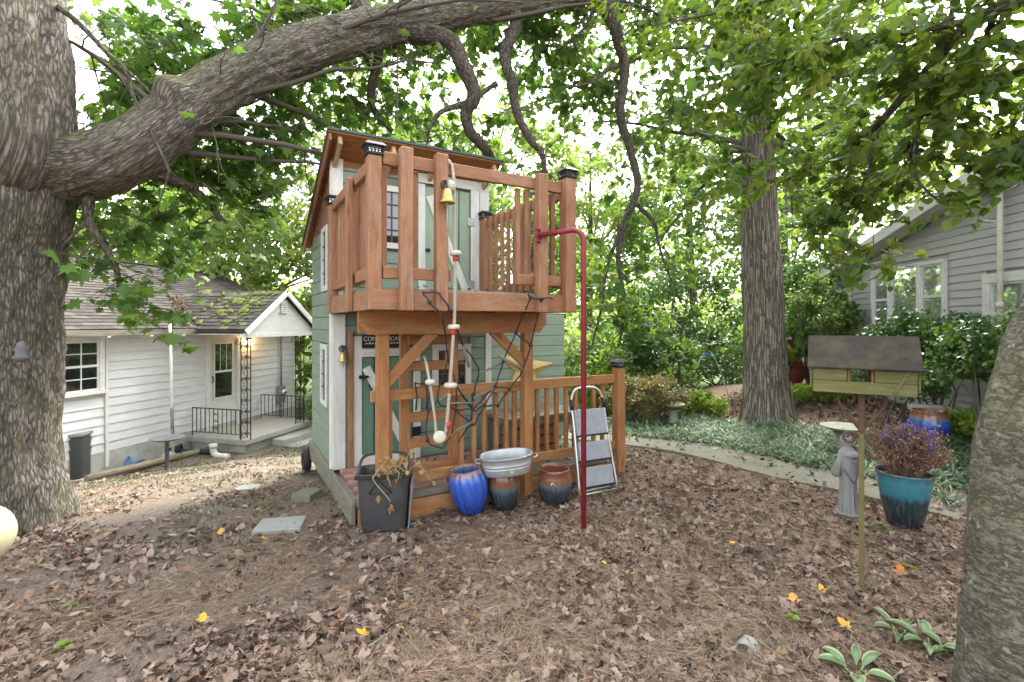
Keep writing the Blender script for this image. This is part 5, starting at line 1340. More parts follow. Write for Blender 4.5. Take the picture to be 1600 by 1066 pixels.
def pp(*a):
    return [at(*q) for q in a]
class Twigs:
    """thin branchlets collected as one part of a tree, with the leaf positions along them"""
    def __init__(self, r): self.b = MB(); self.pos, self.dir, self.tone = [], [], []; self.r = r
    def spray(self, p, d, length, r0, droop=0.3, wig=0.25, leaves=True, gap=0.05, fork=0.35, depth=2, tone=None, first=0.15, side=0.03):
        R = self.r; n = max(3, int(length / 0.13)); pts = [Vector(p)]; d = Vector(d).normalized()
        tone = R.uniform(0, 1) if tone is None else tone
        for i in range(n):
            d = (d + Vector((R.gauss(0, wig), R.gauss(0, wig), R.gauss(0, wig * 0.6) - droop * 0.25)) * 0.5).normalized()
            pts.append(pts[-1] + d * length / n)
            if depth > 0 and R.random() < fork:
                e = (d + Vector((R.gauss(0, 0.8), R.gauss(0, 0.8), R.gauss(-0.05, 0.4)))).normalized()
                self.spray(pts[-1], e, length * R.uniform(0.35, 0.6), r0 * 0.55, droop, wig, leaves, gap, fork * 0.7, depth - 1, min(1, max(0, tone + R.gauss(0, 0.1))), first * 0.3, side)
        self.b.tube(pts, [max(0.0018, r0 * (1 - 0.8 * i / n)) for i in range(n + 1)], 5, caps=False)
        if leaves:
            s = length * first
            while s < length:
                k = min(n - 1, int(s / length * n)); f = s / length * n - k
                q = pts[k].lerp(pts[k + 1], f)
                self.pos.append(q + Vector((R.gauss(0, side), R.gauss(0, side), R.gauss(-side * 0.6, side)))); self.tone.append(tone); self.dir.append(math.atan2(d.y, d.x))
                s += gap * R.uniform(0.6, 1.4)
            self.pos.append(pts[-1]); self.tone.append(tone); self.dir.append(math.atan2(d.y, d.x))
        return pts
    def finish(self, tname, lname, bmat, lmat, tmpl, size, parent, keep=None, pitch=(-0.55, 0.45)):
        t = self.b.build(tname, bmat, parent)
        pos = np.array([[p.x, p.y, p.z] for p in self.pos]); tone = np.array(self.tone); yaw = np.array(self.dir)
        if keep is not None:
            k = keep(pos); pos, tone, yaw = pos[k], tone[k], yaw[k]
        n = len(pos)
        R = rotmats(yaw - math.pi / 2 + rng.normal(0, 1.1, n), rng.normal(pitch[0], pitch[1], n), rng.normal(0, 0.4, n))
        sz_ = size * rng.uniform(0.45, 1.25, n)
        sz_ = np.stack([sz_ * rng.uniform(0.75, 1.1, n), sz_, sz_ * rng.uniform(0.2, 2.6, n)], 1)
        o = scatter_mesh(lname, tmpl[0], tmpl[1], pos, R, sz_, np.clip(tone * 0.6 + rng.uniform(0, 0.4, n), 0, 1), lmat, parent)
        return t, o, n
def play_clear(pos):
    """no leaves inside the playhouse, nor between the camera and its front"""
    q = np.array(PHI) @ np.concatenate([pos, np.ones((len(pos), 1))], 1).T
    x, y, z = q[0], q[1], q[2]
    inside = (x > -0.35) & (x < 3.0) & (y < 2.6) & (z < 3.45)
    return ~inside
PLAY_TOP = 3.45

# ------------------------------------------------------------------ big maple on the left
mp = thing('maple_tree', 'huge old maple with a mossy limb arching over the playhouse', 'tree', (-4.22, 3.95, 0))
def mlocal(pts): return [Vector(p) - Vector((-4.22, 3.95, 0)) for p in pts]
root_fl = lambda an, z: (0.02 + 0.07 * max(0, math.sin(3 * an + 0.6)) + 0.035 * math.sin(7 * an)) * max(0, 1 - (z + 0.1) / 0.75) ** 2
limb('trunk', mlocal([(-4.42, 3.95, -0.3), (-4.42, 3.95, 0.35), (-4.42, 3.95, 1.2), (-4.40, 3.95, 2.2), (-4.36, 3.95, 2.75), (-4.45, 4.05, 3.4)]), [0.60, 0.585, 0.58, 0.59, 0.62, 0.45], 'bark_maple', mp, 130, 0.026, 0.042, (17, 2.4), root_fl, start=Vector((-1, 0.6, 0)))
limb('upper_stem', mlocal([(-4.40, 3.86, 2.70), (-4.36, 3.80, 2.86), (-4.27, 3.76, 3.02), (-4.24, 3.76, 3.2), (-4.26, 3.78, 3.8), (-4.3, 3.8, 4.6), (-4.3, 3.8, 6.0)]), [0.30, 0.60, 0.69, 0.685, 0.66, 0.62, 0.5], 'bark_maple', mp, 120, 0.028, 0.042, (16, 2.4), None, [((-4.22 + 4.84 - 4.22, 3.6 - 3.95, 3.05), 0.25, 0.06)], start=Vector((-1, 0.6, 0)))
LIMB = pp((40, 285, 4.4), (115, 266, 4.12), (205, 236, 4.05), (300, 164, 4.25), (400, 103, 4.55), (520, 62, 4.95), (640, 35, 5.4), (760, 14, 5.8), (900, -8, 6.3), (1020, -60, 6.8))
burl = at(272, 148, 4.08)
limb('limb', mlocal(LIMB), [0.30, 0.265, 0.225, 0.205, 0.205, 0.20, 0.19, 0.15, 0.10, 0.08], 'bark_maple', mp, 72, 0.028, 0.028, (10, 3.0), None, [(tuple(Vector(burl) - Vector((-4.22, 3.95, 0))), 0.19, 0.13)])
bb_ = MB(); br = random.Random(12)
for k in range(26):
    c = burl + Vector((br.gauss(0, .035), -0.03 + br.gauss(0, .03), -0.075 + br.gauss(0, .03))) - Vector((-4.22, 3.95, 0)); r = br.uniform(0.02, 0.045)
    bb_.lathe([(0.004, -r), (r * .8, -r * .5), (r, 0), (r * .75, r * .6), (0.004, r)], c, 7)
bb_.build('burl', 'bark_branch', mp)['kind'] = 'stuff'
BR = [
    (pp((640, 50, 5.35), (700, 62, 5.4), (722, 100, 5.45), (742, 148, 5.55), (728, 175, 5.6), (734, 205, 5.7), (758, 232, 5.9), (775, 262, 6.2)), [.12, .10, .085, .08, .065, .06, .055, .05]),
    (pp((800, 6, 5.9), (806, 40, 5.9), (788, 85, 5.9), (800, 130, 5.95), (806, 170, 6.0), (826, 215, 6.0), (846, 240, 6.05), (853, 280, 6.1), (850, 320, 6.1)), [.09, .075, .07, .06, .055, .05, .04, .03, .015]),
    (pp((592, 70, 5.3), (590, 100, 5.4), (580, 140, 5.5), (584, 172, 5.6), (612, 205, 5.9)), [.05, .045, .045, .04, .03]),
    (pp((735, 160, 5.6), (690, 175, 5.5), (672, 200, 5.4), (668, 225, 5.4)), [.04, .03, .02, .01]),
    (pp((775, 130, 6.0), (755, 145, 5.9), (742, 155, 5.7)), [.03, .03, .03]),
    (pp((940, 0, 6.4), (958, 35, 6.5), (965, 60, 6.6), (976, 110, 6.8), (970, 180, 6.9), (984, 230, 7.0), (996, 290, 7.0), (980, 340, 7.0), (966, 400, 7.0), (975, 470, 7.0), (968, 540, 7.0)), [.11, .09, .075, .065, .06, .055, .05, .045, .035, .025, .012]),
    (pp((996, 320, 7.0), (1022, 350, 7.1), (1034, 400, 7.1), (1050, 440, 7.1)), [.035, .025, .018, .01]),
    (pp((975, 345, 7.0), (948, 420, 7.0), (940, 480, 7.0), (925, 540, 7.0)), [.03, .025, .02, .012]),
    (pp((235, 268, 4.2), (290, 290, 4.5), (330, 320, 4.7), (345, 355, 4.8), (348, 385, 4.85)), [.05, .04, .032, .022, .01]),
    (pp((140, 300, 4.1), (138, 340, 4.1), (152, 368, 4.1), (178, 410, 4.12), (188, 445, 4.12), (196, 465, 4.12)), [.045, .036, .026, .022, .018, .010]),
    (pp((138, 345, 4.1), (118, 362, 4.05), (104, 380, 4.0)), [.02, .014, .008]),
    (pp((150, 372, 4.1), (132, 392, 4.0), (118, 410, 3.95)), [.016, .012, .006]),
    (pp((500, 95, 4.9), (492, 110, 4.9), (482, 120, 4.95), (497, 135, 5.0)), [.03, .02, .015, .008]),
    (pp((90, 10, 3.85), (125, 38, 3.9), (165, 80, 3.95), (198, 112, 3.95), (208, 150, 3.95), (236, 206, 3.9), (262, 262, 3.9), (262, 275, 3.9), (244, 335, 3.9)), [.024, .022, .02, .016, .014, .011, .009, .007, .004]),
    (pp((200, 110, 3.95), (240, 150, 3.9), (262, 180, 3.88)), [.008, .005, .003]),
    (pp((600, 58, 5.3), (560, 0, 5.6), (540, -80, 6.0)), [.12, .10, .08]),
    (pp((880, -5, 6.2), (930, -70, 6.6), (1010, -160, 7.2)), [.09, .07, .05]),
    (pp((930, 5, 6.4), (912, 45, 6.5), (870, 80, 6.6)), [.03, .02, .008]),
    (pp((958, 100, 6.7), (920, 130, 6.6), (865, 140, 6.6)), [.03, .02, .01]),
]
for P, r in BR: limb('branch', mlocal(P), r, 'bark_branch', mp, 12, 0.05, r[0] * 0.12, (6, 4))
tw = Twigs(random.Random(21))
R_ = tw.r
def from_branch(P, n, ln, droop, tow=None, spread=1.0, t0=0.2, r0=0.008, **kw):
    for k in range(n):
        i = R_.uniform(t0, 0.999) * (len(P) - 1); a = int(i); q = P[a].lerp(P[a + 1], i - a)
        d = Vector((R_.gauss(0, 1), R_.gauss(0, 1), R_.gauss(0.0, 0.6))) * spread
        if tow is not None: d = d + Vector(tow)
        tw.spray(q, d, ln * R_.uniform(0.6, 1.3), r0, droop, **kw)
# overhead crown: long ascending boughs that never come near the roof
crown_boughs = []
for k in range(46):
    i = R_.uniform(0.18, 1.0) * (len(LIMB) - 1); a = min(int(i), len(LIMB) - 2); q = LIMB[a].lerp(LIMB[a + 1], i - a)
    ang = R_.uniform(0, 6.283)
    d = Vector((math.cos(ang), abs(math.sin(ang)) + 0.25, R_.uniform(0.1, 0.9))).normalized()
    ln = R_.uniform(1.2, 3.4); n_ = 6; pts = [q]
    for s in range(n_):
        d = (d + Vector((R_.gauss(0, .16), R_.gauss(0, .16), R_.gauss(-0.02, .12)))).normalized(); pts.append(pts[-1] + d * ln / n_)
    crown_boughs.append(pts); tw.b.tube(pts, [0.032 * (1 - 0.75 * s / n_) for s in range(n_ + 1)], 6, caps=False)
MK = dict(gap=0.10, fork=0.5, depth=2, side=0.05)
for P in crown_boughs: from_branch(P, 6, 0.8, 0.35, (0, 0.1, 0.0), 1.0, 0.3, **MK)
for bi, n_, ln in ((0, 14, 0.5), (1, 20, 0.6), (2, 11, 0.5), (3, 6, 0.5), (5, 26, 0.8), (6, 9, 0.6), (7, 10, 0.6), (8, 11, 0.6), (12, 6, 0.5), (15, 16, 1.0), (16, 16, 1.0), (17, 10, 0.7), (18, 10, 0.7)):
    from_branch(BR[bi][0], n_, ln, 0.5, (0, 0.35, 0) if bi not in (8,) else (0, 0, 0), 1.0, 0.25, **MK)
for bi, n_, ln in ((9, 9, 0.42), (10, 5, 0.35), (11, 5, 0.3)): from_branch(BR[bi][0], n_, ln, 0.35, (0.2, 0, 0.0), 0.9, 0.55, gap=0.075, fork=0.4, depth=1, side=0.03, r0=0.005)
for (px, py, d_) in ((196, 460, 4.1), (205, 470, 4.1), (225, 500, 4.12)): tw.spray(at(px, py, d_), (0.8, 0, -0.35), 0.42, 0.005, 0.25, 0.2, True, 0.06, 0.35, 1, 0.6, 0.3, 0.03)
tw.spray(at(185, 440, 4.12), (-0.6, 0.3, -0.15), 0.45, 0.005, 0.3, 0.2, True, 0.06, 0.4, 1, 0.5, 0.2, 0.03)
# leafy sprays hanging behind and beside the trunk, and near the limb
for (px, py, d_, dx, n_) in ((300, 20, 5.0, 0.5, 8), (200, 60, 5.2, 0.2, 9), (170, 120, 5.4, 0.2, 6), (240, 20, 5.3, 0.2, 6), (160, 20, 4.8, 0.4, 6), (420, 40, 5.2, 0.2, 5), (240, 240, 5.4, 0.3, 5), (180, 300, 5.2, 0.4, 6), (380, 200, 6.0, 0.3, 5), (460, 160, 6.2, 0.2, 6), (520, 150, 6.2, 0.0, 6), (150, 350, 5.2, 0.1, 4), (330, 130, 4.0, 0.2, 1), (405, 85, 4.2, 0.1, 1), (250, 340, 5.5, 0.2, 5)):
    for k in range(n_): tw.spray(at(px + R_.gauss(0, 25), py + R_.gauss(0, 18), d_ * R_.uniform(0.95, 1.1)), (dx + R_.gauss(0, .7), R_.gauss(0.2, .6), R_.gauss(-0.2, .4)), R_.uniform(0.4, 0.9), 0.006, 0.4, **MK)
t_, l_o, nl = tw.finish('twigs', 'crown', 'bark_branch', 'leaf_maple', MAPLE, 0.135, mp, lambda p: play_clear(p) & ~((p[:, 2] < PLAY_TOP + 0.15) & (p[:, 1] < 5.4) & (p[:, 0] > -2.2) & (p[:, 0] < 2.2)) & ~((p[:, 1] < 3.55) & (p[:, 0] > -3.2)) & ~((p[:, 2] > 2.55) & (p[:, 1] < np.interp(p[:, 0], [q.x for q in LIMB], [q.y for q in LIMB]) + 0.25) & (rng.random(len(p)) < 0.985)) & ~((p[:, 0] < -3.45) & (p[:, 1] < 4.3) & (rng.random(len(p)) < 0.9)))
t_.location = l_o.location = -Vector((-4.22, 3.95, 0))
print('maple leaves', nl)

# ------------------------------------------------------------------ tall straight tree in the right middle ground
po = Vector((4.12, 7.9, float(gz(4.12, 7.9))))
pt = thing('tall_tree', 'tall straight furrowed trunk rising from the grassy border', 'tree', po)
pf = lambda an, z: (0.07 + 0.06 * max(0, math.sin(4 * an))) * max(0, 1 - (z + 0.0) / 0.8) ** 2
limb('trunk', [(0, 0, -0.3), (-0.02, 0, 0.5), (-0.06, 0, 1.8), (-0.12, 0, 3.2), (-0.17, 0, 5.0), (-0.25, 0.1, 7.5), (-0.3, 0.1, 11)], [0.375, 0.325, 0.285, 0.255, 0.225, 0.19, 0.1], 'bark_poplar', pt, 84, 0.05, 0.018, (20, 1.2), pf, start=Vector((0, 1, 0)))
b = MB(); b.lathe([(0.05, 0), (0.045, 0.03), (0.02, 0.02)], (-0.17, -0.262, 2.63), 12, None, Matrix.Rotation(rad(90), 3, 'X'), (True, True)); b.build('knot_hole', 'bark_far', pt)
tw = Twigs(random.Random(5)); R_ = tw.r
for k in range(34):
    z0 = R_.uniform(3.9, 9.5); ang = R_.uniform(0, 6.283); d = Vector((math.cos(ang), math.sin(ang), R_.uniform(-0.25, 0.5))).normalized(); ln = R_.uniform(1.6, 4.2); q = Vector((-0.15, 0, z0)); pts = [q]
    for s in range(7):
        d = (d + Vector((R_.gauss(0, .15), R_.gauss(0, .15), R_.gauss(-0.06, .1)))).normalized(); pts.append(pts[-1] + d * ln / 7)
    tw.b.tube(pts, [0.045 * (1 - 0.8 * s / 7) for s in range(8)], 6, caps=False); from_branch(pts, 9, 0.9, 0.5, None, 1.0, 0.25, gap=0.095, fork=0.45, depth=2, side=0.05)
t_, l_o, nl = tw.finish('twigs', 'crown', 'bark_far', 'leaf_poplar', ROUND, 0.135, pt); print('tall tree leaves', nl)

# ------------------------------------------------------------------ smooth barked tree at the right edge
fo = Vector((2.06, 2.0, 0))
ft = thing('smooth_tree', 'leaning smooth grey green trunk spotted with lichen at the right edge', 'tree', fo)
def flocal(P): return [Vector(p) - fo for p in P]
limb('trunk', flocal([(2.12, 2.0, -0.3), (2.14, 2.0, 0.3), (2.155, 2.0, 0.75), (2.18, 2.0, 1.1), (2.26, 2.0, 1.42), (2.37, 2.0, 1.75), (2.55, 2.05, 2.3), (2.85, 2.15, 3.0), (3.1, 2.4, 3.8), (3.3, 2.9, 5.0)]), [0.245, 0.235, 0.222, 0.205, 0.195, 0.185, 0.17, 0.15, 0.12, 0.06], 'bark_smooth', ft, 90, 0.02, 0.012, (4, 5), None, [((1.93 - 2.06, -0.1, 1.15), 0.16, 0.03)], start=Vector((1, 0.4, 0)))
FB = [
    (pp((1760, -40, 2.75), (1594, 0, 3.1), (1508, 42, 3.4), (1457, 101, 3.6), (1398, 166, 3.8), (1350, 214, 4.0), (1300, 248, 4.2), (1240, 277, 4.4), (1160, 292, 4.6)), [.05, .042, .036, .033, .029, .025, .02, .014, .006]),
    (pp((1594, 5, 3.1), (1508, 34, 3.3), (1440, 44, 3.45), (1380, 58, 3.6), (1310, 62, 3.8), (1240, 90, 4.0), (1170, 110, 4.2)), [.03, .026, .023, .02, .017, .012, .005]),
    (pp((1555, 20, 3.3), (1530, 85, 3.4), (1500, 120, 3.5), (1478, 170, 3.55), (1440, 185, 3.6), (1420, 240, 3.6)), [.02, .017, .014, .011, .008, .004]),
    (pp((1432, 140, 3.7), (1435, 190, 3.65), (1428, 240, 3.6), (1430, 275, 3.6), (1455, 305, 3.55), (1475, 318, 3.5)), [.015, .014, .013, .011, .009, .005]),
    (pp((1470, 60, 3.5), (1490, 10, 3.6), (1500, -60, 3.8)), [.02, .018, .015]),
    (pp((1380, 185, 3.9), (1362, 250, 3.9), (1345, 300, 3.9), (1330, 350, 3.9)), [.011, .009, .006, .003]),
    (pp((1385, 180, 3.9), (1358, 210, 3.85), (1360, 300, 3.8), (1366, 395, 3.8)), [.008, .007, .005, .003]),
    (pp((1330, 232, 4.1), (1324, 280, 4.1), (1290, 330, 4.2), (1260, 360, 4.3)), [.012, .010, .008, .004]),
    (pp((1700, 60, 2.9), (1600, 110, 3.1), (1540, 125, 3.3), (1480, 135, 3.5)), [.03, .02, .013, .005]),
    (pp((1700, 90, 2.9), (1620, 190, 3.0), (1585, 240, 3.1), (1565, 290, 3.2)), [.022, .016, .011, .005]),
    (pp((1900, -100, 2.6), (1700, -60, 2.9), (1560, -40, 3.3), (1400, -30, 3.8), (1250, -10, 4.3), (1120, 20, 4.8), (1020, 40, 5.2)), [.05, .04, .032, .026, .02, .014, .006]),
    (pp((1250, -10, 4.3), (1180, 60, 4.5), (1140, 130, 4.6), (1120, 200, 4.7)), [.015, .012, .008, .004]),
]
for P, r in FB: limb('branch', flocal(P), r, 'bark_branch', ft, 10, 0.05, r[0] * 0.1, (6, 4))
# the bough that joins these branches to the trunk, out of the picture
limb('branch', flocal([(2.75, 2.12, 2.8), (3.1, 2.3, 3.2), at(1760, -40, 2.75), at(1900, -100, 2.6)]), [.09, .075, .06, .05], 'bark_branch', ft, 12, 0.05, 0.006)
tw = Twigs(random.Random(31)); R_ = tw.r
FK = dict(gap=0.044, fork=0.40, depth=2, side=0.016)
for bi, n_, ln, dr in ((0, 40, 0.5, 0.5), (1, 40, 0.5, 0.5), (2, 16, 0.35, 0.5), (3, 9, 0.25, 0.5), (4, 12, 0.5, 0.3), (5, 9, 0.26, 0.5), (6, 7, 0.22, 0.4), (7, 14, 0.35, 0.5), (8, 16, 0.35, 0.4), (9, 13, 0.28, 0.4), (10, 52, 0.65, 0.6), (11, 18, 0.5, 0.5)):
    from_branch(FB[bi][0], n_, ln, dr, (0, 0.15, 0), 1.0, 0.15, r0=0.004, **FK)
for (px, py, d_) in ((1560, 230, 3.3), (1600, 250, 3.2), (1640, 290, 3.1), (1520, 240, 3.4), (1490, 260, 3.5), (1600, 200, 3.2), (1640, 180, 3.1), (1580, 180, 3.3), (1550, 200, 3.3), (1620, 230, 3.2), (1500, 210, 3.5), (1650, 240, 3.1), (1450, 250, 3.7), (1400, 300, 3.8), (1380, 330, 3.8), (1370, 400, 3.8), (1395, 420, 3.7), (1440, 400, 3.6), (1480, 330, 3.5), (1530, 335, 3.3), (1340, 395, 3.9), (1300, 400, 4.0), (1285, 340, 4.2)): 
    for k in range(2): tw.spray(at(px - 40, py - 30, d_), (R_.uniform(-.5, 1), R_.gauss(0, .3), -0.3), 0.3, 0.003, 0.35, 0.2, True, 0.045, 0.3, 1, None, 0.1, 0.02)
t_, l_o, nl = tw.finish('twigs', 'crown', 'bark_branch', 'leaf_round', ROUND, 0.078, ft, lambda p: p[:, 1] > 2.6); print('right tree leaves', nl)
t_.location = l_o.location = -fo

# ------------------------------------------------------------------ trees and shrubs behind
def clumps(n, c, rx, ry, rz, cr, per, flat=0.6, shell=0.45, lowcut=-1.0):
    out, cs = [], []
    while len(cs) < n:
        d = rng.normal(0, 1, 3); d /= np.linalg.norm(d)
        if d[2] < lowcut: continue
        r = shell + (1 - shell) * rng.random() ** 0.6
        cs.append(np.array(c) + d * np.array([rx, ry, rz]) * r)
    cs = np.array(cs)
    k = rng.integers(0, n, n * per)
    rad_ = cr * rng.uniform(0.6, 1.3, n)
    dd = rng.normal(0, 1, (n * per, 3)); dd /= np.linalg.norm(dd, axis=1)[:, None]; dd *= (rng.random((n * per, 1)) ** 0.5)
    pos = cs[k] + dd * rad_[k][:, None] * np.array([1, 1, flat])
    tone = rng.random(n)[k]
    return cs, pos, tone
def bush_mesh(name, pos, tone, size, mat, parent, tmpl=DIAM, pitch=(-0.5, 0.6), upright=None):
    n = len(pos)
    R = rotmats(rng.uniform(0, 6.283, n), rng.normal(pitch[0], pitch[1], n), rng.normal(0, 0.5, n))
    return scatter_mesh(name, tmpl[0], tmpl[1], pos, R, size * rng.uniform(0.6, 1.3, n), np.clip(tone * 0.6 + rng.uniform(0, 0.4, n), 0, 1), mat, parent)
def back_tree(label, x, y, h, cz, rx, rz, n, per, size, mat, tr=0.18, cr=0.9, name='background_tree', lowcut=-0.8, group='trees behind the garden', ry=None):
    base = Vector((x, y, float(gz(x, y)))); t = thing(name, label, 'tree', base, 0, group)
    rr = random.Random(int(x * 31 + y * 17))
    wob = [Vector((rr.gauss(0, .12), rr.gauss(0, .12), 0)) for _ in range(4)]
    P = [Vector((0, 0, -0.4)), Vector((0, 0, h * 0.25)) + wob[0], Vector((0, 0, h * 0.55)) + wob[1] * 2, Vector((0, 0, h * 0.9)) + wob[2] * 3]
    limb('trunk', P, [tr * 1.3, tr, tr * 0.7, tr * 0.25], 'bark_far', t, 12, 0.25, tr * 0.1)
    cs, pos, tone = clumps(n, (0, 0, cz), rx, ry or rx, rz, cr, per, 0.6, 0.35, lowcut)
    b = MB()
    for c in cs[:: max(1, n // 16)]:
        z0 = min(h * 0.8, max(h * 0.2, c[2] * 0.7)); a = Vector((0, 0, z0)); c = Vector(c); m = a.lerp(c, 0.5) + Vector((rr.gauss(0, .2), rr.gauss(0, .2), 0.15))
        b.tube([a, m, c], [tr * 0.35, tr * 0.22, 0.015], 6, caps=False)
    b.build('limbs', 'bark_far', t)
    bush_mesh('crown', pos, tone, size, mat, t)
    return t
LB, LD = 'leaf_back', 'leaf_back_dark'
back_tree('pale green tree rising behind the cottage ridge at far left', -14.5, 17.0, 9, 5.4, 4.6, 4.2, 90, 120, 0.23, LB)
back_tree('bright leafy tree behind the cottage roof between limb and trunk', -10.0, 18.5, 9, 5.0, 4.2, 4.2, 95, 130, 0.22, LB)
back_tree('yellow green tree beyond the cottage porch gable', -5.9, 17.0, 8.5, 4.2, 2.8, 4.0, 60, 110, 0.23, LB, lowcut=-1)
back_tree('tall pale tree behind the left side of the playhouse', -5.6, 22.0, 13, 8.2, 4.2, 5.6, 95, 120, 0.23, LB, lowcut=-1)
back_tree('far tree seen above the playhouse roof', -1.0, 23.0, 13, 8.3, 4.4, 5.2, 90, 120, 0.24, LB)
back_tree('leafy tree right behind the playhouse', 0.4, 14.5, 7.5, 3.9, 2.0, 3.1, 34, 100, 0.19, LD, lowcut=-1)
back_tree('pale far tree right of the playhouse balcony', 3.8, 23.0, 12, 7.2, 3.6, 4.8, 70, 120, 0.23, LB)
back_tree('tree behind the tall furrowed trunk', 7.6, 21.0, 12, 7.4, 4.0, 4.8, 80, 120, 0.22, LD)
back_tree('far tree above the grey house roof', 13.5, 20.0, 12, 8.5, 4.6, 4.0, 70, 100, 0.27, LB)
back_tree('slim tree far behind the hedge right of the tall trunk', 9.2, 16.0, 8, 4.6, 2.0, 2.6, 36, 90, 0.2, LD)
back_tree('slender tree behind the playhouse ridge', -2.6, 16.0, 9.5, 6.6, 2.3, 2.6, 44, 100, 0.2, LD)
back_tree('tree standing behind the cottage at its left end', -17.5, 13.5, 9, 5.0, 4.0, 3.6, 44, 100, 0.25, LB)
# leaning bare limb seen right of the tall trunk
def shrub(name, label, x, y, rx, ry, rz, n, per, size, mat, cr=0.3, stems=6, z0=0.1, tmpl=DIAM, flat=0.8, pitch=(-0.4, 0.6), lean=(0, 0), lowcut=-0.7, shell=0.5, group=None, cat_='shrub'):
    base = Vector((x, y, float(gz(x, y)))); t = thing(name, label, cat_, base, 0, group)
    cs, pos, tone = clumps(n, (lean[0], lean[1], rz + z0), rx, ry, rz, cr, per, flat, shell, lowcut)
    pos = pos[pos[:, 2] > 0.02] if True else pos
    tone = tone[:len(pos)]
    b = MB(); rr = random.Random(int(x * 13 + y * 7))
    for k in range(stems):
        c = Vector(cs[rr.randrange(len(cs))]); a = Vector((rr.gauss(0, .08), rr.gauss(0, .08), -0.1)); m = a.lerp(c, 0.5) + Vector((rr.gauss(0, .1), rr.gauss(0, .1), 0))
        b.tube([a, m, c], [0.028 * max(0.5, rz), 0.02 * max(0.5, rz), 0.006], 6, caps=False)
    b.build('stems', 'bark_far', t)
    bush_mesh('foliage', pos, tone, size, mat, t, tmpl, pitch)
    return t
EV = 'leaf_evergreen'
shrub('evergreen_shrub', 'large dense dark evergreen shrub left of the tall trunk', 3.5, 10.2, 1.5, 1.1, 1.35, 95, 130, 0.085, EV, 0.36, 9, 0.25)
shrub('evergreen_shrub', 'dark evergreen shrub growing between tall trunk and grey house', 6.3, 10.4, 1.15, 1.0, 1.3, 75, 130, 0.085, EV, 0.34, 8, 0.2)
shrub('evergreen_shrub', 'leafy shrub with loose twigs beside the grey house far corner', 5.7, 9.0, 0.55, 0.6, 0.75, 40, 100, 0.08, 'leaf_back_dark', 0.26, 6, 0.6)
shrub('house_hedge', 'dark hedge shrub below the picture window of the grey house', 5.45, 6.35, 0.42, 1.0, 0.42, 60, 130, 0.06, EV, 0.24, 9, 0.62, lowcut=-0.5)
shrub('house_hedge', 'low sprawling hedge shrub against the grey clapboard near birdhouse', 5.2, 6.7, 0.38, 0.75, 0.42, 36, 100, 0.06, EV, 0.2, 7, 0.22)
shrub('house_hedge', 'hedge shrub behind the leaning smooth trunk', 4.95, 4.95, 0.42, 0.55, 0.42, 40, 110, 0.06, EV, 0.22, 7, 0.72, lowcut=-0.5)
shrub('green_shrub', 'bright green shrub low beside the playhouse end post', 2.2, 10.5, 0.9, 0.7, 0.7, 50, 100, 0.085, 'leaf_bright', 0.32, 6, 0.05)
shrub('green_shrub', 'green shrub behind the porch railing end', 1.5, 9.3, 0.75, 0.6, 0.85, 44, 100, 0.08, LD, 0.3, 6, 0.0)
shrub('lace_shrub', 'olive and rust fine leaved weeping shrub by the path', 2.15, 7.75, 0.62, 0.5, 0.36, 70, 110, 0.05, 'leaf_lace', 0.17, 10, 0.08)
shrub('green_shrub', 'small fern green shrub at the foot of the tall trunk', 3.15, 8.2, 0.42, 0.35, 0.22, 26, 90, 0.06, 'leaf_bright', 0.14, 5, 0.04)
shrub('green_shrub', 'low yellow green clipped border row right of the tall trunk', 5.25, 8.3, 0.85, 0.22, 0.13, 60, 90, 0.045, 'leaf_bright', 0.12, 6, 0.05)
shrub('green_shrub', 'bright lime bush under the birdhouse roof line', 5.05, 9.4, 0.3, 0.3, 0.55, 22, 80, 0.07, 'leaf_bright', 0.2, 5, 0.15)
shrub('porch_vine', 'leafy vine climbing the far iron porch column', -4.75, 12.3, 0.22, 0.22, 0.9, 14, 50, 0.11, LD, 0.2, 6, 0.05)
shrub('green_shrub', 'loose green shrub between the cottage porch and playhouse', -4.10, 11.1, 0.36, 0.4, 0.75, 36, 80, 0.07, LD, 0.22, 7, 0.15)
shrub('green_shrub', 'tall background shrub beside the cottage steps', -4.6, 14.4, 1.0, 0.8, 1.5, 60, 90, 0.13, LB, 0.42, 7, 0.1)
shrub('green_shrub', 'fresh green low plant beside the grey house lamp', 5.35, 5.55, 0.35, 0.35, 0.16, 22, 70, 0.06, 'leaf_bright', 0.13, 5, 0.05)
shrub('green_shrub', 'broad green shrub filling the gap behind the evergreen shrub', 3.3, 13.0, 1.6, 0.9, 0.6, 70, 100, 0.12, LD, 0.4, 8, 0.0)
shrub('green_shrub', 'broad green shrub far behind the tall trunk', 6.0, 14.2, 1.7, 0.9, 0.75, 70, 100, 0.12, LD, 0.45, 8, 0.0)
shrub('green_shrub', 'far green shrub right behind the playhouse end', 1.2, 15.5, 1.5, 0.9, 0.8, 55, 100, 0.12, LB, 0.45, 8, 0.0)
for (px, py, d_) in ((1500, 250, 3.3), (1560, 270, 3.2), (1590, 320, 3.1)): pass
# far wood that closes the view
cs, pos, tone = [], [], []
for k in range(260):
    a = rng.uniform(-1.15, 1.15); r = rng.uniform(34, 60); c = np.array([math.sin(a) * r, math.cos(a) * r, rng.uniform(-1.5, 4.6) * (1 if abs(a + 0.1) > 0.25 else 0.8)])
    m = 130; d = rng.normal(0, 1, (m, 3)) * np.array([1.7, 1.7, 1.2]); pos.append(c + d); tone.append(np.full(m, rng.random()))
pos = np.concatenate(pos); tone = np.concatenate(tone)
fw = bush_mesh('far_wood', pos, tone, 0.62, LB, None); tag(fw, 'far belt of pale green woodland beyond the garden', 'woodland', kind='stuff')
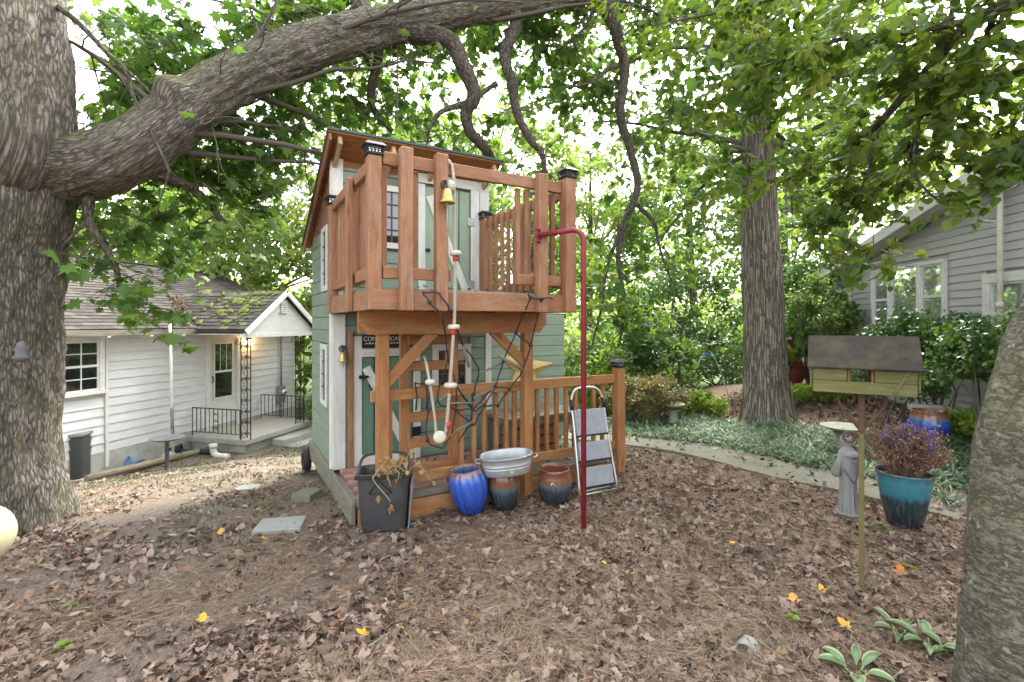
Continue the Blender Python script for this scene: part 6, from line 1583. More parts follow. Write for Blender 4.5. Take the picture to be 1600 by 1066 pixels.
# ------------------------------------------------------------------ bird feeder on its iron post
fp_ = gpt(1346, 921)
bf = thing('bird_feeder', 'mossy wooden bird feeder with dark roof on a scrolled iron post', 'bird feeder', fp_, rad(-33))
zf = 1.19
b = MB(); b.bar((0, 0, -0.25), (0, 0, zf - 0.25), 0.028, 0.028, (0, 1, 0)); b.build('post', 'pole_olive', bf)
b = MB(); b.bar((0, 0, zf - 0.249), (0, 0, zf), 0.034, 0.034, (0, 1, 0)); b.build('post_head', 'iron_rust', bf)
s = MB()
for d in (-1, 1):
    heart = cat([(0, 0, zf - 0.24), (d * 0.05, 0, zf - 0.17), (d * 0.10, 0, zf - 0.10), (d * 0.115, 0, zf - 0.05), (d * 0.09, 0, zf - 0.012), (d * 0.05, 0, zf - 0.015), (d * 0.035, 0, zf - 0.05), (d * 0.055, 0, zf - 0.07), (d * 0.07, 0, zf - 0.05)], 6)
    s.tube(heart, 0.0105, 7)
    scroll(s, (d * 0.058, 0, zf - 0.285), 0.042, (-d, 0, 0), (0, 0, 1), 1.5, 1, 0.0095)
s.build('heart_scroll', 'iron_rust', bf)
hw_, zt_ = 0.245, 0.155
b = MB(); b.lo_hi((-hw_, -0.14, zf), (hw_, 0.14, zf + 0.018)); fb = b.build('floor', 'wood_mossy', bf)
plank('side_board', bf, (-hw_, -0.145, zf + 0.035), (hw_, -0.145, zf + 0.035), 0.016, 0.07, 'wood_mossy')
plank('side_board', bf, (-hw_, 0.145, zf + 0.03), (hw_, 0.145, zf + 0.03), 0.016, 0.03, 'wood_mossy')
for (x0, x1) in ((-hw_, -0.075), (0.055, hw_)):
    for y in (-0.147,): plank('wall_board', bf, (x0, y, zf + 0.110), (x1, y, zf + 0.110), 0.016, 0.078, 'wood_mossy')
for x in (-hw_ - 0.009, hw_ + 0.009, -0.067, 0.047): plank('end_board', bf, (x, -0.135, zf + 0.095), (x, 0.135, zf + 0.095), 0.015, 0.15, 'wood_mossy' if abs(x) > 0.2 else 'wood_board_red')
plain('felt_dark', (0.052, 0.047, 0.040), 1.0, 0, 0.35, 30, 0.8, dirt=(0.085, 0.09, 0.045), damt=0.8, dscale=9, spec=0.1)
for sgn in (-1, 1):
    o = plank('roof_board', bf, (-0.272, sgn * 0.095, zf + 0.235), (0.268, sgn * 0.095, zf + 0.235), 0.25, 0.016, 'felt_dark')
    o.rotation_euler = (rad(sgn * -46), 0, 0)
b = MB(); b.tube([(-0.272, 0, zf + 0.322), (0.268, 0, zf + 0.322)], 0.012, 8); b.build('ridge', 'felt_dark', bf)
b = MB(); b.tube(cat([(-0.24, -0.157, zf + 0.137), (-0.16, -0.160, zf + 0.130), (-0.08, -0.158, zf + 0.145)], 6), 0.004, 5); b.build('perch_twig', 'dry_stem', bf)
b = MB(); b.bar((0.14, -0.157, zf + 0.01), (0.21, -0.157, zf + 0.145), 0.006, 0.016); b.build('cleat', 'wood_mossy', bf)

# ------------------------------------------------------------------ stone robed figure
sp_ = gpt(1326, 801); 
sto = thing('garden_statue', 'grey stone hooded robed figure seen from behind beside path', 'statue', sp_, rad(6)); sto.scale = (0.74, 0.74, 0.98)
H = 0.66
sec = [(0.00, .100, .085, 0), (0.02, .104, .088, 0), (0.12, .094, .08, 0), (0.25, .090, .074, 0), (0.34, .092, .072, 0), (0.40, .104, .074, .0), (0.45, .116, .078, .004), (0.49, .118, .076, .006), (0.515, .104, .070, .008), (0.535, .082, .06, .012), (0.55, .062, .052, .016), (0.562, .05, .046, .02), (0.568, .046, .046, .026), (0.582, .054, .056, .03), (0.60, .062, .064, .032), (0.62, .064, .066, .032), (0.645, .058, .06, .032), (0.662, .042, .044, .032), (0.672, .008, .01, .032)]
nn = 64; V, F = [], []
for (z, rx, ry, yo) in sec:
    for k in range(nn):
        a = 2 * math.pi * k / nn
        fold = 1.0
        if z < 0.40: fold += 0.085 * math.sin(a * 11 + 0.6 * math.sin(z * 9)) * (1 - z / 0.42) + 0.03 * math.sin(a * 5 + 1)
        if 0.40 <= z < 0.5: fold += 0.02 * math.sin(a * 6)
        V.append((rx * fold * math.cos(a), ry * fold * math.sin(a) + yo, z))
for i in range(len(sec) - 1):
    for k in range(nn): F.append([i * nn + k, i * nn + (k + 1) % nn, (i + 1) * nn + (k + 1) % nn, (i + 1) * nn + k])
F.append([(len(sec) - 1) * nn + k for k in range(nn)])
b = MB(); b.smooth = True; b.add(V, F)
for d in (-1, 1):   # sleeves folding forward
    b.tube(cat([(d * 0.085, 0.0, 0.485), (d * 0.125, 0.005, 0.42), (d * 0.128, 0.03, 0.35), (d * 0.09, 0.085, 0.345), (d * 0.03, 0.105, 0.375)], 6), [0.035] * 6 + [0.04] * 6 + [0.045] * 6 + [0.04] * 6 + [0.02], 14)
b.build('figure', 'statue_stone', sto)
hd = MB(); hd.smooth = True
hd.lathe([(0.10, 0.0), (0.104, 0.012), (0.088, 0.03), (0.066, 0.042), (0.058, 0.046)], (0, 0.002, 0.495), 36, lambda a, z: 1 + 0.06 * math.sin(a * 4) + (0.12 if math.sin(a) < -0.7 else 0), None, (False, False))
hd.build('cowl', 'statue_stone', sto)
hb = MB(); hb.tube(cat([(-0.06, -0.058, 0.505), (-0.03, -0.078, 0.47), (0, -0.085, 0.45), (0.03, -0.078, 0.47), (0.06, -0.058, 0.505)], 5), 0.010, 7); hb.build('hood_point', 'statue_stone', sto)
rb_ = MB(); rb_.tube(cat([(-0.09, -0.04, 0.385), (-0.05, -0.07, 0.32), (0, -0.08, 0.275), (0.05, -0.07, 0.32), (0.09, -0.04, 0.385)], 5), 0.006, 6); rb_.tube([(0, -0.081, 0.275), (0.002, -0.086, 0.05)], 0.006, 6); rb_.build('rope_belt', 'dark_stone', sto)
b = MB(); b.lathe([(0.12, 0), (0.125, 0.01), (0.12, 0.022), (0.1, 0.024)], (0, 0, -0.012), 24, None, None, (True, True)); b.build('plinth', 'statue_stone', sto)

# ------------------------------------------------------------------ teal pot with dried lavender
tp_ = gpt(1436, 834) + Vector((0, 0.14, 0))
pot('teal_pot', 'large teal and black glazed pot holding a dried bush', tp_, [(0.105, 0), (0.115, 0.008), (0.150, 0.15), (0.182, 0.32), (0.196, 0.43), (0.202, 0.45), (0.20, 0.462), (0.188, 0.462), (0.184, 0.44), (0.17, 0.34)], 'glaze_teal', lambda a, z: 1 + 0.004 * math.sin(30 * a), (0, 0), 56, (0.182, 0.415)).scale = (0.93, 0.93, 0.94)
lv = thing('dried_bush', 'brown dried bush with purple blue spikes in the teal pot', 'plant', tp_ + Vector((0, 0, 0.395)))
lr = random.Random(17); b = MB(); bp = MB(); tip, ptip = [], []
for k in range(120):
    a = lr.uniform(0, 6.283); sp_r = lr.uniform(0.05, 1.0); r0 = lr.uniform(0, 0.1)
    p0 = Vector((r0 * math.cos(a), r0 * math.sin(a), 0)); ht = lr.uniform(0.14, 0.46) * (1.1 - 0.4 * sp_r)
    p2 = p0 + Vector((math.cos(a) * 0.25 * sp_r, math.sin(a) * 0.21 * sp_r, ht)); mid_ = p0.lerp(p2, 0.55) + Vector((lr.gauss(0, .02), lr.gauss(0, .02), 0.03))
    P = cat([p0, mid_, p2], 4)
    b.tube(P, [0.0035] * 4 + [0.002] * 5, 4, caps=False); tip += P[3:]
    for q in range(3):
        e = P[lr.randrange(3, 8)]; f = e + Vector((lr.gauss(0, .05), lr.gauss(0, .05), lr.uniform(0.0, 0.08))); b.tube([e, f], 0.0015, 3, caps=False); tip += [e.lerp(f, .5), f]
for k in range(46):
    p0 = Vector((lr.gauss(0.03, 0.08), lr.gauss(0.0, 0.07), 0.08)); p2 = p0 + Vector((lr.gauss(0.02, 0.07), lr.gauss(0, .05), lr.uniform(0.18, 0.36)))
    bp.tube([p0, p0.lerp(p2, .5) + Vector((0.01, 0, 0)), p2], [0.003, 0.003, 0.002], 4, caps=False)
    for q in range(9): ptip.append(p0.lerp(p2, 0.62 + 0.045 * q))
b.build('dry_stems', 'dry_stem', lv); bp.build('lavender_stems', 'lavender_stem', lv)
pos = np.array([tuple(t) for t in tip]); pos = np.repeat(pos, 3, 0) + rng.normal(0, 0.018, (len(pos) * 3, 3)); n = len(pos)
scatter_mesh('dry_leaves', DIAM[0], DIAM[1], pos, rotmats(rng.uniform(0, 6.3, n), rng.normal(0, 0.8, n), rng.normal(0, .7, n)), rng.uniform(0.012, 0.03, n), rng.random(n), 'leaf_dry', lv)
pos = np.array([tuple(t) for t in ptip]); pos = np.repeat(pos, 4, 0) + rng.normal(0, 0.005, (len(pos) * 4, 3)); n = len(pos)
scatter_mesh('lavender_blooms', DIAM[0], DIAM[1], pos, rotmats(rng.uniform(0, 6.3, n), rng.normal(0.7, 0.6, n), rng.normal(0, .7, n)), rng.uniform(0.010, 0.02, n), rng.random(n), 'bloom_lavender', lv)

# cobalt jar behind, birdbaths, lamps and other garden pieces on the right
cj = at(1452, 700, 5.7); cj.z = float(gz(cj.x, cj.y))
pot('cobalt_jar', 'cobalt blue jar with a rust rim standing behind the dried bush', cj, [(0.11, 0), (0.125, 0.01), (0.18, 0.14), (0.20, 0.24), (0.185, 0.34), (0.155, 0.40), (0.165, 0.42), (0.15, 0.42), (0.14, 0.38), (0.17, 0.24)], 'glaze_cobalt', None, (0, 0), 40, (0.14, 0.36))
def birdbath(label, p, h, r, mat, thin=False):
    t = thing('birdbath', label, 'birdbath', p)
    b = MB()
    if thin: b.lathe([(0.075, -0.02), (0.07, 0.01), (0.045, 0.03), (0.035, 0.08), (0.032, h - 0.06), (0.05, h - 0.03), (0.06, h - 0.02)], (0, 0, 0), 18)
    else: b.lathe([(0.14, -0.02), (0.14, 0.04), (0.08, 0.09), (0.06, 0.2), (0.07, h - 0.1), (0.11, h - 0.05)], (0, 0, 0), 20)
    b.build('pedestal', mat, t)
    b = MB(); b.lathe([(0.06, h - 0.035), (r * 0.6, h - 0.02), (r * 0.95, h + 0.012), (r, h + 0.022), (r * 0.97, h + 0.03), (r * 0.8, h + 0.012), (0.02, h - 0.005)], (0, 0, 0), 30); b.build('bowl', mat, t)
p = at(1318, 690, 5.9); p.z = float(gz(p.x, p.y)); birdbath('pale stone birdbath standing behind the robed statue', p, 0.33, 0.25, 'bath_stone')
p = gpt(261, 736); birdbath('slim dark metal birdbath on bare ground near the cottage', p, 0.56, 0.26, 'plastic_dark', True)
p = at(1052, 690, 7.35); p.z = float(gz(p.x, p.y)); birdbath('low stone dish half hidden by the weeping shrub', p, 0.36, 0.17, 'bath_stone')
# grey stone trough beyond the weeping shrub
q = at(1078, 690, 8.3); q.z = float(gz(q.x, q.y))
tr_ = thing('stone_bench', 'rounded grey stone slab bench beyond the weeping shrub', 'bench', q, rad(12))
b = MB(); b.prism([(-0.27, 0.0), (0.27, 0.0), (0.30, 0.12), (0.27, 0.34), (0.15, 0.47), (-0.1, 0.50), (-0.26, 0.44), (-0.31, 0.2)], 0.14); b.build('slab', 'dark_stone', tr_)
b = MB(); b.lo_hi((-0.33, -0.20, -0.06), (0.33, 0.20, -0.0)); b.build('base_slab', 'dark_stone', tr_)
# round ball ornament
q = gpt(1043, 668); bo = thing('stone_ball', 'small dark stone ball at the border edge', 'ornament', q)
b = MB(); b.lathe([(0.02, 0), (0.06, 0.02), (0.075, 0.07), (0.06, 0.12), (0.02, 0.14)], (0, 0, 0), 18, None, None, (True, True)); b.build('ball', 'dark_stone', bo)
b = MB(); b.lathe([(0.06, -0.03), (0.055, 0.012), (0.04, 0.02)], (0, 0, 0), 14); b.build('foot', 'dark_stone', bo)
q = gpt(1240, 664); q = at(1241, 664, 7.0); q.z = float(gz(q.x, q.y))
rk = thing('field_stone', 'pale round stone lying in the grassy border', 'stone', q)
b = MB(); b.lathe([(0.07, -0.03), (0.10, 0.02), (0.085, 0.08), (0.04, 0.11), (0.005, 0.115)], (0, 0, 0), 14, lambda a, z: 1 + 0.13 * math.sin(2 * a + 1) + 0.06 * math.sin(5 * a)); b.build('stone', 'bath_stone', rk)
# red metal chiminea right of the tall trunk
q = at(1237, 650, 9.6); q.z = float(gz(q.x, q.y))
ch = thing('red_chiminea', 'dark red garden chiminea behind the tall trunk', 'chiminea', q)
b = MB(); b.lathe([(0.14, 0.12), (0.20, 0.2), (0.24, 0.34), (0.20, 0.5), (0.10, 0.6), (0.08, 0.95), (0.09, 1.0), (0.07, 1.0)], (0, 0, 0), 24); b.build('body', 'terracotta_red', ch)
for k in range(3):
    a = k * 2.1; b = MB(); b.tube([(0.10 * math.cos(a), 0.10 * math.sin(a), 0.16), (0.20 * math.cos(a), 0.20 * math.sin(a), -0.02)], 0.014, 6); b.build('leg', 'iron_black', ch)
b = MB(); b.lathe([(0.22, 0.47), (0.26, 0.48), (0.26, 0.50), (0.2, 0.51)], (0, 0, 0), 24); b.build('collar', 'terracotta_red', ch)
# path lamp by the grey house
q = at(1528, 640, 5.6); q.z = float(gz(q.x, q.y))
la = thing('path_lamp', 'black garden path lamp with pale glass near the grey house', 'lamp', q)
zt2 = at(1525, 566, 5.6).z - q.z
b = MB(); b.tube([(0.05, 0, -0.1), (0.0, 0, zt2 - 0.17)], 0.012, 8); b.build('stake', 'black_metal', la)
b = MB(); b.lathe([(0.005, 0.05), (0.05, 0.03), (0.115, 0.0), (0.112, -0.01), (0.04, 0.0)], (0, 0, zt2), 20, None, None, (True, False)); b.build('lamp_hood', 'black_metal', la)
b = MB(); b.lathe([(0.045, -0.15), (0.065, -0.005)], (0, 0, zt2), 6, None, None, (True, True)); b.build('lamp_glass', 'plastic_white', la)
b = MB()
for k in range(6):
    a = 2 * math.pi * k / 6; b.bar((0.047 * math.cos(a), 0.047 * math.sin(a), zt2 - 0.155), (0.068 * math.cos(a), 0.068 * math.sin(a), zt2), 0.007, 0.007)
b.lathe([(0.02, -0.185), (0.05, -0.165), (0.05, -0.15)], (0, 0, zt2), 12); b.build('cage', 'black_metal', la)
# shepherd hook pole by the evergreen shrub
q = at(1146, 650, 8.6); q.z = float(gz(q.x, q.y))
hk = thing('shepherd_hook', 'thin pale shepherd hook pole leaning before the evergreen shrub', 'garden hook', q)
tp = at(1112, 555, 8.6) - q; b = MB(); b.tube(cat([(0, 0, -0.2), (tp.x * 0.3, 0, tp.z * 0.4), (tp.x * 0.85, 0, tp.z * 0.93), (tp.x * 1.1, 0, tp.z), (tp.x * 1.5, 0, tp.z * 0.95), (tp.x * 1.6, 0, tp.z * 0.82)], 8), 0.009, 7); b.build('pole', 'galvanised', hk)
b = MB(); b.lathe([(0.01, 0), (0.05, 0.01), (0.06, 0.03), (0.05, 0.05)], (tp.x * 1.2, 0, tp.z * 0.98), 12); b.build('finial', 'plastic_blue', hk)
q = at(1281, 640, 7.6); q.z = float(gz(q.x, q.y))
sh = thing('iron_stake', 'thin black iron stake standing left of the bird feeder', 'stake', q); b = MB(); b.tube(cat([(0, 0, -0.2), (0, 0, 0.8), (0.0, 0, 1.0), (0.06, 0, 1.08), (0.1, 0, 1.02)], 6), 0.009, 6); b.build('rod', 'iron_black', sh); b = MB(); b.lathe([(0.005, 0.16), (0.025, 0.18), (0.005, 0.2)], (0, 0, 0), 8, None, None, (True, True)); b.build('knob', 'plastic_grey', sh)

# concrete edging block behind the cobalt jar
q = at(1452, 650, 6.1); q.z = float(gz(q.x, q.y)); eb = thing('concrete_edging', 'pale concrete splash block behind the cobalt jar', 'block', q, rad(-18))
b = MB(); b.box((0, 0, 0.30), (0.42, 0.12, 0.07), None, 0.008); b.build('coping', 'concrete', eb); b = MB(); b.lo_hi((-0.18, -0.05, -0.1), (0.18, 0.05, 0.264)); b.build('block', 'slab_stone', eb)

# ------------------------------------------------------------------ left side
def flat_stone(label, px, py, wx, wy, mat, rz=0, h=0.04):
    q = gpt(px, py); t = thing('paving_slab', label, 'slab', q + Vector((0, 0, 0.0)), rz)
    q2 = random.Random(px); P = [(-wx / 2 * q2.uniform(.9, 1.05), -wy / 2 * q2.uniform(.85, 1.05)), (wx / 2 * q2.uniform(.9, 1.05), -wy / 2 * q2.uniform(.85, 1)), (wx / 2 * q2.uniform(.85, 1.05), wy / 2), (-wx / 2 * q2.uniform(.85, 1), wy / 2 * q2.uniform(.85, 1.05))]
    V = [(x, y, -0.05) for x, y in P] + [(x, y, h - 0.006) for x, y in P] + [(x * .97, y * .97, h) for x, y in P]
    b = MB(); b.add(V, [[0, 3, 2, 1], [8, 9, 10, 11]] + [[i, (i + 1) % 4, 4 + (i + 1) % 4, 4 + i] for i in range(4)] + [[4 + i, 4 + (i + 1) % 4, 8 + (i + 1) % 4, 8 + i] for i in range(4)]); b.build('slab', mat, t)
flat_stone('flat grey concrete slab lying left of the playhouse front corner', 438, 824, 0.36, 0.26, 'slab_stone', rad(8), 0.035)
flat_stone('mossy square block lying by the playhouse side wall', 480, 780, 0.19, 0.20, 'moss_block', rad(-12), 0.07)
flat_stone('thin pale flagstone sunk in the dirt halfway to the cottage', 388, 764, 0.24, 0.16, 'slab_stone', rad(10), 0.02)
# landscape timber
a_, c_ = gpt(135, 752), gpt(330, 704)
lg = thing('landscape_timber', 'long round landscape timber lying along the cottage bed', 'timber', (a_.x, a_.y, a_.z)); dv = c_ - a_
for (f0, f1) in ((0.0, 0.70), (0.705, 1.0)):
    o = MB(); L = dv.length; o.tube([(0, 0, 0), ((f1 - f0) * L, 0, 0)], 0.062, 14); ob = o.build('log', 'log_wood', lg); ob.location = dv * f0 + Vector((0, 0, 0.045)); ob.rotation_euler = frame((0, 0, 0), dv).to_euler()
# blue hose
hz = thing('blue_hose', 'bright blue garden hose bundled beside the landscape timber', 'hose', gpt(245, 722)); hr = random.Random(6); h0 = gpt(245, 722)
b = MB()
for k in range(5):
    P = [gpt(px_, py_) - h0 + Vector((hr.gauss(0, .025), hr.gauss(0, .03), 0.03 + 0.025 * hr.random())) for (px_, py_) in ((196, 733), (215, 726), (238, 716), (262, 711), (284, 709))]
    b.tube(cat(P, 5), 0.014, 7)
lp = [gpt(px_, py_) - h0 + Vector((0, 0, 0.04)) for (px_, py_) in ((284, 709), (290, 704), (282, 702), (268, 706))]; b.tube(cat(lp, 5), 0.014, 7)
b.tube(cat([gpt(196, 733) - h0 + Vector((0, 0, .03)), gpt(201, 728) - h0 + Vector((0, 0, 0.2)), gpt(205, 730) - h0 + Vector((0, 0, 0.04))], 5), 0.014, 7)
b.build('coils', 'plastic_blue', hz)
# dark pot on its side behind the hose
q = gpt(268, 712); dk_ = thing('black_pot', 'black plastic nursery pot tipped on its side by the foundation', 'pot', q + Vector((0, 0.12, 0.09))); dk_.rotation_euler = (0, rad(80), rad(20))
b = MB(); b.lathe([(0.07, -0.12), (0.085, 0.06), (0.10, 0.1), (0.105, 0.12), (0.095, 0.12), (0.08, 0.05)], (0, 0, 0), 18); b.build('pot_body', 'rubber', dk_)
# white drain pipe elbow and corrugated pipe
q = gpt(333, 714); pv = thing('drain_pipe', 'white plastic drain elbow rising from the leaf litter', 'pipe', q)
b = MB(); b.tube(cat([(-0.0, 0, 0.27), (0, 0, 0.15), (0.03, 0, 0.07), (0.12, -0.02, 0.03), (0.35, -0.06, 0.02)], 6), 0.062, 16); b.build('elbow', 'dirt_pipe', pv)
b = MB(); b.tube([(0, 0, 0.19), (0, 0, 0.27)], 0.078, 16); b.build('collar', 'dirt_pipe', pv)
q = gpt(312, 711); cpz = thing('corrugated_pipe', 'short black corrugated pipe between timber and drain elbow', 'pipe', q + Vector((-0.12, 0.1, 0.05)))
b = MB(); n = 34; P = [Vector((0.42 * k / n, -0.10 * k / n, 0)) for k in range(n + 1)]; b.tube(P, [0.055 + 0.008 * math.sin(k * 1.8) for k in range(n + 1)], 14); b.build('pipe_body', 'rubber', cpz)
# rock at the foot of the leaning pole
q = gpt(240, 704); 
q = ct.matrix_basis @ Vector((2.28, -0.38, 0)); q.z = float(gz(q.x, q.y))
wp = thing('white_pole', 'thin white pole leaning against the cottage eave', 'pole', q)
tpz = (ct.matrix_basis @ Vector((2.10, -0.50, 1.72))) - q; b = MB(); b.tube([(0, 0, -0.05), tuple(tpz * 0.45), tuple(tpz)], [0.03, 0.028, 0.026], 10); b.build('pole_tube', 'paint_white_house', wp)
b = MB(); b.tube([tuple(tpz * 0.12), tuple(tpz * 0.36)], 0.031, 10); b.build('pole_sleeve', 'wood_grey', wp)
b = MB(); b.lathe([(0.10, -0.03), (0.13, 0.05), (0.10, 0.13), (0.03, 0.17), (0.005, 0.172)], (-0.02, -0.1, 0), 14, lambda a, z: 1 + 0.14 * math.sin(2 * a + .4) + 0.07 * math.sin(5 * a)); b.build('foot_rock', 'foundation', wp)
# air conditioner
q = gpt(86, 755); ac = thing('air_conditioner', 'round topped grey air conditioner unit behind the maple trunk', 'air conditioner', q + Vector((0.0, 0.3, 0)), rad(14))
b = MB(); b.lo_hi((-0.36, -0.36, -0.06), (0.36, 0.36, 0.04)); b.build('pad', 'concrete', ac)
b = MB(); rg = [ring4(0.31, 0.31, 0.04, 6, 0.1), ring4(0.31, 0.31, 0.78, 6, 0.1)]; V = rg[0] + rg[1]; b.add(V, [[k, (k + 1) % 24, 24 + (k + 1) % 24, 24 + k] for k in range(24)] + [[24 + k for k in range(24)]]); b.build('coil_core', 'plastic_dark', ac)
for k in range(24):
    z = 0.07 + k * 0.03; b = MB(); r4 = ring4(0.325, 0.325, z, 6, 0.1); r5 = ring4(0.325, 0.325, z + 0.014, 6, 0.1); r6 = ring4(0.312, 0.312, z + 0.02, 6, 0.1); b.add(r4 + r5 + r6, [[k2, (k2 + 1) % 24, 24 + (k2 + 1) % 24, 24 + k2] for k2 in range(24)] + [[24 + k2, 24 + (k2 + 1) % 24, 48 + (k2 + 1) % 24, 48 + k2] for k2 in range(24)]); b.build('louvre', 'plastic_dark', ac)
b = MB(); rg = [ring4(0.335, 0.335, 0.79, 6, 0.1), ring4(0.34, 0.34, 0.80, 6, 0.1), ring4(0.335, 0.335, 0.84, 6, 0.1), ring4(0.25, 0.25, 0.85, 6, 0.1)]; V = [p for r_ in rg for p in r_]; b.add(V, [[i * 24 + k, i * 24 + (k + 1) % 24, (i + 1) * 24 + (k + 1) % 24, (i + 1) * 24 + k] for i in range(3) for k in range(24)] + [[72 + k for k in range(24)]]); b.build('top_cover', 'plastic_grey', ac)
b = MB(); b.lathe([(0.22, 0.851), (0.22, 0.88), (0.16, 0.93), (0.03, 0.945)], (0, 0, 0), 24); b.build('fan_guard', 'rubber', ac)
# lantern shaped feeder and box on the porch
q = (ct.matrix_basis @ Vector((4.85, -0.75, -0.895)))
me_ = thing('electric_meter', 'grey electric meter box on the cottage wall behind the far porch rail', 'meter', ct.matrix_basis @ Vector((5.75, -0.05, -0.75)), rad(75.33))
b = MB(); b.lo_hi((-0.11, -0.12, 0.15), (0.11, 0.0, 0.62), 0.012); b.build('meter_box', 'plastic_grey', me_)
b = MB(); b.lathe([(0.09, 0), (0.085, 0.05), (0.06, 0.08), (0.005, 0.085)], (0, -0.12, 0.45), 20, None, Matrix.Rotation(rad(90), 3, 'X')); b.build('meter_glass', 'glass_pale', me_)
b = MB(); b.tube([(0, -0.06, 0.15), (0, -0.06, -0.25)], 0.025, 8); b.tube([(0, -0.06, 0.62), (0, -0.06, 2.1)], 0.025, 8); b.build('conduit', 'plastic_grey', me_)
lt = ct.matrix_basis @ Vector((5.10, -1.62, 0.0)); lt.z = -0.42
oc = thing('copper_lantern', 'small copper orange lantern hanging at the far porch column', 'lantern', lt)
b = MB(); b.lathe([(0.03, -0.11), (0.075, -0.07), (0.085, 0.0), (0.06, 0.06), (0.02, 0.09)], (0, 0, 0), 12); b.build('body', 'bell_gold', oc); b = MB(); b.tube([(0, 0, 0.08), (0, 0.12, 0.14)], 0.006, 5); b.build('hook', 'iron_black', oc)
# acorn shaped finial ornament on the maple trunk
tn = at(38, 548, 3.52); ao = thing('trunk_ornament', 'dark acorn shaped ornament fixed on the maple trunk', 'ornament', tn)
b = MB(); b.lathe([(0.006, -0.085), (0.03, -0.075), (0.05, -0.055), (0.052, -0.04), (0.034, -0.03), (0.036, 0.0), (0.034, 0.03), (0.02, 0.06), (0.005, 0.07)], (0, -0.02, 0), 18); b.build('finial', 'dark_stone', ao); b = MB(); b.tube([(0, 0, 0), (-0.15, 0.07, 0.0)], 0.012, 6); b.build('peg', 'dark_stone', ao)
# pale globe at the left edge
gq = at(-36, 838, 1.55)
gl = thing('garden_globe', 'pale cream globe on a stake cut by the left picture edge', 'garden globe', (gq.x, gq.y, 0))
b = MB(); b.smooth = True; rg_ = 0.092
b.lathe([(max(0.004, rg_ * math.cos(a)), gq.z + rg_ * 1.05 * math.sin(a)) for a in np.linspace(-math.pi / 2, math.pi / 2, 20)], (0, 0, 0), 32, None, None, (True, True)); b.build('globe', 'globe_cream', gl)
b = MB(); b.tube([(0, 0, -0.2), (0, 0, gq.z - rg_ * 1.03)], 0.018, 8); b.build('stake', 'iron_black', gl)
# swing rope from the limb
r0_ = at(621, 62, 5.35); r1_ = at(620, 200, 5.6)
sr = thing('hanging_rope', 'thin rope hanging from the maple limb behind the playhouse roof', 'rope', r0_); b = MB(); twisted(b, [(0, 0, 0), ((r1_ - r0_).x * .5, (r1_ - r0_).y * .5, (r1_ - r0_).z * .5), tuple(r1_ - r0_)], 0.012, 3, 0.06, 0.02); b.build('rope_strand', 'rope_grey', sr); b = MB(); b.lathe([(0.004, -0.03), (0.03, -0.01), (0.03, 0.015), (0.004, 0.03)], (0, 0, -0.015), 10); b.build('knot', 'rope_grey', sr)

# ------------------------------------------------------------------ hostas
def hosta(label, px, py, leaves):
    q = gpt(px, py); t = thing('hosta_plant', label, 'plant', q, 0, 'hosta plants in the foreground'); t.scale = (0.82, 0.82, 0.9)
    for (an, tilt, ln, wd) in leaves:
        b = MB(); n = 7; V, F = [], []
        for i in range(n + 1):
            s = i / n; w_ = wd * (math.sin(math.pi * min(1, s ** 0.75)) ** 0.8 if 0 < s < 1 else 0.02)
            yl = 0.05 + ln * s; z = 0.05 + math.sin(tilt) * ln * s - 0.55 * ln * s * s
            for (f, cz_) in ((-1, 0.012), (-0.8, 0.004), (0, -0.016), (0.8, 0.004), (1, 0.012)): V.append((f * w_ / 2, yl, z + cz_ * (1 if 0 < s < 1 else 0)))
        for i in range(n):
            for k in range(4): F.append([i * 5 + k, i * 5 + k + 1, (i + 1) * 5 + k + 1, (i + 1) * 5 + k])
        b.smooth = True; b.cur = 0
        for j, f in enumerate(F):
            pass
        o0 = len(b.v); b.add(V, F)
        b.mi = [1 if (j % 4) in (0, 3) else 0 for j in range(len(F))]
        b.cur = 2; b.tube([(0, 0, -0.02), (0, 0.03, 0.03), (0, 0.06, 0.052)], 0.005, 5)
        o = b.build('leaf', ['hosta_green', 'hosta_edge', 'hosta_stem'], t); o.rotation_euler = (0, 0, an)
plain('hosta_green', (0.13, 0.21, 0.095), 0.45, 0, 0.25, 30, 0.3); plain('hosta_edge', (0.32, 0.38, 0.19), 0.5, 0, 0.2, 30, 0.2); plain('hosta_stem', (0.25, 0.33, 0.08), 0.5, 0, 0.2, 30, 0.2)
hosta('variegated hosta in the front corner, lowest in the picture', 1338, 1062, [(1.2, 0.7, 0.136, 0.066), (0.7, 0.9, 0.12, 0.062), (-1.2, 0.8, 0.16, 0.055), (-0.6, 1, 0.12, 0.047), (2.6, 0.5, 0.12, 0.07), (-2.2, 0.5, 0.128, 0.062)])
hosta('variegated hosta beside the smooth trunk with the largest leaves', 1455, 1018, [(0.9, 1, 0.16, 0.047), (-0.4, 0.9, 0.128, 0.062), (-2.4, 0.5, 0.136, 0.078), (2.4, 0.6, 0.112, 0.062), (1.7, 0.8, 0.136, 0.055)])
hosta('small variegated hosta between the two larger ones', 1410, 1000, [(0.4, 1.1, 0.128, 0.047), (1.4, 0.7, 0.112, 0.047), (2.3, 0.5, 0.112, 0.039), (-1, 0.7, 0.096, 0.039)])
hosta('small hosta partly hidden by the smooth trunk base', 1488, 1030, [(0.5, 0.8, 0.096, 0.055), (1.8, 0.6, 0.096, 0.047), (-1.5, 0.6, 0.08, 0.047)])

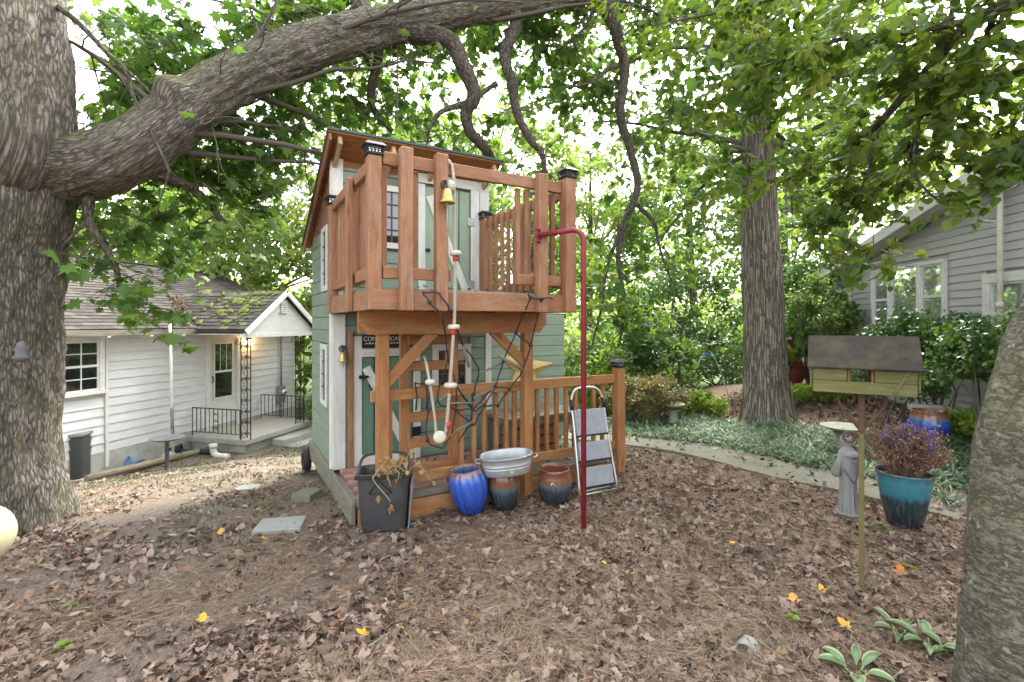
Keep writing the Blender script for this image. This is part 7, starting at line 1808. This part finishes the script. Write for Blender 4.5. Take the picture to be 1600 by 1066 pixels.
# ------------------------------------------------------------------ ground cover, litter
def on_path(x, y):
    m = np.zeros(len(x), bool)
    uy = np.interp(x, [p[0] for p in UP], [p[1] for p in UP]); ly = np.interp(x, [p[0] for p in LO], [p[1] for p in LO])
    return (y < uy) & (y > ly) & (x > -0.6) & (x < 4.6)
def under_house(x, y):
    q = np.array(PHI) @ np.stack([x, y, 0 * x, np.ones(len(x))])
    return (q[0] > -0.02) & (q[0] < HW + 0.02) & (q[1] > -0.01) & (q[1] < HB)
def gzn(x, y):
    z = gz(x, y); return z
def ray_ground(n, fx, fy):
    """points spread evenly over the visible yard, a little denser near the camera"""
    y = 1.85 * np.exp(rng.random(n) * math.log(fy / 1.85)); y = np.where(rng.random(n) < 0.35, rng.uniform(1.8, fy, n), y)
    x = rng.uniform(-1.06, 1.06, n) * y * fx; return x, y
gme = ground.data
gco = np.zeros(len(gme.vertices) * 3, np.float32); gme.vertices.foreach_get('co', gco); gco = gco.reshape(-1, 3)
gx_ = np.unique(np.round(gco[:, 0], 4)); gy_ = np.unique(np.round(gco[:, 1], 4)); GZ = gco[:, 2].reshape(len(gy_), len(gx_))
def surf(x, y):
    i = np.clip(np.searchsorted(gx_, x) - 1, 0, len(gx_) - 2); j = np.clip(np.searchsorted(gy_, y) - 1, 0, len(gy_) - 2)
    fx = (x - gx_[i]) / (gx_[i + 1] - gx_[i]); fy = (y - gy_[j]) / (gy_[j + 1] - gy_[j])
    return GZ[j, i] * (1 - fx) * (1 - fy) + GZ[j, i + 1] * fx * (1 - fy) + GZ[j + 1, i] * (1 - fx) * fy + GZ[j + 1, i + 1] * fx * fy
def patchy(x, y, s, off=0.0):
    return np.array([mnoise.noise(Vector((a * s + off, b_ * s, off))) for a, b_ in zip(x, y)])
x, y = ray_ground(62000, 1.06, 11.0)
dens = 0.48 + 0.7 * patchy(x, y, 1.3) + 0.25 * patchy(x, y, 4.0, 7.0) + np.where(x > 0.2, 0.22, 0) - 0.34 * ((x < -0.9) & (x > -3.4) & (y > 2.6)) + 0.25 * ((x > 0.3) & (y > 3.2)) - 0.45 * ((x < -1.6) & (y > 5.0)) - 0.16 * ((x > -0.9) & (x < 1.9) & (y < 3.2))
k = (rng.random(len(x)) < dens) & ~under_house(x, y) & ~(on_path(x, y) & (rng.random(len(x)) > 0.16)); x, y = x[k], y[k]; n = len(x)
sz = 0.016 + 0.060 * rng.random(n) ** 1.5 * np.where(rng.random(n) < 0.12, 1.35, 1.0)
pos = np.stack([x, y, surf(x, y) + 0.006 + rng.random(n) * 0.014 + 0.035 * on_path(x, y)], 1)
R = rotmats(rng.uniform(0, 6.3, n), rng.normal(0, 0.42, n), rng.normal(0, 0.42, n))
curl = np.stack([sz * rng.uniform(0.7, 1.2, n), sz, sz * rng.uniform(0.3, 1.8, n)], 1)
T, F = LITTER
P = np.einsum('nij,nkj->nki', R, ((T - np.array([0, .5, 0]))[None] + rng.normal(0, 0.075, (n, len(T), 3))) * curl[:, None, :]) + pos[:, None, :]
lit = scatter_mesh('leaf_litter', T, F, pos, R, sz, rng.random(n) ** 1.1, 'leaf_dead', None, False, P); tag(lit, 'brown fallen leaves strewn over the yard', 'leaf litter', kind='stuff'); print('litter', n)
x, y = ray_ground(130000, 1.06, 7.0)
dens = 0.55 + 1.0 * patchy(x, y, 0.9, 3.0) + np.where(x > -0.6, 0.3, -0.25)
k = (rng.random(len(x)) < dens) & ~under_house(x, y) & ~on_path(x, y); x, y = x[k], y[k]; n = len(x)
sw = np.array([mnoise.noise(Vector((a * 1.6, b_ * 1.6, 9))) for a, b_ in zip(x, y)]) * 5.0
pos = np.stack([x, y, surf(x, y) + 0.004 + rng.random(n) * 0.018], 1)
R = rotmats(sw + rng.normal(0, 0.7, n), rng.normal(0, 0.12, n), rng.normal(0, 0.5, n))
nd_ = scatter_mesh('pine_straw', NEEDLE[0] * np.array([1.0, 1, 1]), NEEDLE[1], pos, R, rng.uniform(0.10, 0.24, n), rng.random(n), 'needle_dead', None); tag(nd_, 'tan pine needle straw matted over the yard', 'pine straw', kind='stuff'); print('needles', n)
# a second kind of litter: narrow oval leaves
x, y = ray_ground(16000, 1.06, 9.0)
k = (rng.random(len(x)) < 0.35 + 0.8 * patchy(x, y, 1.0, 5.0)) & ~under_house(x, y) & ~on_path(x, y); x, y = x[k], y[k]; n = len(x); sz = 0.02 + 0.06 * rng.random(n) ** 1.4
pos = np.stack([x, y, surf(x, y) + 0.008 + rng.random(n) * 0.016], 1); R = rotmats(rng.uniform(0, 6.3, n), rng.normal(0, 0.4, n), rng.normal(0, 0.5, n)); T, F = ROUND
sc3 = np.stack([sz * rng.uniform(0.45, 0.8, n), sz, sz * rng.uniform(-2, 2, n)], 1)
P = np.einsum('nij,nkj->nki', R, ((T - np.array([0, .5, 0]))[None] + rng.normal(0, 0.05, (n, len(T), 3))) * sc3[:, None, :]) + pos[:, None, :]
lit2 = scatter_mesh('oval_leaf_litter', T, F, pos, R, sz, rng.random(n) ** 0.8, 'leaf_dead', None, False, P); tag(lit2, 'narrow oval dead leaves mixed into the straw', 'leaf litter', kind='stuff')
# sparse grass and weeds towards the cottage
x = rng.uniform(-7, -1.2, 8000); y = rng.uniform(3.4, 11.5, 8000)
k = (patchy(x, y, 1.1, 2.0) + 0.25 * rng.random(len(x)) > 0.10) & ~under_house(x, y) & (np.hypot(x + 4.22, y - 3.95) > 0.95); x, y = x[k], y[k]
x = np.repeat(x, 4) + rng.normal(0, 0.03, len(x) * 4); y = np.repeat(y, 4) + rng.normal(0, 0.03, len(y) * 4); n = len(x); T, F = blade(0.16, 0.6, 2)
pos = np.stack([x, y, surf(x, y) - 0.004], 1); R = rotmats(rng.uniform(0, 6.3, n), rng.normal(0, .3, n), rng.normal(0, .3, n))
gs = scatter_mesh('sparse_grass', T, F, pos, R, rng.uniform(0.03, 0.085, n), rng.random(n), 'grass_sparse', None); tag(gs, 'thin green grass and weeds on the dirt towards the cottage', 'grass', kind='stuff')
# grassy border
bx_ = rng.uniform(1.4, 5.4, 6000); by_ = rng.uniform(4.3, 9.0, 6000)
uy = np.interp(bx_, [p[0] for p in UP[:10]], [p[1] for p in UP[:10]])
back = np.interp(bx_, [1.4, 2.5, 3.3, 4.0, 4.6, 5.4], [8.2, 8.3, 7.7, 7.3, 6.5, 5.4])
k = (by_ > uy + 0.10) & (by_ < back) & (np.hypot(bx_ - 4.12, by_ - 7.9) > 0.55) & ((rng.random(6000) < 0.34)); bx_, by_ = bx_[k], by_[k]
m = 26; n = len(bx_) * m
x = np.repeat(bx_, m) + rng.normal(0, 0.045, n); y = np.repeat(by_, m) + rng.normal(0, 0.045, n); tone = np.repeat(rng.random(len(bx_)), m)
T, F = blade(0.045, 0.75, 4); T = T * np.array([1, 1.25, 1])
pos = np.stack([x, y, surf(x, y) - 0.01], 1); R = rotmats(rng.uniform(0, 6.3, n), rng.normal(-0.1, .25, n), rng.normal(0, .3, n))
li_ = scatter_mesh('border_grass', T, F, pos, R, rng.uniform(0.19, 0.36, n), np.clip(tone * .5 + rng.random(n) * .5, 0, 1), 'leaf_liriope', None); tag(li_, 'arching blue green grassy border along the concrete path', 'border grass', kind='stuff'); print('blades', n)
# fern like tufts by the teal pot
def tuft(label, px, py, d, n_, ln, mat='leaf_liriope'):
    q = at(px, py, d); q.z = float(surf(np.array([q.x]), np.array([q.y]))[0]); t = thing('grass_tuft', label, 'plant', q)
    T, F = blade(0.05, 0.8, 4); T = T * np.array([1, 1.3, 1]); pos = rng.normal(0, 0.05, (n_, 3)) * np.array([1, 1, 0])
    scatter_mesh('blades', T, F, pos, rotmats(rng.uniform(0, 6.3, n_), rng.normal(-.1, .3, n_), rng.normal(0, .3, n_)), rng.uniform(.6, 1.15, n_) * ln, rng.random(n_), mat, t)
    b = MB(); b.lathe([(0.05, -0.03), (0.04, 0.02), (0.01, 0.03)], (0, 0, 0), 10); b.build('crown_base', 'soil', t)
tuft('arching green tuft just right of the teal pot', 1480, 755, 4.3, 120, 0.26); tuft('green tuft under the cobalt jar', 1500, 715, 4.9, 90, 0.24)
tuft('tuft of blades behind the teal pot rim', 1450, 745, 4.6, 110, 0.28)
def seedling(label, px, py, n_, size, mat='leaf_bright'):
    q = gpt(px, py); q.z = float(surf(np.array([q.x]), np.array([q.y]))[0]); t = thing('seedling', label, 'seedling', q)
    pos = rng.normal(0, size * 0.5, (n_, 3)) * np.array([1, 1, 0.25]) + np.array([0, 0, 0.03])
    scatter_mesh('leaves', ROUND[0], ROUND[1], pos, rotmats(rng.uniform(0, 6.3, n_), rng.normal(-.2, .4, n_), rng.normal(0, .3, n_)), rng.uniform(.7, 1.2, n_) * size, rng.random(n_), mat, t)
    b = MB(); b.tube([(0, 0, -0.02), (0.004, 0, 0.03)], 0.003, 5); b.build('stem', 'hosta_stem', t)
seedling('tiny bright green weed in the left foreground', 103, 950, 12, 0.035); seedling('little weed at the left bottom edge', 92, 1012, 9, 0.035)
seedling('rosette of green leaves at the foot of the teal pot', 1380, 831, 16, 0.05, 'leaf_maple'); seedling('two pale seed leaves right of centre foreground', 1233, 963, 5, 0.045)
seedling('small green weed right of the bird feeder post', 1424, 893, 6, 0.035)
seedling('young leaves sprouting on the side of the tall trunk foot', 1222, 668, 14, 0.09)
# bright fallen leaves that stand out
FL = [(565, 992, .075, 0.1, 'bright yellow fallen leaf left of centre foreground'), (630, 988, .04, 0.15, 'small yellow leaf right of the bright yellow one'), (745, 975, .07, 0.45, 'curled tan orange leaf standing up in the centre foreground'), (987, 905, .065, 0.5, 'orange tan leaf right of the red pole foot'), (943, 886, .04, 0.3, 'yellow orange leaf near the red pole foot'), (1146, 851, .06, 0.3, 'golden leaf on the straw between pole and bird feeder'), (1240, 940, .085, 0.6, 'large curled tan leaf left of the bird feeder post'), (1318, 982, .07, 0.35, 'orange leaf below the bird feeder post'), (1284, 925, .06, 0.2, 'pale yellow leaf close to the bird feeder post'), (411, 846, .06, 0.15, 'yellow leaf below the grey slab'), (398, 822, .05, 0.1, 'yellow leaf touching the grey slab'), (345, 835, .07, 0.4, 'group leaf of golden brown left of the grey slab'), (372, 812, .05, 0.3, 'ochre leaf up left of the grey slab'), (317, 975, .07, 0.12, 'greenish yellow leaf in the left foreground'), (148, 968, .065, 0.25, 'tan yellow leaf near the left bottom weed'), (607, 797, .06, 0.4, 'yellow leaf lying against the plastic bin'), (1406, 897, .09, 0.9, 'rust red curled leaf right of the bird feeder post')]
for (px, py, s_, tone_, lab) in FL:
    q = gpt(px, py); z = float(surf(np.array([q.x]), np.array([q.y]))[0]) + 0.025
    T, F = LITTER; R = rotmats(np.array([random.uniform(0, 6.3)]), np.array([random.gauss(0.35, .15)]), np.array([random.gauss(0, .2)]))
    o = scatter_mesh('fallen_leaf', T - np.array([0, .5, 0]), F, np.zeros((1, 3)), R, np.array([s_]), np.array([tone_]), 'leaf_yellow', None); o.location = (q.x, q.y, z); tag(o, lab, 'leaf', 'bright fallen leaves')
# white-grey stone in the right foreground
q = gpt(1168, 1012); rs = thing('pale_rock', 'pale half buried rock in the right foreground straw', 'rock', q)
b = MB(); b.lathe([(0.06, -0.03), (0.062, 0.01), (0.04, 0.035), (0.006, 0.042)], (0, 0, 0), 12, lambda a, z: 1 + 0.16 * math.sin(2 * a) + 0.08 * math.sin(5 * a + 1)); b.build('rock', 'slab_stone', rs)
# sticks
for (px0, py0, px1, py1, lab) in ((590, 882, 622, 868, 'pale stick behind the curled leaf in left centre foreground'), (575, 1018, 625, 985, 'thin broken branch beside the bright yellow leaf'), (165, 905, 182, 886, 'short pale stick on the bare dirt at left')):
    a, c = gpt(px0, py0), gpt(px1, py1); t = thing('fallen_stick', lab, 'stick', a + Vector((0, 0, 0.02))); d = c - a
    b = MB(); b.tube(cat([(0, 0, 0), d * 0.4 + Vector((0.01, 0, .01)), d * 0.7, d], 4), [0.006] * 9 + [0.004] * 4, 6); b.build('twig', 'wood_grey', t)
# broken twigs lying about
b = MB(); tr2 = random.Random(41)
for k in range(170):
    y_ = tr2.uniform(1.9, 6.5); x_ = tr2.uniform(-1.0, 1.0) * y_; ln_ = tr2.uniform(0.05, 0.26); a_ = tr2.uniform(0, 6.28)
    if bool(under_house(np.array([x_]), np.array([y_]))[0]) or bool(on_path(np.array([x_]), np.array([y_]))[0]): continue
    z_ = float(surf(np.array([x_]), np.array([y_]))[0]) + 0.015; p0 = Vector((x_, y_, z_)); d_ = Vector((math.cos(a_), math.sin(a_), 0)) * ln_
    b.tube([p0, p0 + d_ * 0.5 + Vector((tr2.gauss(0, .01), tr2.gauss(0, .01), 0.008)), p0 + d_ + Vector((0, 0, tr2.uniform(-.005, .02)))], [0.004, 0.0032, 0.002], 5)
    if tr2.random() < 0.4: b.tube([p0 + d_ * 0.5, p0 + d_ * 0.5 + Vector((-d_.y, d_.x, 0)) * 0.35 + d_ * 0.2 + Vector((0, 0, .01))], [0.0028, 0.0015], 4)
tag(b.build('fallen_twigs', 'dry_stem'), 'small broken twigs strewn over the straw', 'twigs', kind='stuff')
# debris on the balcony
n = 130; q = np.stack([rng.uniform(0.3, 1.6, n), rng.uniform(BV + 0.0, BV + 0.5, n), np.full(n, DECK + 0.004) + rng.random(n) * 0.01, np.ones(n)]); w_ = (np.array(PHM) @ q)[:3].T
o = scatter_mesh('deck_litter', LITTER[0], LITTER[1], w_, rotmats(rng.uniform(0, 6.3, n), rng.normal(0.1, .5, n), rng.normal(0, .5, n)), rng.uniform(.02, .055, n), rng.random(n), 'leaf_dead', None); tag(o, 'dead leaves gathered on the balcony deck', 'leaf litter', kind='stuff')
n = 160; q = np.stack([rng.uniform(0.3, 2.6, n), rng.uniform(0.08, 0.9, n), np.full(n, FLR + 0.004) + rng.random(n) * 0.01, np.ones(n)]); w_ = (np.array(PHM) @ q)[:3].T
o = scatter_mesh('porch_litter', LITTER[0], LITTER[1], w_, rotmats(rng.uniform(0, 6.3, n), rng.normal(0.1, .5, n), rng.normal(0, .5, n)), rng.uniform(.02, .06, n), rng.random(n), 'leaf_dead', None); tag(o, 'dead leaves scattered on the playhouse porch floor', 'leaf litter', kind='stuff')
# leaves in the cottage roof valley
n = 260; tt = rng.random(n); q = np.stack([2.62 + rng.normal(0, 0.06, n) + tt * 0.9, -0.35 + tt * 1.35 + rng.normal(0, .05, n), np.zeros(n), np.ones(n)]); q[2] = 1.53 + (q[1] + 0.42) * 0.47 + 0.02
w_ = (np.array(ct.matrix_basis) @ q)[:3].T
o = scatter_mesh('valley_litter', LITTER[0], LITTER[1], w_, rotmats(rng.uniform(0, 6.3, n), rng.normal(0.3, .5, n), rng.normal(0, .5, n)), rng.uniform(.05, .11, n), rng.random(n), 'leaf_dead', None); tag(o, 'dead leaves caught in the cottage roof valley', 'leaf litter', kind='stuff')
